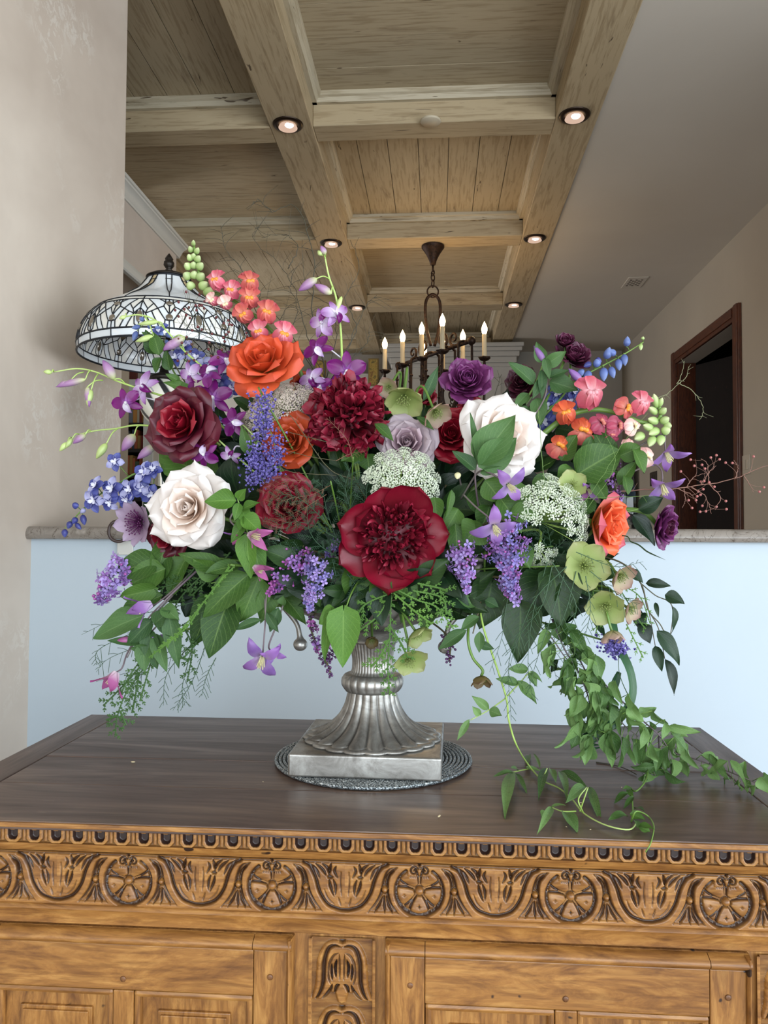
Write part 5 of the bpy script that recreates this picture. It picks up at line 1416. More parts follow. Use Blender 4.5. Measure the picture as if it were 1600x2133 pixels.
def snapdragon(label, stem_px, florets, buds, y, mats, tipdir=None, sr=0.0035, group=None, home=True):
    snap_meshes()
    sp = [PY(p[0], p[1], p[2] if len(p) > 2 else y) for p in stem_px]
    t = thing('snapdragon', label, 'flower', sp[0], group)
    w_ = ([URN_AIM, sp[0].lerp(URN_AIM, 0.45)] if home else []) + sp
    stem(t, w_, sr, sr * 0.5, M_STEM, n=40, sides=8)
    inv = t.matrix_basis.inverted()
    for (px, py, r, a, b, roll, mi, *yy) in florets:
        yv = yy[0] if yy else y - 0.02
        R = r * 1.18 * MPP(yv); M = inv @ frame(PY(px, py, yv), face(a, b), roll) @ SC(R)
        f = put('floret', PM['snapu'], t, M, mats[mi][0])
        put('lower_lip', PM['snapl'], f, None, mats[mi][1]); put('floret_tube', PM['snapt'], f, None, mats[mi][0]); put('throat', PM['snapo'], f, None, mats[mi][2], 'orange throat'); put('calyx', PM['snapc'], f, None, M_STEM)
    for (bx, by, tx, ty, wd, mi) in buds:
        bud(t, PY(bx, by, y), PY(tx, ty, y - 0.012), wd * MPP(y), mats[mi] if not isinstance(mats[mi], tuple) else mats[mi][0])
    return t

# ---- delphinium
def delph_floret(t, pos, fc, R, mats, roll=0):
    M = t.matrix_basis.inverted() @ frame(pos, face(*fc), roll)
    p = flat_petal('dp', 1.0, 0.78, 0.25, 0.35, 0.25, 0.35, 0.06, 2, nu=5, nv=6)
    for i in range(5): put('petal', p, t, M @ RZ(i * 1.2566) @ SC(R), mats[0] if i % 2 else mats[1])
    for i in range(3): put('bee', flat_petal('db', 0.42, 0.32, 0.8, 0.2, 0.4, 0.2, 0.1, 3, 3, 4), t, M @ Matrix.Translation((0, 0, 0.05 * R)) @ RZ(i * 2.1 + 0.6) @ SC(R), mats[2])
    put('spur', budm(), t, M @ Matrix.Rotation(-2.0, 4, 'X') @ Matrix.Diagonal((R * 0.3, R * 0.95, R * 0.3, 1)), mats[1])

# ---- lilac
def lilac_meshes():
    if 'lil' in PM: return
    mb = MB()
    for i in range(4):
        a = i * math.pi / 2; c, s = math.cos(a), math.sin(a)
        pts = [(0, 0.04, 0.0), (-0.30, 0.42, 0.10), (-0.26, 0.82, 0.16), (0, 0.98, 0.05), (0.26, 0.82, 0.16), (0.30, 0.42, 0.10), (0, 0.5, 0.02)]
        mb.add([(x * c - y * s, x * s + y * c, z) for x, y, z in pts], [(0, 5, 6), (6, 5, 4), (6, 4, 3), (6, 3, 2), (6, 2, 1), (0, 6, 1)], [(0.5, 0.1), (0, .5), (0, .8), (0.5, 1), (1, .8), (1, .5), (0.5, .5)])
    mb.lathe([(0.08, -0.9), (0.09, 0.0)], 5, cap=False)
    PM['lil'] = mb.mesh('floret', smooth=False)
    PM['lilb'] = MB().lathe([(0.07, -0.7), (0.08, -0.1), (0.26, 0.12), (0.28, 0.30), (0.16, 0.48), (0.01, 0.54)], 6).mesh('bud')
def lilac(label, axis_px, width_px, y, n, mats, budshare=0.2, seed=0, fs=7.0, group=None, home=True, name='lilac'):
    """axis from base to tip in pixels; conical panicle"""
    lilac_meshes(); rs = random.Random(seed)
    b = PY(axis_px[0], axis_px[1], y + 0.01); e = PY(axis_px[2], axis_px[3], y - 0.012)
    t = thing(name, label, 'flower', b, group); inv = t.matrix_basis.inverted()
    stem(t, ([URN_AIM, b.lerp(URN_AIM, 0.4)] if home else []) + [b, e], 0.0020, 0.0010, M_STEMD, n=24)
    ax = (e - b); L = ax.length; d = ax.normalized(); u1 = d.orthogonal().normalized(); u2 = d.cross(u1)
    W = width_px * 0.5 * MPP(y); fr = fs * 1.25 * MPP(y)
    k = 0; tries = 0
    while k < n and tries < n * 6:
        tries += 1
        s = rs.random(); a = rs.uniform(0, 2 * math.pi)
        rad = W * (math.sin(math.pi * min(1, (s * 0.86 + 0.12)) ** 0.75) ** 0.7) * (1 - 0.25 * s)
        nrm = (u1 * math.cos(a) + u2 * math.sin(a))
        if nrm.dot(BACK) < -0.45: continue
        rad *= rs.uniform(0.12, 1.0) * (1 + 0.15 * math.sin(s * 14 + a * 2))
        p = b + ax * s + nrm * rad + d * rs.uniform(-1, 1) * fr
        out = (nrm + d * (0.3 + 0.6 * s) + Vector((rs.uniform(-.4, .4), rs.uniform(-.4, .4), rs.uniform(-.4, .4)))).normalized()
        M = inv @ frame(p, out, rs.uniform(0, 6)) @ SC(fr * rs.uniform(0.85, 1.15))
        isb = rs.random() < budshare + 0.5 * max(0, s - 0.75)
        put('bud' if isb else 'floret', PM['lilb'] if isb else PM['lil'], t, M, mats[2] if isb else mats[k % 2]); k += 1
    return t

# ---- umbels
def umbellet_mesh(kind=0):
    k = ('umb', kind)
    if k in PM: return PM[k]
    rs = random.Random(kind + 5); mb = MB(); n = 34
    for i in range(n):
        q = math.sqrt((i + .5) / n); a = i * 2.4 + rs.uniform(-.2, .2)
        top = Vector((0.95 * q * math.cos(a), 0.95 * q * math.sin(a), 0.42 - 0.45 * q * q + rs.uniform(-.04, .05)))
        mb.tube([(0, 0, -0.5), tuple(top)], 0.014, 3, cap=False)
        r = rs.uniform(0.10, 0.15)
        for j in range(5):
            c = j * 1.2566 + rs.uniform(0, 1); dd = Vector((math.cos(c), math.sin(c), 0.15 + 0.2 * rs.random()))
            e = Vector((-math.sin(c), math.cos(c), 0))
            b0 = top + Vector((0, 0, 0.03)); mb.add([tuple(b0), tuple(b0 + dd * r * 0.7 + e * r * 0.42), tuple(b0 + dd * r * 1.15), tuple(b0 + dd * r * 0.7 - e * r * 0.42)], [(0, 1, 2, 3)], [(.5, .6)] * 4)
    PM[k] = mb.mesh('umbellet', smooth=False); return PM[k]
def umbel(label, px, py, y, Rpx, fc, mat, smat, n=36, dome=0.45, seed=0, us=0.21, arc=None, name='queen_annes_lace', squash=(1, 1), group=None):
    rs = random.Random(seed); R = Rpx * MPP(y); M = frame(PY(px, py, y), face(*fc))
    t = thing(name, label, 'flower', M=M, group=group)
    mb = MB()
    for i in range(n):
        q = math.sqrt((i + .5) / n); a = i * 2.39996 + rs.uniform(-.12, .12)
        if arc and not arc(q, a): continue
        p = Vector((R * q * math.cos(a) * squash[0], R * q * math.sin(a) * squash[1], R * dome * (0.6 - q * q) + rs.uniform(-.05, .05) * R))
        d = Vector((p.x * 0.9, p.y * 0.9, R * 0.8)).normalized(); up = Vector((0, 1, 0)); x = up.cross(d).normalized(); yv = d.cross(x)
        Mu = Matrix((x, yv, d)).transposed().to_4x4(); Mu.translation = p
        put('umbellet', umbellet_mesh(i % 3), t, Mu @ SC(R * us * rs.uniform(0.8, 1.15)), mat)
        mb.tube(bez([(0, 0, -R * 0.85), (p.x * 0.6, p.y * 0.6, -R * 0.35), (p.x, p.y, p.z)], 6), 0.0005, 4, cap=False)
    put('rays', mb.mesh('rays'), t, None, smat, kind='stuff')
    stem_home(t, M @ Vector((0, 0, -R * 0.85)), face(*fc), 0.0018, smat)
    return t

# ---- clematis
def clematis(label, px, py, y, Rpx, fc, mats, path=None, recurve=1.0, roll=0.0, n=4, group=None, closed=0.0):
    R = Rpx * MPP(y); M = frame(PY(px, py, y), face(*fc), roll)
    t = thing('clematis', label, 'flower', M=M, group=group)
    for i in range(n):
        kw = dict(L=1.0, a0=0.35 + 0.2 * recurve, a1=0.6 + 1.5 * recurve - 0.5 * closed, W=0.22, r0=0.07, z0=-0.1, bw=0.6, wide=0.5, wrap=2.0, edge=0.25, point=0.8, ruf=0.08, seed=i, tip=0.5 * recurve, nu=6, nv=10)
        put('tepal', pmesh(('cl', i % 3, recurve, closed), **kw), t, RZ(i * 2 * math.pi / n + random.uniform(-.15, .15)) @ SC(R * random.uniform(.92, 1.05)), mats[i % 2])
    mb = MB()
    for i in range(14):
        a = i * 2.4; q = 0.05 + 0.05 * (i % 3)
        mb.tube([(q * 0.5 * math.cos(a), q * .5 * math.sin(a), -0.05), (q * math.cos(a), q * math.sin(a), 0.42)], 0.018, 4, cap=False)
    mb.xf(SC(R)); put('stamens', mb.mesh('st'), t, None, M_CREAM)
    b = M @ Vector((0, 0, -0.1 * R))
    if path: stem(t, [b] + [PY(*p) for p in path], 0.0010, 0.0013, M_STEMV)
    else: stem_home(t, b, face(*fc), 0.0012, M_STEMV, 0.02)
    return t
M_CREAM = simple('cream_stamens', 'd9d3a4', 0.6)

# ---- asparagus fern / cedar / twigs
def fern_spray(mb, pts, side=0.020, gap=0.005, r=0.0004, drop=0.0, rs=None, lvl=1, dens=1.0):
    pts = [Vector(p) for p in pts]; mb.tube(pts, lambda t: r * (1.5 - t), 4, cap=False)
    tot = 0
    for i in range(len(pts) - 1):
        a, b = pts[i], pts[i + 1]; L = (b - a).length; n = max(1, int(L / gap * dens))
        d = (b - a).normalized()
        for k in range(n):
            f = (i + k / n) / (len(pts) - 1); p = a.lerp(b, k / n)
            s = side * math.sin(math.pi * min(1, 0.15 + 0.85 * (1 - f))) * rs.uniform(0.6, 1.1)
            ln = d.cross(BACK).normalized() * (1 if (tot % 2) else -1); tot += 1
            e = p + (ln * rs.uniform(0.6, 1.0) + d * 0.75 + BACK * rs.uniform(-0.4, 0.4)) * s + Vector((0, 0, -drop * s))
            m = (p + e) * 0.5 + Vector((0, 0, 0.08 * s))
            mb.tube([p, m, e], r * 0.75, 3, cap=False)
            if lvl > 0:
                nn = 7
                for j in range(1, nn):
                    q = p.lerp(e, j / nn); dd = (e - p).normalized()
                    for sg in (-1, 1):
                        l2 = dd.cross(BACK).normalized() * sg
                        mb.tube([q, q + (l2 * 0.7 + dd * 0.7 + BACK * rs.uniform(-.3, .3)) * s * 0.24], r * 0.6, 3, cap=False)
def fern(label, sprays, y, mat, side=0.018, gap=0.0055, lvl=1, seed=0, home=True, name='asparagus_fern', r=0.0004, drop=0.0, cat='foliage', group=None):
    rs = random.Random(seed); p0 = PY(sprays[0][0][0], sprays[0][0][1], sprays[0][0][2] if len(sprays[0][0]) > 2 else y)
    t = thing(name, label, cat, p0, group); inv = t.matrix_basis.inverted()
    for sp in sprays:
        w_ = [PY(p[0], p[1], p[2] if len(p) > 2 else y + rs.uniform(-.008, .008)) for p in sp]
        pts = [inv @ q for q in bez(w_, 16)]
        mb = MB(); fern_spray(mb, pts, side, gap, r, drop, rs, lvl); put('frond', mb.mesh('frond'), t, None, mat, kind='stuff')
    if home: stem_home(t, p0, face(0, 0, 1), 0.0010, M_STEM, 0.005)
    return t
def cedar(label, sprays, y, mat, w=0.0022, seed=0, side=0.022, home=True, group=None):
    """flat scaly branchlets"""
    rs = random.Random(seed); p0 = PY(sprays[0][0][0], sprays[0][0][1], y)
    t = thing('cedar_sprig', label, 'foliage', p0, group); inv = t.matrix_basis.inverted()
    def scaly(mb, a, b, w_):
        L = (b - a).length; n = max(2, int(L / (w_ * 1.5))); d = (b - a).normalized(); s = d.cross(BACK).normalized(); nb = s.cross(d)
        for k in range(n):
            p = a.lerp(b, k / n); q = a.lerp(b, min(1, (k + 1.25) / n)); ww = w_ * (1 - 0.45 * k / n)
            m = p.lerp(q, .55)
            for sg in (-1, 1):
                m2 = m + s * ww * 0.62 * sg + d * w_ * 0.5
                mb.add([tuple(p), tuple(m + s * ww * .45 * sg), tuple(m2), tuple(q), tuple(m + nb * ww * 0.25)], [(0, 1, 4), (1, 2, 4), (2, 3, 4), (3, 0, 4)], [(.5, .5)] * 5)
    for sp in sprays:
        pts = [inv @ q for q in bez([PY(p[0], p[1], p[2] if len(p) > 2 else y) for p in sp], 20)]; mb = MB()
        mb.tube(pts, lambda t_: 0.0010 - 0.0005 * t_, 4)
        tot = 0; acc = 0
        for i in range(len(pts) - 1):
            a, b = pts[i], pts[i + 1]; d = (b - a).normalized(); scaly(mb, a, b, w); acc += (b - a).length
            if acc > 0.0052:
                acc = 0
                f = i / (len(pts) - 1); tot += 1; sg = 1 if tot % 2 else -1
                ln = d.cross(BACK).normalized() * sg; s_ = side * (0.35 + 0.65 * math.sin(math.pi * (1 - f * 0.85))) * rs.uniform(0.75, 1.1)
                e = a + (ln * 0.75 + d * 0.8 + BACK * rs.uniform(-.25, .25)).normalized() * s_
                scaly(mb, a, e, w * 0.85)
                dd = (e - a).normalized()
                nn = max(2, int(s_ / 0.0045))
                for j in range(1, nn):
                    q = a.lerp(e, j / nn); l2 = dd.cross(BACK).normalized()
                    for s2 in (-1, 1): scaly(mb, q, q + (l2 * s2 * .65 + dd * .8).normalized() * s_ * 0.30, w * 0.75)
        put('branchlet', mb.mesh('c', smooth=False), t, None, mat, kind='stuff')
    if home: stem_home(t, p0, face(0, 0, 1), 0.0016, M_STEM, 0.005)
    return t
def twig(label, lines, y, mat, r=0.0011, home=True, seed=0, kink=0.006, berries=None, bmat=None, name='curly_twig', br=0.0024, cat='branch', side=0.5, group=None):
    rs = random.Random(seed); p0 = PY(lines[0][0][0], lines[0][0][1], lines[0][0][2] if len(lines[0][0]) > 2 else y)
    t = thing(name, label, cat, p0, group); inv = t.matrix_basis.inverted()
    for li, l in enumerate(lines):
        w_ = [PY(p[0], p[1], p[2] if len(p) > 2 else y) for p in l]
        pts = bez(w_, max(14, 5 * len(w_)))
        pts = [p + (RIGHT * rs.uniform(-1, 1) + UP * rs.uniform(-1, 1) + BACK * rs.uniform(-1, 1)) * kink * 0.22 * (0 < i < len(pts) - 1) for i, p in enumerate(pts)]
        rr = r if li == 0 else r * 0.7
        mb = MB().tube([inv @ p for p in pts], lambda s: rr * (1 - 0.6 * s), 5)
        for i in range(2, len(pts) - 1):
            if rs.random() < side:
                d = (pts[i + 1] - pts[i]).normalized(); ln = d.cross(BACK).normalized() * rs.choice((-1, 1))
                q = pts[i]; L = rs.uniform(0.3, 1.0) * kink * 3
                path = [q, q + (d + ln * 0.8) * L * 0.5, q + (d * 1.1 + ln * (1.4 + rs.uniform(-.5, .7))) * L + BACK * rs.uniform(-.5, .5) * L]
                mb.tube([inv @ p for p in bez(path, 6)], lambda s: rr * 0.5 * (1 - 0.5 * s), 4)
                if berries and rs.random() < berries:
                    put('berry', ballm(), t, Matrix.Translation(inv @ path[-1]) @ SC(br), bmat)
        put('branch' if li else 'main_branch', mb.mesh('tw'), t, None, mat)
    if home: stem_home(t, p0, face(0, 0, 1), r * 1.1, mat, 0.005)
    return t

# ================================================================== FLORA : the arrangement
CL = {}
def C(name, *a, **k):
    if name not in CL: CL[name] = petalmat(name, *a, **k)
    return CL[name]
BL_I = C('blush_petal', 'e3b48f', 'f2dccb', 'f4e8e0', 0.5, 0.25, 0.05, 0.04); BL_O = C('blush_outer_petal', 'e6c8b0', 'e9ddd3', 'e8e2de', 0.5, 0.25, 0.04, 0.03)
OR_I = C('orange_petal', 'e0893a', 'd8582b', 'd5502c', 0.5, 0.28, 0.1, 0.10); OR_O = C('orange_outer_petal', 'd99a48', 'd85f33', 'cf4f30', 0.5, 0.25, 0.12, 0.08)
OD_I = C('burnt_orange_petal', 'c9661f', 'c25224', 'b84522', 0.5, 0.25, 0.12, 0.10)
CO_I = C('coral_petal', 'f0823f', 'f0663a', 'f27246', 0.45, 0.3, 0.08, 0.08); CO_O = C('ochre_coral_petal', 'cf8f3c', 'd07a4a', 'c7596a', 0.5, 0.25, 0.10, 0.08)
RD_I = C('crimson_petal', '5c0716', '7d0d20', '8d1226', 0.42, 0.15, 0.15, 0.14); RD_O = C('dark_crimson_petal', '3a0713', '470a1c', '581024', 0.45, 0.12, 0.15, 0.12)
RR_I = C('red_rose_petal', '5c0814', '74101f', '84162b', 0.42, 0.18, 0.12, 0.12)
MV_I = C('mauve_petal', '8f6b7c', 'a98a97', 'b8a0a8', 0.5, 0.22, 0.08, 0.06); MV_O = C('mauve_outer_petal', '9c8290', 'b09ca6', 'b3a2a8', 0.5, 0.2, 0.08, 0.05)
LV_I = C('lavender_petal', '7d6076', '9a8298', 'ab98b0', 0.5, 0.22, 0.1, 0.08)
PE_I = C('peony_petaloid', '3a040e', '62081a', '86142f', 0.5, 0.15, 0.2, 0.25); PE_O = C('peony_guard_petal', '4e0512', '6c071a', '7e0d27', 0.38, 0.18, 0.12, 0.12)
RA_I = C('plum_petal', '3c1330', '5a2049', '74336a', 0.45, 0.18, 0.12, 0.15); RM_I = C('maroon_petal', '2b0a18', '42132a', '5b2440', 0.45, 0.15, 0.12, 0.2)
RB_I = C('black_maroon_petal', '1e070f', '34101c', '4a1a2b', 0.45, 0.1, 0.12, 0.2)
OP = C('orchid_petal', '9a5aa8', '6b1263', '7a1a72', 0.4, 0.25, 0.1, 0.12, mid_p=0.35); OL = C('orchid_pale_petal', 'e6dfea', 'bb9ac8', '96559f', 0.4, 0.3, 0.08, 0.1, mid_p=0.5); OW = C('orchid_white', 'f0eef0', 'e6dcec', 'c9a8dc', 0.4, 0.3)
OB = C('orchid_bud', 'c3d08c', 'b08cae', '8a4f96', 0.4, 0.2, 0.1, 0.06, mid_p=0.45); OBG = C('orchid_green_bud', 'b9cf7a', 'c5d890', 'aab870', 0.4, 0.2)
SP_ = C('snap_pink', 'e8aeb4', 'd8727f', 'd9607a', 0.45, 0.3, 0.1, 0.08); SC_ = C('snap_coral', 'dd8d7a', 'd0655c', 'c95b62', 0.45, 0.3, 0.1, 0.1); SO_ = C('snap_orange', 'dd7040', 'd9623f', 'cc5240', 0.45, 0.3, 0.1, 0.1)
SPP = C('snap_pale', 'f0e3d2', 'ecc9c0', 'e3a9a6', 0.45, 0.3); SR_ = C('snap_rose', 'b0566a', 'b34d66', 'a8445f', 0.45, 0.3); TH = simple('orange_throat', 'e08a2c', 0.5); THP = simple('pale_throat', 'ead9a8', 0.5)
SG = C('snap_green_bud', '86a356', 'a9c27a', 'cfdba6', 0.45, 0.2)
DB = C('delphinium_blue', '56639a', '6277b2', '90a2d0', 0.4, 0.25, 0.1, 0.12); DD = C('delphinium_deep', '33356f', '3f4488', '5a62a6', 0.4, 0.2, 0.1, 0.12); DW = C('delphinium_white', 'dcdcea', 'e3e2ee', 'c9cbe8', 0.5, 0.2)
DLv = C('delphinium_lavender', '9a9ac6', 'b4b4d8', '9696c4', 0.45, 0.3, 0.1, 0.1)
LI1 = C('lilac_light', '846cae', '9c86c2', 'a996cc', 0.5, 0.15, 0.1, 0.15); LI2 = C('lilac_mid', '6f4a8c', '8860a4', '9672b0', 0.5, 0.15, 0.1, 0.15); LIB = C('lilac_bud', '6b2f6e', '8a4488', '9a5496', 0.45, 0, 0.1, 0.15)
LB1 = C('lilac_blue', '5f5694', '7268a6', '8f86ba', 0.5, 0.15, 0.1, 0.15); LDK = C('lilac_dark', '2e1433', '42204a', '5a3562', 0.45, 0, 0.1, 0.2)
UW = C('umbel_white', 'cfdcb8', 'dfe8cf', 'e6ecdc', 0.6, 0.3, 0.05, 0.06); UPK = C('umbel_pink', 'a8988a', 'cbbcae', 'd9cfc0', 0.6, 0.25, 0.1, 0.1)
CM = C('clematis_mauve', 'bfa8c8', '9a72b2', '85559e', 0.45, 0.28, 0.1, 0.1, mid_p=0.4); CM2 = C('clematis_violet', 'a890bf', '8460a4', '9874b4', 0.45, 0.28, 0.1, 0.1)
CPK = C('clematis_pink', 'd9c3cf', 'b86a9e', 'a8508c', 0.45, 0.28, 0.1, 0.1, mid_p=0.4); CDK = C('clematis_dark', '5c2a54', '6b2a62', '7d3a78', 0.45, 0.2)
HG = C('hellebore_green', '8fa055', '98a860', 'a5a872', 0.5, 0.3, 0.12, 0.1); HP = C('hellebore_dusky', '9aa262', 'b0a080', 'b08e84', 0.5, 0.28, 0.12, 0.1); HBR = C('hellebore_brown', '5d5a30', '6f6138', '5f4a33', 0.55, 0.15)
ST = C('statice_violet', '352a66', '493c86', '7f76b4', 0.5, 0.15, 0.1, 0.2)
M_FERN = simple('asparagus_green', '2b4a2c', 0.5); M_FERND = simple('asparagus_dark', '2c4d33', 0.5); M_FERNR = simple('asparagus_brown', '6b4a34', 0.5)
M_CED = leafmat('cedar_green', '44692a', '648c3c', '7fa352', 0.45, 0.2, vs=0.0); M_CEDD = leafmat('cedar_dark', '274519', '446434', '5f8248', 0.45, 0.15, vs=0.0)
M_TW = simple('dark_twig', '35301f', 0.6); M_TWG = simple('grey_green_twig', '6f7050', 0.6); M_TWR = simple('reddish_twig', '7a5648', 0.6); M_BER = simple('dark_red_berry', '5a1f22', 0.3); M_BERP = simple('pink_berry', 'a0605c', 0.35)
M_TIP = simple('pale_tip', 'cfc9a8', 0.6)

# ---- ROSES
bloom('rose', 'large blush white rose with pointed outer petals at left above the trailing foliage', 392, 1058, 0.985, 92, (-0.16, 0.12), [BL_I, BL_O], 0.3, 1, opt=dict(point=0.75, open=1.05, n=28, split=0.55))
bloom('rose', 'blush white rose half covered by green leaves, right of the crimson rose', 1048, 912, 1.03, 98, (0.35, 0.25), [BL_I, BL_O], 1.3, 2, opt=dict(point=0.7, open=1.0, n=28))
bloom('rose', 'large open orange rose at upper left beside the snapdragons', 548, 752, 1.06, 84, (-0.12, 0.75), [OR_I, OR_O], 0.5, 3, opt=dict(open=1.0, point=0.35, n=24))
bloom('rose', 'burnt orange rose between the purple statice and the upper crimson peony', 606, 918, 1.045, 62, (-0.15, 0.2), [OD_I, OD_I], 2.0, 4, opt=dict(open=0.8, n=22))
bloom('rose', 'coral orange rose seen from the side at far right above the hellebores', 1262, 1094, 1.04, 70, (0.95, -0.1, 0.85), [CO_I, CO_O], 0.0, 5, opt=dict(open=0.75, n=24, split=0.8))
bloom('rose', 'velvety dark crimson rose at left above the blush rose', 378, 880, 1.03, 82, (-0.35, 0.2), [RD_I, RD_O], 0.8, 6, opt=dict(open=1.0, point=0.25, n=26))
bloom('rose', 'red rose behind wispy asparagus fern left of the lower peony', 600, 1052, 1.03, 72, (-0.1, 0.25), [RR_I, RR_I], 1.9, 7, opt=dict(open=0.85, n=24))
bloom('rose', 'dark crimson rose tucked behind the right blush rose', 940, 905, 1.07, 66, (0.0, 0.25), [RD_I, RD_I], 2.9, 8, opt=dict(open=0.9, n=24))
bloom('rose', 'small dark red rose peeking out under the left blush rose', 345, 1120, 1.04, 46, (-0.3, -0.4), [RR_I, RD_O], 0.9, 9, opt=dict(open=0.9, n=18))
bloom('rose', 'dusty mauve rose between the upper peony and the crimson rose', 848, 922, 1.045, 64, (-0.1, 0.25), [MV_I, MV_O], 0.2, 10, opt=dict(open=0.95, n=26))
bloom('rose', 'pale lavender rose behind the upper peony at its left', 648, 838, 1.10, 50, (-0.2, 0.4), [LV_I, LV_I], 0.6, 12, opt=dict(open=0.95, n=18))
bloom('rose', 'magenta red rose bud under the plum ranunculus', 886, 828, 1.10, 30, (-0.2, 0.5), [RR_I, RR_I], 0.6, 13, opt=dict(open=0.7, n=14))
bloom('rose', 'dark red rose just left of the chandelier side leaves above the blush rose', 985, 862, 1.10, 42, (0.1, 0.4), [RR_I, RD_I], 0.1, 14, opt=dict(open=0.8, n=16))
bloom('open', 'dusky lavender double bloom with dark centre at far left below the delphinium', 288, 1088, 1.05, 58, (-0.5, -0.05), [CDK, LV_I], 0.4, 15, name='anemone', opt=dict(n=9, cup=0.75, w=0.30, point=0.35, stam=60, tip=0.5))
bloom('rose', 'small rust red rose behind the orange rose', 630, 800, 1.12, 28, (0.2, 0.2), [RR_I, OD_I], 0.4, 16, opt=dict(open=0.9, n=14))
# ---- PEONIES
bloom('peony', 'large crimson peony with frilled ball centre at the top middle', 722, 866, 1.03, 86, (-0.12, 0.14), [PE_I, PE_O], 0.5, 20, name='peony', opt=dict(guards=10, ball=1.0, n=170))
bloom('peony', 'open crimson peony with broad guard petals low in the centre', 820, 1118, 0.965, 112, (0.02, 0.0), [PE_I, PE_O], 0.35, 21, name='peony', opt=dict(guards=10, ball=0.0, n=230))
# ---- RANUNCULUS
bloom('ranunc', 'plum purple ranunculus in front of the chandelier', 974, 790, 1.08, 60, (-0.05, 0.45), [RA_I, RA_I], 0.2, 30, name='ranunculus', opt=dict(n=46, open=0.95))
bloom('ranunc', 'maroon ranunculus highest at right beside the clematis bud', 1196, 740, 1.12, 50, (0.25, 0.85), [RM_I, RM_I], 0.2, 31, name='ranunculus', opt=dict(n=40, open=0.85, path=[(1180, 800, 1.12), (1120, 880, 1.1), (1000, 1000, 1.1)]))
bloom('ranunc', 'dark maroon ranunculus bud topping the right maroon ranunculus', 1178, 712, 1.115, 30, (0.0, 0.8), [RM_I, RM_I], 0.2, 34, name='ranunculus', opt=dict(n=26, open=0.6, path=[(1172, 760, 1.12), (1110, 880, 1.1), (1000, 1000, 1.1)]))
bloom('ranunc', 'blackish maroon ranunculus left of the leafy clematis shoot', 1086, 795, 1.11, 42, (-0.4, 0.3), [RB_I, RB_I], 0.2, 32, name='ranunculus', opt=dict(n=36))
bloom('ranunc', 'dark purple ranunculus facing right at the far right edge over the marble cap', 1386, 1096, 1.08, 54, (0.8, -0.2, 0.8), [RM_I, RA_I], 0.2, 33, name='ranunculus', stemmat=M_STEM, opt=dict(n=40, open=0.9, sr=0.0035, path=[(1350, 1075, 1.08), (1310, 1062, 1.08), (1200, 1080, 1.1)]))

# ---- ORCHIDS
def orchid(label, stem_px, items, y, sr=0.0016):
    sp = [PY(p[0], p[1], p[2] if len(p) > 2 else y) for p in stem_px]
    t = thing('orchid_spray', label, 'flower', sp[0])
    stem(t, [URN_AIM, sp[0].lerp(URN_AIM, 0.4)] + sp, sr * 1.3, sr * 0.6, M_STEMP, n=50)
    for it in items:
        if it[0] == 'b':      # bud : attach x,y  base x,y  tip x,y width green?
            _, ax, ay, bx, by, tx, ty, wd, g = it
            a, b, tp = PY(ax, ay, y), PY(bx, by, y - 0.008), PY(tx, ty, y - 0.012)
            stem(t, [a, (a + b) / 2 + Vector((0, 0, 0.004)), b], 0.0010, 0.0010, M_STEMP, 'pedicel', 8, 5)
            bud(t, b, tp, wd * MPP(y), OBG if g else OB)
        else:
            _, ax, ay, px, py, r, fa, fb, roll, pale = it
            a, p = PY(ax, ay, y), PY(px, py, y - 0.015)
            stem(t, [a, (a + p) / 2 + Vector((0, 0, 0.006)), p - face(fa, fb) * 0.004], 0.0011, 0.0011, OW, 'pedicel', 8, 5)
            orchid_bloom(t, p, (fa, fb), r, y, (OL if pale else OP, OW if not pale else OP, OW), roll)
    return t
orchid('orchid spray arching up over the lamp shade with small green buds', [(470, 850), (430, 775), (385, 732), (330, 672), (290, 656), (252, 662)],
       [('b', 262, 659, 262, 659, 248, 664, 9, 1), ('b', 345, 688, 330, 670, 286, 676, 11, 1), ('b', 385, 732, 372, 712, 340, 727, 20, 0), ('b', 360, 705, 385, 702, 340, 730, 20, 0), ('b', 300, 657, 320, 700, 282, 712, 14, 1),
        ('f', 420, 770, 398, 780, 30, -0.4, -0.2, 0.3, 1), ('f', 440, 790, 445, 830, 44, -0.15, 0.1, 0.0, 0), ('f', 425, 775, 470, 752, 36, 0.2, 0.5, 0.5, 0), ('f', 455, 830, 435, 778, 34, -0.4, 0.4, 2.1, 0), ('f', 460, 850, 400, 820, 30, -0.6, 0.0, 1.2, 0)], 1.09)
orchid('orchid spray reaching left across the plaster wall with lilac buds', [(420, 850), (330, 822), (285, 808), (240, 792), (200, 775), (160, 768), (112, 775)],
       [('b', 112, 775, 108, 776, 90, 774, 11, 1), ('b', 190, 772, 178, 790, 116, 806, 15, 0), ('b', 175, 775, 145, 795, 118, 806, 13, 0), ('b', 215, 792, 182, 806, 186, 848, 15, 0), ('b', 262, 800, 238, 790, 214, 750, 22, 0), ('b', 205, 778, 190, 812, 182, 846, 15, 1),
        ('f', 320, 815, 300, 806, 38, -0.5, 0.2, 1.0, 1), ('f', 330, 835, 264, 840, 36, -0.1, 0.0, 0.4, 0)], 1.10)
orchid('lowest orchid spray at left with five drooping buds below the crimson rose', [(420, 900), (320, 888), (280, 886), (240, 893), (200, 897), (165, 905)],
       [('b', 150, 912, 140, 922, 124, 940, 12, 1), ('b', 190, 898, 178, 905, 152, 924, 15, 0), ('b', 245, 893, 222, 924, 200, 956, 17, 1), ('b', 290, 887, 280, 905, 254, 940, 24, 0), ('b', 325, 895, 322, 928, 286, 956, 20, 0), ('b', 165, 905, 150, 914, 136, 934, 11, 1)], 1.09)
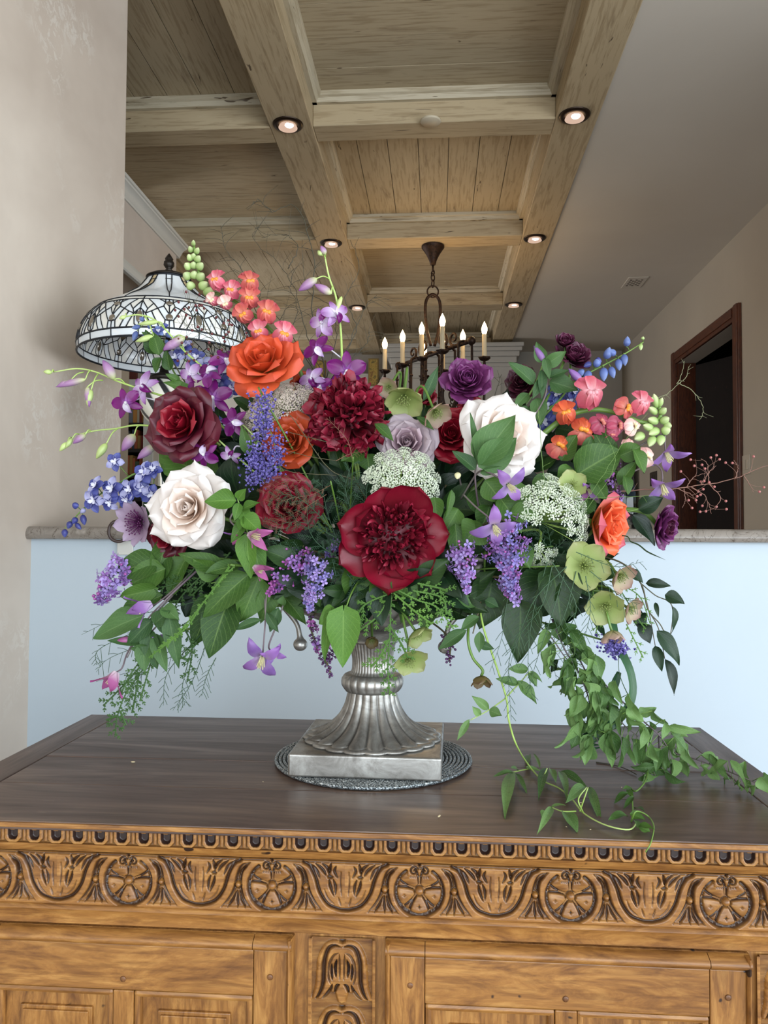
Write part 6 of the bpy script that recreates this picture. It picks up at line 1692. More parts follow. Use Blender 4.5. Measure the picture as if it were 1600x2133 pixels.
orchid('tall upright orchid spray in the top centre with pale purple blooms', [(714, 800), (712, 735), (709, 680), (700, 620), (685, 575), (676, 530)],
       [('b', 678, 535, 678, 530, 668, 512, 13, 0), ('b', 678, 540, 670, 532, 662, 522, 11, 1), ('b', 688, 582, 660, 580, 622, 606, 20, 0), ('b', 694, 596, 690, 612, 655, 592, 18, 0), ('b', 702, 640, 712, 618, 700, 650, 10, 1),
        ('f', 706, 665, 700, 655, 34, 0.4, 0.3, 0.3, 1), ('f', 704, 655, 672, 672, 34, -0.5, -0.1, 2.6, 1), ('f', 710, 745, 662, 728, 36, -0.4, 0.3, 0.7, 0), ('f', 714, 760, 722, 775, 46, 0.1, -0.1, 0.0, 0)], 1.10, 0.0019)
def lone(label, items, y):
    b = PY(items[0][1], items[0][2], y)
    return orchid(label, [(items[0][1] + 30, items[0][2] + 30), (items[0][1], items[0][2])], items, y)
lone('magenta orchid blooms hanging below the dark crimson rose', [('f', 440, 900, 425, 945, 34, -0.1, -0.4, 3.0, 0), ('f', 500, 930, 480, 950, 24, -0.2, -0.3, 2.6, 1)], 1.04)
lone('pale purple orchid blooms left of the upper peony', [('f', 700, 820, 668, 806, 28, -0.3, 0.2, 0.2, 0), ('f', 690, 800, 650, 790, 32, -0.4, 0.3, 0.5, 1)], 1.10)
lone('dark magenta orchid bloom beside the statice', [('f', 500, 880, 488, 880, 34, -0.3, 0.0, 1.4, 0)], 1.055)

# ---- SNAPDRAGONS
snapdragon('pink snapdragon spike at upper left with green tip leaning over the lamp', [(620, 760), (590, 720), (548, 672), (480, 622), (430, 602), (412, 560), (403, 508)],
  [(452, 586, 30, -0.3, 0.3, 0.1, 0), (483, 606, 28, -0.1, 0.2, -0.2, 0), (520, 590, 32, 0.3, 0.35, 0.2, 1), (520, 622, 32, 0.1, 0.1, 0.0, 1), (508, 655, 30, -0.2, -0.1, 0.5, 1), (556, 652, 34, 0.2, 0.2, -0.3, 1), (540, 690, 30, -0.1, 0.0, 0.2, 0), (590, 698, 36, 0.4, 0.2, -0.3, 0), (444, 625, 20, -0.3, -0.2, 0.6, 2), (470, 632, 22, 0, -0.3, 0.3, 2), (575, 740, 30, 0.2, 0, 0, 1)],
  [(403 + dx, yy, 403 + dx * 2.1, yy - 12, w_ * 1.35, 3) for (dx, yy, w_) in [(0, 512, 7), (-4, 525, 9), (5, 528, 9), (-5, 542, 11), (6, 545, 11), (0, 540, 10), (-8, 560, 13), (9, 560, 13), (0, 558, 12), (-9, 580, 15), (10, 582, 15), (1, 578, 14), (14, 600, 15), (-4, 600, 15), (22, 612, 14)]],
  1.10, [(SP_, SP_, TH), (SC_, SC_, TH), (SPP, SP_, THP), SG])
snapdragon('coral snapdragon spike arching right above the leaves with pale green tip', [(1085, 935), (1130, 905), (1180, 868), (1235, 853), (1290, 862), (1340, 880), (1375, 870), (1368, 830)],
  [(1228, 822, 46, 0.1, 0.3, 0.05, 0), (1178, 862, 34, -0.2, 0.35, 0.3, 1), (1212, 895, 38, 0.0, -0.3, 2.9, 2), (1165, 928, 34, -0.1, -0.2, 2.6, 2), (1250, 880, 30, 0.1, -0.1, 2.2, 3), (1285, 888, 30, 0.2, 0.0, 1.6, 3), (1302, 852, 30, 0.1, 0.2, 1.2, 4), (1334, 842, 34, 0.3, 0.3, -0.2, 0), (1318, 888, 26, 0.3, -0.1, 1.8, 5), (1345, 950, 28, 0.3, -0.3, 2.7, 5), (1308, 930, 24, 0.0, -0.4, 2.9, 5), (1275, 905, 20, 0, -0.4, 3, 3)],
  [(bx, by, tx, ty, w_, 6) for (bx, by, tx, ty, w_) in [(1368, 850, 1362, 820, 16), (1366, 840, 1356, 828, 12), (1372, 848, 1380, 828, 12), (1368, 862, 1352, 848, 15), (1374, 862, 1388, 850, 15), (1370, 880, 1350, 872, 17), (1376, 880, 1394, 870, 18), (1372, 895, 1352, 905, 18), (1380, 898, 1396, 895, 19), (1378, 908, 1375, 928, 18), (1340, 905, 1322, 915, 20), (1362, 910, 1352, 930, 18), (1385, 885, 1398, 888, 16), (1360, 895, 1340, 885, 17)]],
  1.08, [(SP_, SP_, SP_), (SO_, SO_, TH), (SC_, SO_, TH), (SR_, SR_, SC_), (SC_, SC_, TH), (SPP, SPP, THP), SG], sr=0.0050)

# ---- DELPHINIUM
def delph(label, stem_px, fl, bd, y, mats, home=True, cat='flower'):
    sp = [PY(p[0], p[1], p[2] if len(p) > 2 else y) for p in stem_px]; t = thing('delphinium', label, 'flower', sp[0])
    stem(t, ([URN_AIM, sp[0].lerp(URN_AIM, 0.4)] if home else []) + sp, 0.0020, 0.0008, M_STEM, n=40)
    def near(p): return min(bez(sp, 30), key=lambda q: (q - p).length)
    for (px, py, r, a, b) in fl:
        p = PY(px, py, y - 0.012); q = near(p); stem(t, [q, p - face(a, b) * 0.003], 0.0008, 0.0007, M_STEM, 'pedicel', 4, 4)
        delph_floret(t, p, (a, b), r * MPP(y), mats, px * 0.37)
    for (px, py, L, dx, dy, m) in bd:
        p = PY(px, py, y - 0.006); q = near(p); stem(t, [q, (q + p) / 2 + Vector((0, 0, 0.002)), p], 0.0006, 0.0006, M_STEM, 'pedicel', 5, 4)
        e = PY(px + dx * L, py + dy * L, y - 0.008); bud(t, p, e, L * 0.62 * MPP(y), mats[m])
    return t
delph('blue delphinium spike with round buds at upper right', [(1150, 850), (1190, 800), (1225, 778), (1265, 757), (1305, 735), (1340, 713)], [],
  [(1338, 708, 12, 0.2, -0.6, 2), (1335, 716, 14, 0, 1, 2), (1305, 722, 24, 0.1, -0.9, 0), (1300, 738, 24, 0.1, 1, 0), (1282, 740, 24, -0.6, -0.5, 0), (1262, 748, 28, 0.3, -0.9, 0), (1288, 748, 24, 0.1, 1, 0), (1258, 766, 28, 0, 1, 0), (1272, 764, 24, 0.3, 1, 0), (1240, 765, 26, 0.3, -0.8, 0), (1240, 748, 22, 0.6, 0.3, 1), (1226, 772, 28, -0.1, 1, 0), (1208, 770, 26, 0.2, 0.5, 0), (1232, 756, 20, -0.8, 0.4, 1), (1235, 792, 22, 0.6, 0.5, 1)],
  1.10, [DB, DD, SG])
delph('deep blue delphinium florets behind the coral snapdragon', [(1200, 860), (1165, 850), (1140, 840)], [(1160, 822, 26, -0.1, 0.3), (1185, 838, 24, 0.2, 0.2), (1140, 848, 26, -0.4, 0.2), (1135, 880, 26, -0.3, 0), (1118, 895, 20, -0.3, -0.2), (1195, 818, 20, 0.3, 0.4)], [(1165, 805, 18, 0, -1, 1), (1150, 865, 20, -0.4, 1, 1)], 1.12, [DB, DD, DW])
delph('lavender blue delphinium spike drooping at far left', [(370, 990), (325, 980), (285, 985), (245, 1008), (205, 1032), (175, 1058), (150, 1085)], [(240, 962, 22, -0.1, 0.1), (302, 985, 28, -0.2, 0.3), (318, 978, 22, 0.2, 0.4), (270, 1020, 26, -0.2, 0.1), (234, 1018, 28, -0.3, 0.1), (298, 1020, 24, 0.1, 0.0), (200, 1012, 24, -0.5, 0.4), (196, 1042, 28, -0.3, -0.1), (228, 1046, 22, 0, -0.4), (315, 1030, 24, 0.2, -0.2), (262, 1040, 22, 0, -0.4)],
  [(152, 1053, 24, 0.5, 0.0, 1), (160, 1078, 22, -0.4, 0.6, 1), (172, 1072, 22, 0.2, 1, 1), (148, 1086, 22, -0.3, 0.7, 1), (135, 1102, 22, 0.0, 0.8, 1), (158, 1090, 18, 0.6, 0.7, 1), (178, 1060, 18, -0.6, 0.5, 0)], 1.07, [DLv, DD, DW])
delph('small blue delphinium tip in front of the lamp shade', [(380, 800), (345, 730), (320, 690), (300, 668)], [(330, 690, 14, 0.2, 0.3)], [(300, 668, 16, -0.6, -0.4, 0), (292, 680, 18, -1, 0.2, 0), (310, 685, 16, 0.3, -1, 0), (285, 690, 20, -0.4, 1, 0), (310, 695, 18, -0.8, 0.4, 1), (335, 680, 18, 0.9, -0.2, 1), (345, 695, 16, 0.9, 0.5, 0), (325, 705, 16, 0.2, 1, 1), (345, 708, 16, 0.7, 1, 0)], 1.13, [DB, DD, DW])
delph('lavender delphinium florets inside the purple orchid cluster', [(430, 800), (395, 760), (370, 735)], [(366, 745, 22, -0.2, 0.2), (385, 722, 20, -0.1, 0.4), (408, 745, 22, 0.1, 0.2), (440, 760, 22, 0.1, 0.2), (455, 790, 24, 0.1, 0), (480, 810, 22, 0.2, 0), (470, 880, 22, 0.2, -0.1)], [(350, 728, 16, -0.7, -0.4, 0), (362, 712, 14, 0, -1, 2)], 1.115, [DLv, DD, DW])

# ---- LILAC
lilac('lilac cluster standing out to the left against the half wall', (262, 1178, 205, 1250), 82, 1.03, 105, [LI1, LI2, LIB], 0.18, 1, 9.0)
lilac('broad open lilac panicle under the red rose', (640, 1150, 560, 1235), 92, 0.99, 95, [LI2, LIB, LIB], 0.4, 2, 7.5)
lilac('pointed lilac panicle hanging beside the heart leaf, left of the lower peony', (665, 1165, 645, 1275), 74, 0.975, 110, [LI1, LB1, LI2], 0.2, 3, 7.5)
lilac('biggest lilac panicle right of centre below the recurved clematis', (1050, 1085, 1062, 1235), 108, 0.97, 210, [LI2, LB1, LIB], 0.22, 4, 8.0)
lilac('tip of the lilac hanging lowest from the large right panicle', (1055, 1205, 1072, 1252), 58, 0.965, 50, [LI2, LI1, LIB], 0.3, 5, 7.5)
lilac('smaller lilac panicle between the lower peony and the biggest lilac', (962, 1142, 972, 1225), 72, 0.968, 95, [LI1, LI2, LIB], 0.25, 6, 8.0)
lilac('dark purple lilac behind the leaves at right above the orange rose', (1250, 975, 1290, 1040), 78, 1.06, 70, [LIB, LI2, LDK], 0.5, 7, 7.5)
lilac('deep violet lilac under the green hellebore at right', (1225, 1055, 1190, 1010), 60, 1.06, 40, [LB1, LI2, LIB], 0.4, 8, 7.5)
lilac('dark plum lilac buds hanging beside the urn neck at left', (676, 1345, 688, 1402), 34, 1.02, 46, [LDK, LIB, LDK], 0.85, 9, 8.0)
lilac('plum lilac tip peeking left of the heart leaf', (648, 1290, 662, 1355), 26, 1.02, 36, [LIB, LI2, LDK], 0.7, 10, 8.0)
lilac('blackish lilac bud cluster hanging right of the urn', (932, 1325, 937, 1380), 32, 1.03, 40, [LDK, LDK, LDK], 0.95, 11, 8.0)
lilac('violet lilac florets behind the asparagus fern', (700, 1130, 690, 1190), 50, 1.02, 40, [LB1, LI2, LIB], 0.3, 12, 7.0)
# ---- UMBELS
umbel('white lace umbel in the centre above the lower peony', 842, 990, 0.995, 76, (0.15, 0.35), UW, M_STEMP, 40, 0.35, 1, 0.21, squash=(1, 0.85))
umbel('large white lace umbel at right leaning over the hellebores', 1165, 1068, 1.0, 84, (0.45, 0.30), UW, M_STEMP, 44, 0.40, 2, 0.19, arc=lambda q, a: not (q > 0.35 and math.sin(a) < -0.35 and math.cos(a) < 0.3))
umbel('small white lace umbel below the large right one', 1128, 1160, 1.0, 30, (0.0, -0.6), UW, M_STEMP, 10, 0.4, 3, 0.36)
umbel('pinkish lace umbel between the two left orange roses', 592, 838, 1.06, 70, (-0.05, 0.55), UPK, M_STEMP, 38, 0.4, 4, 0.21, squash=(1, 0.8))
umbel('creamy lace umbel behind the statice', 535, 872, 1.065, 46, (-0.3, 0.2), UPK, M_STEMP, 22, 0.4, 5, 0.26, squash=(0.8, 1))

# ---- STATICE
def statice(label, paths, y, seed=0):
    rs = random.Random(seed); p0 = PY(paths[0][0][0], paths[0][0][1], y); t = thing('statice', label, 'flower', p0); inv = t.matrix_basis.inverted()
    for pth in paths:
        pts = bez([PY(a, b, y) for a, b in pth], 26); mb = MB()
        stem(t, pts[::5], 0.0008, 0.0006, M_STEM)
        for p in pts:
            for k_ in range(13):
                c = inv @ (p + RIGHT * rs.gauss(0, 0.0072) + UP * rs.gauss(0, 0.0052) + BACK * rs.uniform(-0.004, 0.009))
                d = Vector((rs.uniform(-1, 1), rs.uniform(-1, .2), rs.uniform(-.3, 1))).normalized(); u = d.orthogonal().normalized(); w_ = d.cross(u); r = rs.uniform(0.0013, 0.0023)
                V = [tuple(c - d * r * 1.4)] + [tuple(c + (u * math.cos(a) + w_ * math.sin(a)) * r * (1.15 if j % 2 else 0.75) + d * r * .4) for j, a in enumerate([i * math.pi / 3 for i in range(6)])]
                mb.add(V, [(0, 1 + j, 1 + (j + 1) % 6) for j in range(6)], [(.5, 0.1)] + [(.5, .95)] * 6)
        put('florets', mb.mesh('f', smooth=False), t, None, ST, kind='stuff')
    stem_home(t, p0, face(0, 0, 1), 0.0012, M_STEM, 0.005)
statice('purple statice spray trailing down over the orange rose at left', [[(545, 820), (545, 850), (555, 885), (575, 925), (572, 965)], [(550, 860), (530, 950), (536, 968)], [(575, 935), (560, 985), (520, 998)]], 1.0, 1)
statice('tiny violet statice tuft under the drooping hellebore bell at right', [[(1270, 1338), (1288, 1352)]], 1.0, 2)

# ---- CLEMATIS
clematis('violet clematis with twisted petals hanging on two long stems left of the urn', 545, 1372, 0.985, 62, (0.0, -0.55), [CM2, CM], [(548, 1355, .985), (553, 1290, .99), (556, 1235, 1.0), (600, 1180, 1.03)], 1.3, 0.5)
clematis('violet clematis petals beside the hanging left bloom', 568, 1360, 0.99, 36, (0.5, -0.6), [CM, CM2], [(560, 1345, .99), (575, 1305, .99), (590, 1260, 1.0)], 0.8, 1.2)
clematis('pink clematis bell at the lowest left, above the cedar tip', 240, 1405, 1.0, 58, (-0.5, -1.0, 0.5), [CPK, CPK], [(255, 1390, 1.0), (268, 1355, 1.01), (305, 1300, 1.02), (360, 1240, 1.04)], 0.45, 0.3, closed=0.8)
clematis('violet clematis bell among the left leaves', 310, 1260, 0.97, 60, (-0.9, -0.4, 0.6), [CM2, CM], [(325, 1258, 1.0), (360, 1230, 1.02), (400, 1190, 1.05)], 0.35, 0.2, closed=0.8)
clematis('violet clematis partly hidden by the lower left leaves', 338, 1325, 1.0, 30, (-0.2, -0.8), [CM2, CM2], [(345, 1300, 1.0), (360, 1260, 1.02)], 0.4, 0.4, closed=0.8)
clematis('pink clematis bell below the left blush rose', 522, 1114, 0.95, 54, (0.9, -0.3, 0.6), [CPK, CPK], [(508, 1108, .975), (480, 1085, .99), (490, 1060, 1.0)], 0.35, 0.7, closed=0.8)
clematis('violet clematis beside the pink bell under the left blush rose', 497, 1112, 0.98, 36, (-0.5, -0.9, 0.6), [CM, CPK], [(500, 1090, .985), (485, 1065, 1.0)], 0.5, 0.7)
clematis('pink clematis bud over the broad lilac', 532, 1182, 0.95, 44, (0.9, -0.5, 0.6), [CPK, CPK], [(525, 1178, .97), (505, 1150, .98), (495, 1120, .99)], 0.15, 0.7, closed=1.0)
clematis('pale violet clematis with long recurved petals below the right blush rose', 1060, 1012, 0.97, 54, (0.35, -0.55), [CM, CM2], [(1045, 1000, .97), (1020, 985, .98), (995, 985, 1.0), (960, 1040, 1.04)], 1.25, 0.9)
clematis('pale violet clematis with curling petals over the biggest lilac', 1030, 1098, 0.95, 60, (0.1, -0.55), [CM, CM2], [(1018, 1078, .955), (990, 1055, .97), (965, 1030, 1.0)], 1.4, 0.2)
clematis('upper violet clematis at far right against the dark doorway', 1388, 945, 1.08, 50, (0.15, -0.95, 0.8), [CM, CM2], [(1385, 925, 1.08), (1380, 905, 1.08), (1330, 930, 1.09)], 0.75, 0.4)
clematis('lower violet clematis at far right above the dark ranunculus', 1380, 1012, 1.06, 52, (0.0, -0.95, 0.8), [CM, CM2], [(1380, 992, 1.06), (1375, 975, 1.07), (1355, 968, 1.08), (1300, 990, 1.09)], 0.85, 0.8)
clematis('violet clematis half hidden by leaves above the right orange rose', 1225, 1020, 1.03, 34, (0.1, -0.5), [CM, CDK], None, 0.6, 0.8)
clematis('dark violet clematis behind the green hellebore', 1195, 1003, 1.05, 32, (-0.2, 0.2), [CDK, CDK], None, 0.9, 0.8)
def budthing(label, b, tp, wd, mat, path, y, name='clematis_bud'):
    t = thing(name, label, 'flower bud', PY(b[0], b[1], y)); bud(t, PY(b[0], b[1], y), PY(tp[0], tp[1], y - 0.005), wd * MPP(y), mat)
    stem(t, [PY(b[0], b[1], y)] + [PY(*p) for p in path], 0.0011, 0.0013, M_STEMV); return t
budthing('slender violet clematis bud on the leafy shoot beside the top ranunculus', (1136, 754), (1112, 720), 18, CM, [(1138, 780, 1.08), (1134, 830, 1.08), (1090, 900, 1.08)], 1.08)
budthing('violet clematis bud under the top right ranunculus', (1212, 796), (1184, 768), 17, CM, [(1200, 830, 1.09), (1150, 900, 1.09)], 1.09)
budthing('pink clematis bud lying on the left leaves', (278, 1332), (242, 1334), 16, CPK, [(300, 1330, 1.0), (340, 1290, 1.02)], 0.99)
budthing('small cream seed tuft among the centre right leaves', (955, 985), (952, 998), 14, M_CREAM, [(960, 1010, 1.03)], 1.0, 'seed_head')

# ---- HELLEBORES
def hel(label, px, py, y, r, fc, m, opt=None, roll=0.3, seed=0, path=None):
    o = dict(n=5, cup=0.95, w=0.52, point=0.3, stam=26); o.update(opt or {}); 
    if path: o['path'] = path
    o['sr'] = 0.0018
    return bloom('open', label, px, py, y, r, fc, [HG, m], roll, seed, name='hellebore', opt=o)
hel('dusky hellebore hanging over the mauve rose beside the upper peony', 842, 828, 1.04, 52, (-0.1, -1.0, 0.8), HG, roll=0.2, seed=1, opt=dict(cup=0.7))
hel('dusky pink and green hellebore left of the crimson rose', 908, 858, 1.03, 42, (0.5, -0.8, 0.7), HP, roll=1.0, seed=2, opt=dict(cup=0.6))
hel('small pale hellebore at the right edge of the upper peony', 810, 806, 1.06, 28, (-0.4, -0.5), HP, seed=3, opt=dict(cup=0.7))
hel('green hellebore hanging in front of the urn neck', 852, 1375, 0.985, 42, (0.3, -0.7), HG, seed=4, path=[(850, 1340, .99), (840, 1290, 1.0), (835, 1240, 1.03)])
hel('pale green hellebore bell just above the one at the urn neck', 868, 1318, 0.99, 40, (0.6, -0.8, 0.6), HG, seed=5, roll=0.9, opt=dict(cup=0.5))
hel('small withered brown hellebore against the urn collar', 775, 1333, 1.03, 22, (0, -0.6), HBR, seed=6, opt=dict(cup=0.3))
hel('broad open green hellebore under the large right umbel', 1218, 1178, 0.985, 58, (0.15, 0.1), HG, seed=7, roll=0.6, opt=dict(cup=1.0, w=0.5))
hel('dusky green hellebore right of the broad open one', 1292, 1200, 1.0, 40, (0.6, -0.5), HP, seed=8, opt=dict(cup=0.6))
hel('green hellebore in the middle of the right cascade', 1262, 1262, 0.985, 46, (-0.2, -0.4), HG, seed=9, roll=0.2, opt=dict(cup=0.9))
hel('pink tinged hellebore on the right side of the cascade', 1312, 1268, 1.0, 34, (0.8, -0.4), HP, seed=10, opt=dict(cup=0.7))
hel('drooping pink green hellebore bell above the statice tuft', 1275, 1318, 0.985, 36, (0.1, -1.3, 0.5), HP, seed=11, opt=dict(cup=0.25, w=0.45), path=[(1270, 1300, .985), (1262, 1270, .99), (1240, 1220, 1.02)])
hel('withered brown hellebore hanging on dark stems below the big leaves', 1003, 1412, 0.985, 34, (0.0, -1.2, 0.6), HBR, seed=12, opt=dict(cup=0.3, w=0.4), path=[(1005, 1395, .985), (985, 1370, .99), (975, 1330, .99), (980, 1270, 1.02)])
hel('green hellebore between the large umbel and the orange rose', 1192, 1010, 1.02, 34, (0.0, 0.3), HG, seed=13, opt=dict(cup=0.9))
hel('small pale hellebore by the lower peony at its right', 905, 1195, 0.99, 18, (0.4, -0.4), HP, seed=14, opt=dict(cup=0.5))

# ---- FOLIAGE : big named sprays in view
leaves('clematis_foliage', 'pair of large veined leaves lying over the right blush rose', [(1000, 1080, 1.03), (990, 1000, 1.0), (993, 962, .985)],
  [(995, 968, 1074, 862, 72, .985, .975, -.2, .2), (996, 972, 1078, 912, 66, .982, .98, .1, -.2), (992, 962, 983, 858, 24, .985, .98, .6, 0), (990, 978, 944, 938, 34, .985, .975, .3, .3), (1000, 985, 1046, 972, 20, .985, .98, 0, -.5)], 1.0, 'clem', 'ovate', M_STEMV, bend=0.3)
leaves('clematis_foliage', 'bright green leafy shoot hanging over the right side of the left blush rose', [(560, 1180, 1.02), (520, 1120, .98), (505, 1070, .965), (495, 1040, .96)],
  [(492, 1042, 425, 1044, 44, .96, .955, -.1, .3), (496, 1040, 512, 1018, 24, .96, .95, 0, 0), (498, 1048, 488, 1085, 22, .96, .95), (505, 1060, 540, 1045, 22, .96, .95), (508, 1075, 545, 1110, 40, .96, .95), (505, 1075, 498, 1105, 22, .96, .95), (515, 1110, 520, 1205, 46, .965, .96, -.2, 0), (522, 1110, 548, 1215, 44, .97, .97, .3, 0), (500, 1055, 520, 1095, 30, .965, .955), (512, 1085, 480, 1130, 26, .965, .96)], .96, 'bright', 'ovate', M_STEM, bend=0.4)
leaves('hydrangea_foliage', 'large quilted leaves at lower left between the blush rose and the cedar', [(640, 1180, 1.04), (560, 1190, 1.02), (500, 1200, 1.0), (440, 1215, .99)],
  [(520, 1195, 418, 1285, 72, .985, .97, .1, .4), (540, 1200, 500, 1298, 72, 1.0, .99, .3, 0), (480, 1240, 432, 1372, 84, 1.0, .98, 0, .1), (455, 1235, 395, 1350, 60, 1.01, 1.0, -.2, 0), (500, 1180, 425, 1190, 34, .98, .96, 0, .8), (560, 1220, 545, 1300, 50, 1.01, 1.0), (470, 1190, 370, 1150, 44, .99, .975, .2, .3), (455, 1200, 400, 1165, 46, .99, .975, -.4, .2)], 1.0, 'mid', 'ovate', M_STEM, bend=0.6)
leaves('clematis_foliage', 'long dark veined leaf with smaller leaves pointing to the lower left edge', [(420, 1180, 1.03), (350, 1245, 1.0), (300, 1300, .99), (265, 1370, .995)],
  [(300, 1282, 188, 1328, 58, .985, .98, -.1, .5), (318, 1290, 262, 1345, 40, .99, .98), (300, 1340, 222, 1332, 26, .99, .98, 0, .6), (310, 1350, 270, 1352, 24, .99, .98), (322, 1300, 352, 1272, 34, .985, .975), (310, 1310, 325, 1395, 44, .99, .985), (300, 1340, 300, 1400, 36, .99, .98), (330, 1290, 365, 1330, 30, .985, .98), (340, 1265, 372, 1290, 30, .985, .97, 0, .6), (325, 1320, 345, 1400, 34, .99, .98), (350, 1270, 372, 1395, 40, .985, .98, .2, 0)], .99, 'clem', 'ovate', M_STEMV, bend=0.5)
leaves('salal_foliage', 'rounded olive leaves behind the left lilac', [(420, 1160, 1.06), (340, 1170, 1.05), (290, 1180, 1.04)],
  [(330, 1170, 240, 1190, 60, 1.04, 1.03, -.3, .2), (345, 1185, 270, 1215, 62, 1.04, 1.03, 0, .3), (350, 1150, 300, 1225, 64, 1.05, 1.04), (330, 1225, 248, 1245, 44, 1.03, 1.02), (340, 1240, 248, 1280, 48, 1.03, 1.02), (345, 1120, 325, 1215, 50, 1.05, 1.04, .5, 0), (390, 1160, 350, 1240, 56, 1.05, 1.04)], 1.04, 'mid', 'round', M_STEM, bend=0.5)
leaves('aspidistra_leaf', 'broad dark green folded blade left of the statice', None, [(500, 1035, 472, 960, 92, 1.03, 1.0, -.5, .3)], 1.03, 'dark', 'round', bend=0.9, fold=0.1)
leaves('aspidistra_leaf', 'broad green blade under the dark crimson rose', None, [(450, 1010, 330, 935, 80, 1.08, 1.07, .1, .5)], 1.08, 'mid', 'strap', bend=0.5, fold=0.1)
leaves('heart_leaf_foliage', 'bright heart shaped leaves hanging beside the urn neck', [(760, 1190, 1.02), (735, 1230, .98), (722, 1262, .965)],
  [(716, 1272, 714, 1392, 72, .962, .958, .05, .1), (690, 1275, 672, 1382, 36, .965, .965, -.9, 0), (700, 1275, 664, 1300, 46, .97, .97, -.3, .2)], .965, 'bright', 'heart', M_STEM, bend=0.35, fold=0.15)
leaves('heart_leaf_foliage', 'green leaves directly under the lower peony', [(800, 1160, 1.03), (800, 1210, .99)],
  [(795, 1200, 785, 1285, 58, .99, .98), (830, 1205, 870, 1252, 56, .98, .97, .2, .4), (740, 1190, 722, 1250, 60, 1.0, .99), (760, 1180, 690, 1235, 50, 1.01, 1.0), (870, 1190, 920, 1240, 56, 1.0, .99), (650, 1200, 665, 1265, 40, 1.0, .99), (850, 1210, 838, 1300, 52, 1.02, 1.01), (900, 1240, 880, 1320, 50, 1.04, 1.03), (700, 1250, 745, 1330, 44, 1.03, 1.02), (580, 1230, 640, 1300, 50, 1.04, 1.03)], .99, 'mid', 'heart', M_STEM, bend=0.4)
leaves('hydrangea_foliage', 'big dark leaves hanging below the right lilac', [(1010, 1150, 1.05), (1010, 1200, 1.02), (1020, 1240, 1.0)],
  [(1025, 1215, 1000, 1312, 84, 1.0, .99, .1, .1), (1085, 1262, 1080, 1382, 84, .99, .98, 0, .1), (1130, 1200, 1095, 1300, 84, 1.0, .99, -.1, .2), (1150, 1190, 1175, 1310, 96, .99, .98, .2, .2), (1160, 1200, 1200, 1290, 70, 1.0, .99), (1100, 1190, 1060, 1275, 60, 1.01, 1.0), (990, 1230, 960, 1290, 54, 1.01, 1.0), (1010, 1190, 1045, 1250, 60, 1.03, 1.02)], 1.0, 'deep', 'heart', M_STEM, bend=0.5)
leaves('hydrangea_foliage', 'leaves between the right blush rose and the biggest lilac', [(1000, 1120, 1.05), (1030, 1060, 1.02), (1060, 1040, 1.01)],
  [(1040, 1035, 1090, 1110, 66, 1.0, .99, .3, .1), (1010, 1000, 1050, 1050, 60, 1.0, 1.0), (1080, 1000, 1052, 1068, 70, 1.02, 1.01), (1060, 1070, 1125, 1075, 46, .99, .98, 0, .5), (1000, 1095, 965, 1130, 70, .985, .98), (955, 1060, 925, 1110, 44, 1.0, .99), (948, 1090, 955, 1175, 46, .985, .98, .2, 0), (970, 1085, 990, 1145, 60, .99, .985), (1085, 1135, 1105, 1185, 38, .98, .975, 0, .3), (905, 1035, 912, 1090, 36, 1.0, .99), (940, 1020, 930, 1085, 22, .99, .985, .8, 0), (1020, 1055, 1000, 1110, 60, 1.01, 1.0), (990, 1020, 1010, 1080, 56, 1.03, 1.02)], 1.0, 'mid', 'ovate', M_STEM, bend=0.5)
leaves('salal_foliage', 'large rounded leaf and smaller ones above the hidden lilac at right', [(1120, 1080, 1.07), (1180, 1010, 1.05), (1220, 985, 1.04)],
  [(1200, 990, 1292, 935, 84, 1.03, 1.02, .1, .3), (1190, 975, 1160, 1020, 60, 1.04, 1.03), (1290, 950, 1335, 930, 40, 1.05, 1.04), (1318, 935, 1345, 985, 36, 1.04, 1.03), (1150, 990, 1125, 1040, 60, 1.04, 1.03), (1240, 1000, 1262, 1040, 34, 1.02, 1.01), (1205, 960, 1235, 910, 40, 1.06, 1.05), (1170, 960, 1200, 905, 44, 1.06, 1.05), (1290, 1010, 1325, 960, 30, 1.05, 1.04), (1300, 990, 1310, 1030, 26, 1.04, 1.03), (1225, 1040, 1215, 1075, 40, 1.03, 1.02), (1270, 960, 1240, 900, 50, 1.06, 1.06)], 1.04, 'mid', 'round', M_STEM, bend=0.4)
leaves('ruscus_foliage', 'two dark glossy leaves beside the stem of the far right ranunculus', [(1200, 1090, 1.08), (1310, 1065, 1.07), (1330, 1060, 1.07)],
  [(1330, 1062, 1382, 1036, 36, 1.07, 1.06, .1, .3), (1318, 1072, 1366, 1136, 40, 1.07, 1.06, .4, .1)], 1.07, 'dark', 'ovate', M_STEM, bend=0.3)
leaves('clematis_foliage', 'upright leafy clematis shoot between the two maroon ranunculus', [(1030, 960, 1.10), (1060, 880, 1.10), (1110, 810, 1.09), (1138, 740, 1.08)],
  [(1112, 800, 1062, 752, 36, 1.08, 1.07, .2, .3), (1132, 755, 1117, 712, 28, 1.08, 1.07), (1136, 760, 1180, 732, 28, 1.08, 1.07), (1140, 788, 1188, 768, 22, 1.08, 1.07, 0, .6), (1145, 795, 1205, 812, 44, 1.09, 1.08), (1128, 770, 1130, 832, 22, 1.08, 1.07), (1105, 850, 1075, 885, 30, 1.09, 1.08), (1118, 830, 1128, 885, 34, 1.09, 1.08), (1135, 745, 1145, 790, 18, 1.075, 1.07), (1128, 790, 1110, 830, 20, 1.08, 1.07), (1100, 820, 1070, 850, 24, 1.09, 1.08)], 1.08, 'clem', 'ovate', M_STEM, bend=0.4, sr=0.0024)
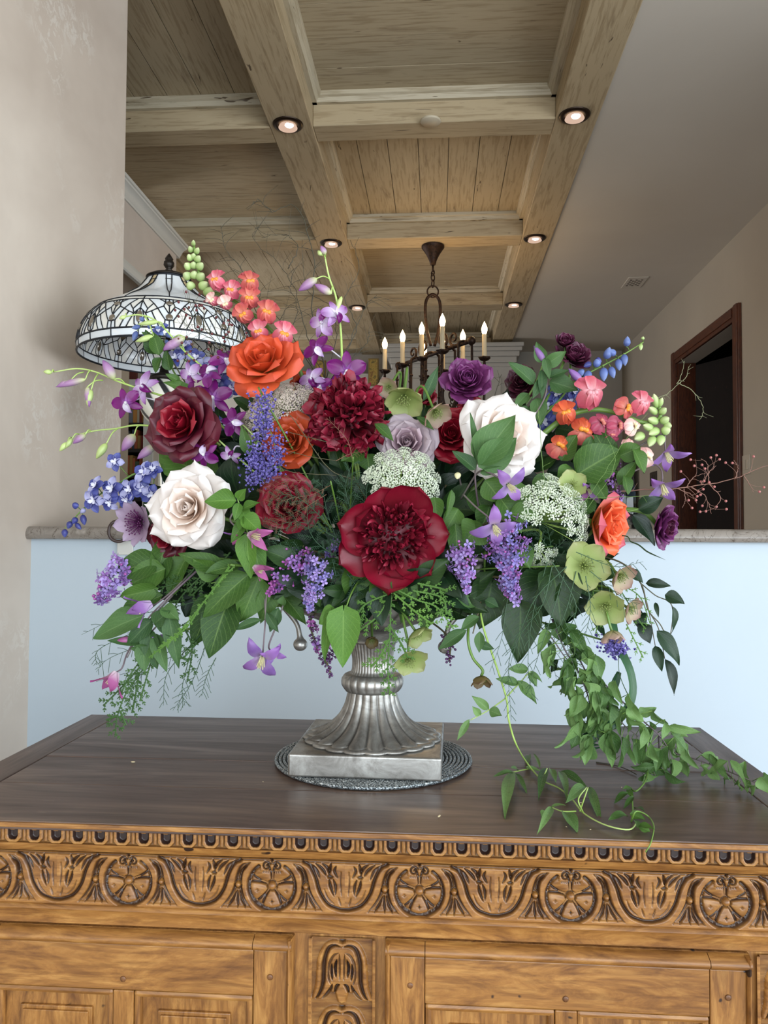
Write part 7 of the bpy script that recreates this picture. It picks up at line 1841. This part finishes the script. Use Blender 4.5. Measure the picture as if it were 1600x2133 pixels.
leaves('lily_leaf_foliage', 'narrow pointed leaf standing in front of the chandelier bars', [(870, 900, 1.07), (880, 840, 1.06)], [(882, 835, 914, 762, 24, 1.06, 1.06, .2, 0)], 1.06, 'clem', 'lance', bend=0.2)
leaves('lily_leaf_foliage', 'glossy green leaf between the upper peony and the mauve rose', [(760, 950, 1.05), (785, 890, 1.02)], [(780, 882, 822, 918, 22, 1.0, .99, .2, .6), (755, 940, 710, 960, 50, 1.03, 1.01, 0, .5), (765, 945, 770, 985, 44, 1.03, 1.02, 0, .2), (868, 868, 905, 895, 16, 1.03, 1.02)], 1.03, 'mid', 'lance', bend=0.4)
leaves('lily_leaf_foliage', 'single bright leaf standing left of the statice', [(560, 1010, 1.06), (530, 960, 1.04)], [(520, 948, 502, 885, 26, 1.01, 1.0, -.1, .2)], 1.03, 'mid', 'ovate', bend=0.3)
leaves('clematis_foliage', 'green leaves among the orchids below the lamp shade', [(430, 870, 1.10), (370, 770, 1.10), (330, 700, 1.10)],
  [(322, 712, 296, 690, 18, 1.09, 1.08), (325, 738, 302, 686, 34, 1.09, 1.08, -.1, .2), (332, 740, 318, 690, 30, 1.08, 1.08, .3, 0), (335, 745, 322, 775, 26, 1.09, 1.08), (355, 772, 345, 725, 28, 1.09, 1.08), (360, 800, 395, 812, 22, 1.08, 1.07), (375, 795, 345, 778, 18, 1.08, 1.07), (400, 810, 338, 795, 22, 1.08, 1.07)], 1.09, 'mid', 'ovate', M_STEMD, bend=0.4)
leaves('clematis_foliage', 'thin leaves on the two stems of the hanging violet clematis left of the urn', [(600, 1190, 1.03), (560, 1225, 1.0), (552, 1290, .985)],
  [(545, 1290, 482, 1312, 22, .985, .98, 0, .4), (555, 1275, 580, 1318, 18, .985, .98), (580, 1265, 562, 1318, 28, .99, .985), (590, 1262, 590, 1240, 22, .99, .985)], .985, 'clem', 'lance', M_STEMV, bend=0.4)
leaves('jasmine_foliage', 'pale green leaf and small leaves hanging right of the urn', [(1010, 1200, 1.02), (1000, 1260, .99), (985, 1320, .985)],
  [(972, 1312, 912, 1352, 26, .98, .98, -.1, .5), (995, 1262, 950, 1245, 28, .985, .98), (998, 1285, 960, 1310, 26, .985, .98), (1000, 1315, 998, 1360, 22, .985, .98), (995, 1340, 1030, 1352, 18, .985, .98), (1010, 1250, 1040, 1265, 24, .985, .98)], .985, 'clem', 'lance', M_STEMD, bend=0.4)
# smilax at right
leaves('smilax_vine', 'dark glossy arching vine leaves at far right hanging against the half wall', [(1200, 1150, 1.06), (1290, 1170, 1.04), (1335, 1215, 1.03), (1350, 1270, 1.03), (1375, 1300, 1.03), (1390, 1330, 1.03)],
  [(1345, 1215, 1400, 1218, 22, 1.03, 1.02, 0, .4), (1385, 1240, 1428, 1255, 30, 1.03, 1.02, 0, .5), (1400, 1262, 1408, 1322, 16, 1.03, 1.03, .6, 0), (1332, 1300, 1358, 1340, 30, 1.03, 1.02), (1368, 1314, 1424, 1385, 30, 1.03, 1.02, .2, .3), (1365, 1345, 1380, 1400, 24, 1.03, 1.02), (1385, 1372, 1414, 1450, 26, 1.03, 1.02, .3, .2), (1365, 1255, 1372, 1285, 10, 1.03, 1.02), (1310, 1190, 1342, 1212, 22, 1.03, 1.02), (1330, 1280, 1345, 1300, 26, 1.03, 1.02), (1322, 1262, 1340, 1320, 22, 1.03, 1.03)], 1.03, 'dark', 'ovate', M_STEMD, 0.0013, bend=0.9, fold=0.2)
for k_, pth in enumerate([[(1335, 1215), (1365, 1240), (1400, 1262), (1395, 1330), (1380, 1345)], [(1350, 1270), (1372, 1310), (1385, 1372)], [(1335, 1215), (1350, 1265), (1365, 1345)]]):
    t = [o for o in bpy.data.objects if o.name.startswith('smilax_vine') and o.parent is None][0]
    stem(t, [PY(a, b, 1.03) for a, b in pth], 0.0008, 0.0005, M_STEMD, 'tendril')
# strap leaf loop
def strapleaf(label, pts, w, mat='strap', name='strap_leaf', nrm=None):
    """pts world; ribbon"""
    P = bez(pts, 40); t = thing(name, label, 'foliage', P[0]); n = len(P); inv = t.matrix_basis.inverted()
    mb = MB(); vs = []; uv = []
    for i, p in enumerate(P):
        T = (P[min(i + 1, n - 1)] - P[max(i - 1, 0)]).normalized(); s = T.cross(BACK).normalized(); f = i / (n - 1)
        ww = w * 0.5 * min(1, f * 8 + 0.5, (1 - f) * 5 + 0.04)
        tw = 0.6 * math.sin(f * 5); q = (s * math.cos(tw) + BACK * math.sin(tw))
        for u in (-1, 0, 1): vs.append(tuple(inv @ (p + q * ww * u + BACK * (-0.18 * w * (1 - abs(u)))))); uv.append(((u + 1) / 2, f))
    mb.add(vs, [(i * 3 + k, i * 3 + k + 1, i * 3 + k + 4, i * 3 + k + 3) for i in range(n - 1) for k in (0, 1)], uv)
    put('blade', mb.mesh('blade'), t, None, M_LF[mat]); return t
strapleaf('long dark strap leaf looping down to the cabinet top at right', [URN_AIM, PY(1200, 1220, 1.04), PY(1290, 1350, 1.0), PY(1318, 1420, .99), PY(1308, 1475, .985), PY(1265, 1515, .985), PY(1222, 1545, .985), PY(1222, 1560, .985), PY(1258, 1556, .99)], 0.014)
strapleaf('narrow dark strap leaf behind the right cascade', [URN_AIM, PY(1180, 1200, 1.05), PY(1240, 1290, 1.03), PY(1262, 1330, 1.02)], 0.009)
strapleaf('thin grass blade curving right below the coral orange rose', [URN_AIM, PY(1240, 1120, 1.06), PY(1318, 1130, 1.04), PY(1350, 1150, 1.03), PY(1388, 1167, 1.03)], 0.0020, 'deep')
strapleaf('folded hanging strap tip behind the vine at right', [PY(1290, 1400, 1.0), PY(1260, 1480, 1.0), PY(1225, 1530, .99), PY(1215, 1548, .985), PY(1250, 1552, .98)], 0.012)

# jasmine vine trailing on to the cabinet
def Z(px, py, h=0.004): return PZ(px, py, CZ + h)
def vine(name, label, path, leafs, mat, smat, r, shape='lance', extra=None, fold=0.25, bend=0.5, wav=0.1):
    """path world points; leafs = (base world, tip world, width m, normal)"""
    t = thing(name, label, 'foliage', path[0]); stem(t, path, r, r * 0.6, smat, n=80)
    for e in (extra or []): stem(t, e, r * 0.7, r * 0.5, smat, 'side_stem', 12)
    for i, (b, tp, w_, nr) in enumerate(leafs): leaf(t, b, tp, w_, nr, shape, mat, fold, bend, wav, i)
    return t
def yv(py):        # depth of the hanging vine as it drops to the cabinet
    return 0.985
q = lambda a, b, y=0.985: PY(a, b, y)
J = [q(995, 1240, 1.0), q(1008, 1310), q(1035, 1390), q(1055, 1455, .98), q(1060, 1500, .975), q(1075, 1550, .965), Z(1100, 1592, .012), Z(1130, 1625), Z(1165, 1642), Z(1192, 1665), Z(1215, 1693), Z(1260, 1718), Z(1310, 1728), Z(1328, 1712)]
def G(*l): return [(q(a, b) if b < 1560 and a < 1500 else Z(a, b, .006), q(c, d, .975) if b < 1560 else Z(c, d, .016 if i % 2 else .004), w_ * MPP(.93 if b > 1560 else .98), face(random.uniform(-.4, .4), .5) if b < 1560 else Vector((random.uniform(-.3, .3), -.55, 1))) for i, (a, b, c, d, w_) in enumerate(l)]
vine('jasmine_vine', 'long jasmine vine curving from the urn on to the cabinet top, leaves in pairs', J,
  G((1080, 1425, 1035, 1412, 22), (1078, 1418, 1120, 1465, 26), (1100, 1395, 1060, 1392, 20), (1100, 1400, 1120, 1430, 16), (1105, 1398, 1130, 1420, 10), (1088, 1425, 1118, 1460, 22), (1018, 1478, 985, 1450, 20), (1020, 1480, 1045, 1490, 22), (1000, 1490, 985, 1472, 14), (978, 1498, 952, 1542, 16),
    (1100, 1595, 1100, 1560, 12), (1125, 1600, 1112, 1562, 12), (1068, 1608, 1028, 1614, 16), (1068, 1610, 1048, 1680, 26), (1072, 1610, 1102, 1650, 18), (1078, 1605, 1066, 1596, 14), (1095, 1598, 1130, 1606, 14), (1138, 1602, 1122, 1645, 24), (1145, 1600, 1160, 1625, 16), (1165, 1608, 1185, 1650, 26), (1168, 1606, 1225, 1636, 22), (1218, 1640, 1185, 1660, 22), (1228, 1640, 1252, 1708, 24), (1150, 1682, 1126, 1722, 24), (1172, 1690, 1206, 1730, 24), (1148, 1682, 1176, 1674, 10), (1135, 1690, 1128, 1700, 14)), 'vine', M_STEMP, 0.0014, 'lance',
  [[q(1057, 1450), q(1080, 1425), q(1105, 1398)], [q(1057, 1452), q(1020, 1478), q(980, 1500)], [Z(1108, 1600), Z(1080, 1606), Z(1060, 1610)], [Z(1215, 1693), Z(1205, 1665, .02), Z(1222, 1640, .02)], [Z(1200, 1690), Z(1172, 1690), Z(1150, 1682)], [Z(1130, 1625), Z(1140, 1600, .02)], [Z(1208, 1690), Z(1225, 1640, .02)]])
J2 = [Z(1352, 1588, .02), Z(1345, 1625, .012), Z(1325, 1648), Z(1312, 1640), Z(1316, 1658), Z(1318, 1690), Z(1315, 1712), Z(1325, 1690, .02), Z(1350, 1700), Z(1362, 1722), Z(1352, 1745, 0.002), Z(1342, 1762, 0.001)]
vine('jasmine_vine', 'small jasmine tip with curled leaves at the front edge of the cabinet', [p for p in J2[:10]] + [Vector((J2[10].x, CY0 - 0.004, CZ - 0.001)), Vector((J2[10].x - 0.006, CY0 - 0.006, CZ - 0.010))],
  G((1308, 1652, 1280, 1668, 16), (1315, 1642, 1300, 1640, 14), (1320, 1660, 1300, 1680, 12), (1306, 1700, 1270, 1700, 20), (1312, 1696, 1345, 1706, 20), (1322, 1685, 1342, 1684, 14), (1330, 1722, 1356, 1732, 20), (1322, 1710, 1330, 1718, 12), (1308, 1645, 1318, 1662, 12), (1325, 1722, 1362, 1722, 18)), 'mid', M_STEM, 0.0012)
# dense clematis vine: hanging to the cabinet and running off to the right
random.seed(77)
def densevine(label, path, ns, seed, wl=(34, 60), ww=(16, 30), hang=0.9, mat='vine', r=0.0011):
    rs = random.Random(seed); P = bez(path, 90); t = thing('clematis_vine', label, 'foliage', P[0]); stem(t, P[::3], r, r * 0.6, M_STEMV, n=90)
    for i in range(ns):
        k = int((i + rs.random()) / ns * (len(P) - 2)) + 1; p = P[k]; d = (P[min(k + 2, len(P) - 1)] - P[k - 1]).normalized(); s = d.cross(BACK).normalized() * (1 if i % 2 else -1)
        L = rs.uniform(*wl) * MPP(p.y); w_ = rs.uniform(*ww) * MPP(p.y)
        o_ = p + (s * rs.uniform(0.2, 1.0) + BACK * rs.uniform(-.3, .8) + UP * rs.uniform(-.3, .3)).normalized() * rs.uniform(0.006, 0.022)
        if o_.z < CZ + 0.006: o_.z = CZ + 0.006
        dr = (d * rs.uniform(-0.2, .6) + s * rs.uniform(-.2, .8) + BACK * rs.uniform(-.5, .6) + Vector((0, 0, -hang * rs.uniform(.4, 1.6)))).normalized()
        e = o_ + dr * L
        if e.z < CZ + 0.003: e.z = CZ + 0.003 + rs.uniform(0, .006)
        stem(t, [p, o_], 0.0005, 0.0005, M_STEM, 'petiole', 2, 4)
        leaf(t, o_, e, w_, face(rs.uniform(-1.5, 1.5), rs.uniform(-.8, .9), 0.8), rs.choice(('ovate', 'ovate', 'lance')), mat, rs.choice((0.3, 0.6)), rs.choice((0.5, 1.3)), rs.choice((0.15, 0.26)), i)
    return t
densevine('crowded clematis vine with crumpled leaves falling to the cabinet top behind the strap leaf', [q(1150, 1290, 1.0), q(1175, 1350), q(1205, 1400), q(1225, 1450), q(1235, 1500), q(1245, 1545, .98)], 46, 5, (42, 76), (20, 34))
densevine('second strand of the crowded clematis vine drifting right', [q(1190, 1340, 1.0), q(1232, 1420), q(1265, 1470, .985), q(1300, 1510, .985), q(1330, 1535, .985)], 26, 6, (36, 64), (16, 28))
densevine('clematis vine running right along the cabinet top towards its edge', [q(1235, 1400, .99), q(1290, 1455, .985), q(1340, 1502, .985), q(1372, 1530, .98), Z(1400, 1565, .03), Z(1445, 1580, .025), Z(1500, 1600, .02), Z(1545, 1618, .02), PZ(1600, 1640, CZ + .012), PZ(1640, 1650, CZ + .010)], 46, 7, (36, 66), (16, 28), 0.7)
densevine('leaf cluster of the clematis vine lying beside the second jasmine tip', [q(1372, 1530, .98), Z(1372, 1570, .03), Z(1355, 1590, .02), Z(1365, 1615, .01)], 12, 9, (34, 52), (18, 28), 0.8)
densevine('dry dark leaves of the vine above the big lower right leaf', [q(1120, 1300, 1.0), q(1150, 1330, .99), q(1180, 1372, .99), q(1200, 1382, .99)], 8, 11, (24, 40), (12, 20), 0.6, 'deep')
strapleaf('thin brown tendril crossing the half wall at right', [q(1290, 1350, 1.0), q(1290, 1400, 1.0), q(1310, 1450, 1.0), q(1345, 1500, .99)], 0.0012, 'clem', 'tendril')

# ---- CEDAR
cedar('bright cedar sprig fanning out under the lower peony', [[(815, 1235), (790, 1280), (760, 1305), (728, 1328)], [(815, 1235), (760, 1260), (735, 1300)], [(815, 1240), (812, 1330), (808, 1390), (812, 1448)], [(812, 1330), (790, 1370), (772, 1390)], [(810, 1300), (835, 1340), (850, 1370)], [(820, 1225), (870, 1250), (910, 1265), (945, 1310)], [(860, 1230), (920, 1245), (930, 1280)], [(820, 1235), (860, 1270), (900, 1300)], [(870, 1215), (915, 1225), (932, 1232)]], .968, M_CED, 0.0027, 1, 0.017)
cedar('dark cedar sprig hanging lowest at left over the cabinet corner', [[(330, 1330), (300, 1390), (265, 1440), (245, 1490), (240, 1535)], [(300, 1380), (255, 1430), (215, 1470)], [(290, 1400), (282, 1450), (275, 1485)], [(330, 1330), (275, 1400), (250, 1450)], [(245, 1490), (222, 1500)], [(250, 1480), (262, 1510)], [(380, 1300), (400, 1350), (390, 1420)], [(370, 1290), (375, 1370), (410, 1340)], [(320, 1360), (300, 1430), (292, 1460)]], 1.0, M_CEDD, 0.0027, 2, 0.016)
cedar('yellow green cedar tip crossing the quilted leaves at left', [[(490, 1178), (455, 1215), (420, 1260), (370, 1320), (330, 1350)], [(420, 1260), (385, 1310), (310, 1370)], [(455, 1215), (478, 1180)]], .965, M_CED, 0.0028, 3, 0.006)
cedar('pale cedar tips between the right hellebores', [[(1235, 1230), (1245, 1290), (1240, 1325)], [(1290, 1225), (1330, 1290), (1345, 1310)], [(1305, 1300), (1330, 1350), (1340, 1370)], [(1270, 1210), (1330, 1240), (1355, 1300)]], 1.01, M_CED, 0.0018, 4, 0.012)
cedar('dark cedar fronds hidden under the left leaves', [[(420, 1160), (380, 1210), (300, 1230)], [(440, 1180), (380, 1240), (350, 1290)], [(480, 1150), (440, 1200), (400, 1240)]], 1.04, M_CEDD, 0.0027, 5, 0.018)
# ---- ASPARAGUS FERN
fern('feathery dark asparagus fern filling the centre left of the lower peony', [[(720, 1180), (700, 1120), (680, 1060), (670, 1000)], [(720, 1180), (740, 1100), (720, 1020), (735, 960)], [(720, 1170), (660, 1130), (640, 1080), (650, 1000)], [(720, 1180), (650, 1160), (580, 1150), (520, 1140)], [(700, 1200), (690, 1130), (740, 1150), (760, 1200)], [(720, 1150), (760, 1080), (765, 1010), (790, 980)], [(690, 1100), (640, 1050), (600, 1030), (560, 1040)], [(700, 1120), (640, 1090), (590, 1090), (555, 1110)], [(740, 1190), (690, 1200), (640, 1190)], [(720, 1190), (745, 1230), (735, 1280)]], .992, M_FERND, 0.022, 0.0042, 1, 1, r=0.0005)
fern('brownish asparagus fern sprays over the red rose', [[(690, 1010), (650, 1030), (600, 1040), (555, 1060)], [(680, 1030), (630, 1060), (590, 1080), (560, 1100)], [(640, 1000), (590, 1005), (550, 1030)]], .962, M_FERNR, 0.019, 0.0065, 1, 2, r=0.00028)
fern('wispy green asparagus fern drooping at lower left against the half wall', [[(420, 1250), (340, 1270), (240, 1290), (170, 1322)], [(400, 1290), (330, 1330), (230, 1370), (200, 1400)], [(420, 1320), (350, 1400), (340, 1470)], [(430, 1340), (400, 1420), (360, 1480)], [(430, 1330), (330, 1380), (200, 1420)], [(400, 1350), (380, 1430), (385, 1470)], [(360, 1350), (280, 1420), (270, 1480)], [(320, 1300), (210, 1350), (200, 1385)], [(450, 1370), (430, 1410), (420, 1450)]], 1.01, M_FERN, 0.013, 0.0065, 0, 3, r=0.0005, drop=0.4)
fern('long trailing asparagus fern hanging over the big right leaves', [[(1150, 1180), (1130, 1260), (1080, 1330), (1055, 1420)], [(1180, 1180), (1150, 1280), (1120, 1370), (1100, 1440)], [(1200, 1190), (1180, 1270), (1150, 1350), (1160, 1420)], [(1100, 1160), (1060, 1240), (1045, 1330), (1020, 1400)], [(1220, 1200), (1230, 1270), (1215, 1340)], [(1150, 1170), (1200, 1260), (1180, 1330), (1200, 1400)], [(1180, 1180), (1120, 1240), (1090, 1300), (1060, 1380), (1065, 1500)], [(1230, 1190), (1290, 1240), (1330, 1260)], [(1200, 1150), (1280, 1180), (1340, 1170)], [(1140, 1170), (1110, 1280), (1100, 1380), (1110, 1460)]], .972, M_FERN, 0.014, 0.006, 0, 4, r=0.0005, drop=0.5)
fern('feathery carrot top foliage under the large right umbel', [[(1140, 1140), (1120, 1110), (1090, 1090)], [(1150, 1150), (1140, 1100), (1120, 1060)], [(1150, 1150), (1180, 1120), (1200, 1080)], [(1140, 1150), (1100, 1140), (1080, 1150)], [(1150, 1160), (1190, 1150), (1210, 1130)], [(1150, 1150), (1165, 1180), (1190, 1200)]], 1.02, M_FERN, 0.016, 0.0045, 1, 5)
fern('small wisps of asparagus fern crossing the lower petals of the upper peony', [[(735, 960), (725, 920), (700, 890), (680, 870)], [(700, 960), (730, 945), (760, 940)]], .985, M_FERNR, 0.008, 0.006, 0, 6)
# ---- TWIGS
twig('dark curly willow twigs rising high in the top centre', [[(680, 800), (665, 700), (650, 640), (655, 560), (640, 480), (615, 430), (565, 440), (540, 415), (525, 428)], [(680, 800), (640, 700), (620, 620), (590, 560), (530, 500), (540, 470)], [(690, 800), (735, 700), (760, 640), (785, 615)], [(690, 790), (740, 690), (720, 620), (750, 560), (730, 500)], [(660, 780), (600, 690), (560, 640), (500, 600)], [(680, 790), (700, 700), (690, 640), (640, 600), (630, 500)], [(600, 560), (620, 520), (600, 490), (545, 495)], [(700, 780), (760, 720), (770, 690)], [(650, 760), (610, 700), (620, 640), (605, 600), (610, 560)]], 1.13, M_TW, 0.0011, seed=1, kink=0.009, side=0.38)
twig('thin dark twigs left of the tall orchid spray', [[(560, 760), (530, 640), (500, 560), (470, 520), (460, 470)], [(560, 760), (580, 680), (600, 640), (640, 620)], [(530, 640), (540, 600), (480, 560)]], 1.14, M_TW, 0.0009, seed=2, kink=0.007)
twig('pale grey twig with forked tips against the dark doorway', [[(1300, 880), (1350, 840), (1390, 820), (1415, 798)], [(1410, 800), (1418, 785), (1426, 752)], [(1415, 798), (1430, 785), (1434, 764)], [(1412, 798), (1440, 812), (1462, 840), (1464, 862), (1457, 875)]], 1.10, M_TWG, 0.0010, seed=3, kink=0.003, side=0.2)
twig('reddish pepperberry sprig reaching right past the doorway', [[(1200, 1030), (1340, 1020), (1400, 1018), (1450, 1012), (1520, 1000), (1560, 985), (1610, 965)], [(1430, 1014), (1445, 995), (1470, 985)], [(1460, 1010), (1475, 985), (1472, 965), (1460, 955)], [(1440, 1015), (1470, 1035), (1482, 1070)], [(1475, 1008), (1500, 1035), (1490, 1062)], [(1530, 998), (1538, 975), (1528, 958)], [(1410, 1018), (1440, 1030), (1452, 1048)], [(1475, 1008), (1478, 985), (1492, 970)], [(1550, 990), (1562, 1010), (1570, 1025)], [(1425, 1018), (1428, 1040), (1422, 1058)]], 1.08, M_TWR, 0.0010, seed=4, kink=0.004, berries=0.95, bmat=M_BERP, name='pepperberry_sprig', br=0.0019, side=0.26)
twig('fine dark sprig with tiny red berries in front of the lamp shade', [[(520, 800), (470, 740), (430, 690), (400, 640), (392, 625)], [(500, 780), (450, 700), (410, 680), (360, 670)], [(510, 790), (470, 700), (450, 650), (430, 620)], [(480, 750), (420, 730), (380, 700)], [(510, 780), (480, 690), (470, 660)], [(450, 710), (390, 680), (375, 650)], [(520, 790), (500, 720), (490, 690)]], 1.08, M_STEMD, 0.0008, seed=5, kink=0.007, berries=0.6, bmat=M_BER, name='berry_sprig', br=0.0020, side=0.7)
twig('dark curved twigs lying across the burnt orange rose', [[(740, 1000), (690, 980), (650, 930), (600, 860), (560, 850)], [(700, 960), (640, 950), (570, 930)], [(680, 920), (620, 905), (560, 890)], [(700, 990), (620, 985), (580, 975)]], 1.0, M_STEMD, 0.0009, seed=6, kink=0.002, side=0.15)
twig('black curly twigs between the plum and blackish ranunculus', [[(1040, 950), (1040, 880), (1030, 830), (1045, 780)], [(1040, 900), (1065, 850), (1055, 800)], [(1040, 880), (1010, 840), (1020, 790)], [(1040, 920), (1075, 880), (1070, 840)]], 1.11, M_TW, 0.0010, seed=7, kink=0.006, side=0.6)
twig('thin wiry stems crossing in front of the right leaves', [[(1140, 1050), (1130, 960), (1125, 900), (1120, 850)], [(1180, 1100), (1250, 1000), (1300, 920), (1350, 860)], [(1190, 1040), (1300, 1035), (1360, 1032)], [(1210, 1080), (1280, 970), (1260, 900)]], 1.0, M_STEM, 0.0006, seed=8, kink=0.003, side=0.1)
twig('thin dry twig lying on the cabinet top behind the vine', [[(0, 0)], ], 1.0, M_TW) if False else None
# ---- hidden leafy mass that fills the arrangement between the flowers
def fill(label, cx, cy, rx, ry, y, n, mats, seed, sz=(60, 100), name='salal_foliage', shape=('ovate', 'round', 'heart')):
    rs = random.Random(seed); t = thing(name, label, 'foliage', PY(cx, cy, y))
    stem(t, [URN_AIM, PY(cx, cy, y)], 0.0022, 0.0015, M_STEMD)
    for i in range(n):
        a = i * 2.39996; q_ = math.sqrt((i + .5) / n); x = cx + rx * q_ * math.cos(a); yy = cy + ry * q_ * math.sin(a)
        d = Vector((x - 780, yy - 1190)); d = d.normalized() if d.length > 1 else Vector((0, -1)); an = rs.uniform(-.8, .8)
        d = Vector((d.x * math.cos(an) - d.y * math.sin(an), d.x * math.sin(an) + d.y * math.cos(an))); L = rs.uniform(*sz); yo = y + rs.uniform(-.02, .03)
        leaf(t, PY(x - d.x * L * .5, yy - d.y * L * .5, yo + .01), PY(x + d.x * L * .5, yy + d.y * L * .5, yo - .01), L * rs.uniform(.5, .75) * MPP(yo), face(rs.uniform(-.6, .6), rs.uniform(-.3, .8)), rs.choice(shape), rs.choice(mats), 0.25, rs.choice((0.4, 0.8)), 0.08, i)
        stem(t, [PY(cx, cy, y + .01), PY(x - d.x * L * .5, yy - d.y * L * .5, yo + .01)], 0.0009, 0.0009, M_STEMD, 'petiole', 3, 4)
    return t
SHADE_LF = ['deep', 'dark', 'dark']  # darker greens put the deep shade between the flowers into the leaf colour
fill('shade-darkened leaves deep between the left blush rose and the red rose', 480, 1060, 120, 90, 1.08, 24, SHADE_LF, 1)
fill('shade-darkened leaves deep behind the lower left foliage', 470, 1200, 130, 70, 1.08, 24, SHADE_LF, 2)
fill('shade-darkened leaves deep below the red rose', 640, 1180, 110, 70, 1.07, 20, SHADE_LF, 3)
fill('shade-darkened leaves deep in the centre under the white umbel', 720, 1040, 110, 90, 1.09, 24, SHADE_LF, 4)
fill('dark leaves crowding the rim of the bowl under the lower peony', 765, 1252, 120, 30, .99, 22, SHADE_LF, 21, (50, 85))
fill('dark leaves over the right rim of the bowl', 930, 1225, 80, 65, .99, 18, SHADE_LF, 22, (50, 85))
fill('dark leaves over the left rim of the bowl', 610, 1190, 80, 50, 1.0, 16, SHADE_LF, 23, (50, 80))
fill('shade-darkened leaves deep behind the lower peony', 850, 1150, 130, 80, 1.07, 24, SHADE_LF, 5)
fill('shade-darkened leaves deep between the white umbel and the right blush rose', 930, 1010, 90, 90, 1.09, 22, SHADE_LF, 6)
fill('shade-darkened leaves deep behind the biggest lilac', 1030, 1130, 110, 100, 1.08, 26, SHADE_LF, 7)
fill('shade-darkened leaves deep behind the large right umbel', 1160, 1080, 100, 100, 1.09, 24, SHADE_LF, 8)
fill('shade-darkened leaves deep behind the right hellebores', 1190, 1210, 90, 70, 1.06, 20, SHADE_LF, 9, (50, 80))
fill('shade-darkened leaves deep behind the burnt orange rose', 520, 920, 90, 90, 1.11, 20, SHADE_LF, 10, (50, 80))
fill('shade-darkened leaves behind the dark crimson rose', 430, 920, 70, 70, 1.11, 14, SHADE_LF, 11, (50, 80))
fill('shade-darkened leaves behind the upper peony', 690, 920, 110, 80, 1.12, 20, SHADE_LF, 12, (50, 90))
fill('shade-darkened leaves behind the mauve rose', 850, 900, 110, 60, 1.12, 18, SHADE_LF, 13, (40, 80))
fill('shade-darkened leaves behind the right blush rose', 1060, 910, 90, 80, 1.12, 20, SHADE_LF, 14, (40, 80))
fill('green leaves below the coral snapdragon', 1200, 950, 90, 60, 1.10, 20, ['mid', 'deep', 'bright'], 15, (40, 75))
fill('green leaves behind the left delphinium', 370, 1030, 60, 60, 1.10, 10, SHADE_LF, 16, (40, 70))
# ---- crumbs on the cabinet top
M_CR = simple('pale_crumb', 'c9b893', 0.7)
for i, (a, b, r) in enumerate([(277, 1587, .0022), (915, 1700, .0022), (548, 1628, .0009), (1210, 1672, .001), (1295, 1640, .0012), (1180, 1722, .0008), (1230, 1728, .0008)]):
    o = put('leaf_crumb', MB().ball((0, 0, 0), 1, 6, 4).mesh('c'), None, Matrix.Translation(PZ(a, b, CZ + r * .5)) @ RZ(i * 1.1) @ Matrix.Diagonal((r * 1.6, r * .6, r * .5, 1)), M_CR)
    tag(o, ['pale curled petal scrap on the cabinet top at left', 'thin pale shred near the front edge at centre', 'tiny crumb left of the placemat', 'tiny crumb beside the jasmine leaves', 'pale crumb left of the jasmine tip', 'tiny crumb by the front jasmine leaves', 'tiny crumb right of the front jasmine leaves'][i], 'debris')
t = thing('dry_twig', 'thin dry twig lying on the cabinet top behind the jasmine tip', 'twig', PZ(1240, 1588, CZ + .001))
stem(t, [PZ(1242, 1588, CZ + .0012), PZ(1270, 1592, CZ + .0012), PZ(1300, 1600, CZ + .002), PZ(1326, 1613, CZ + .0012)], 0.0008, 0.0006, M_TW)
stem(t, [PZ(1270, 1592, CZ + .0012), PZ(1290, 1575, CZ + .004)], 0.0005, 0.0004, M_TW, 'side_twig')
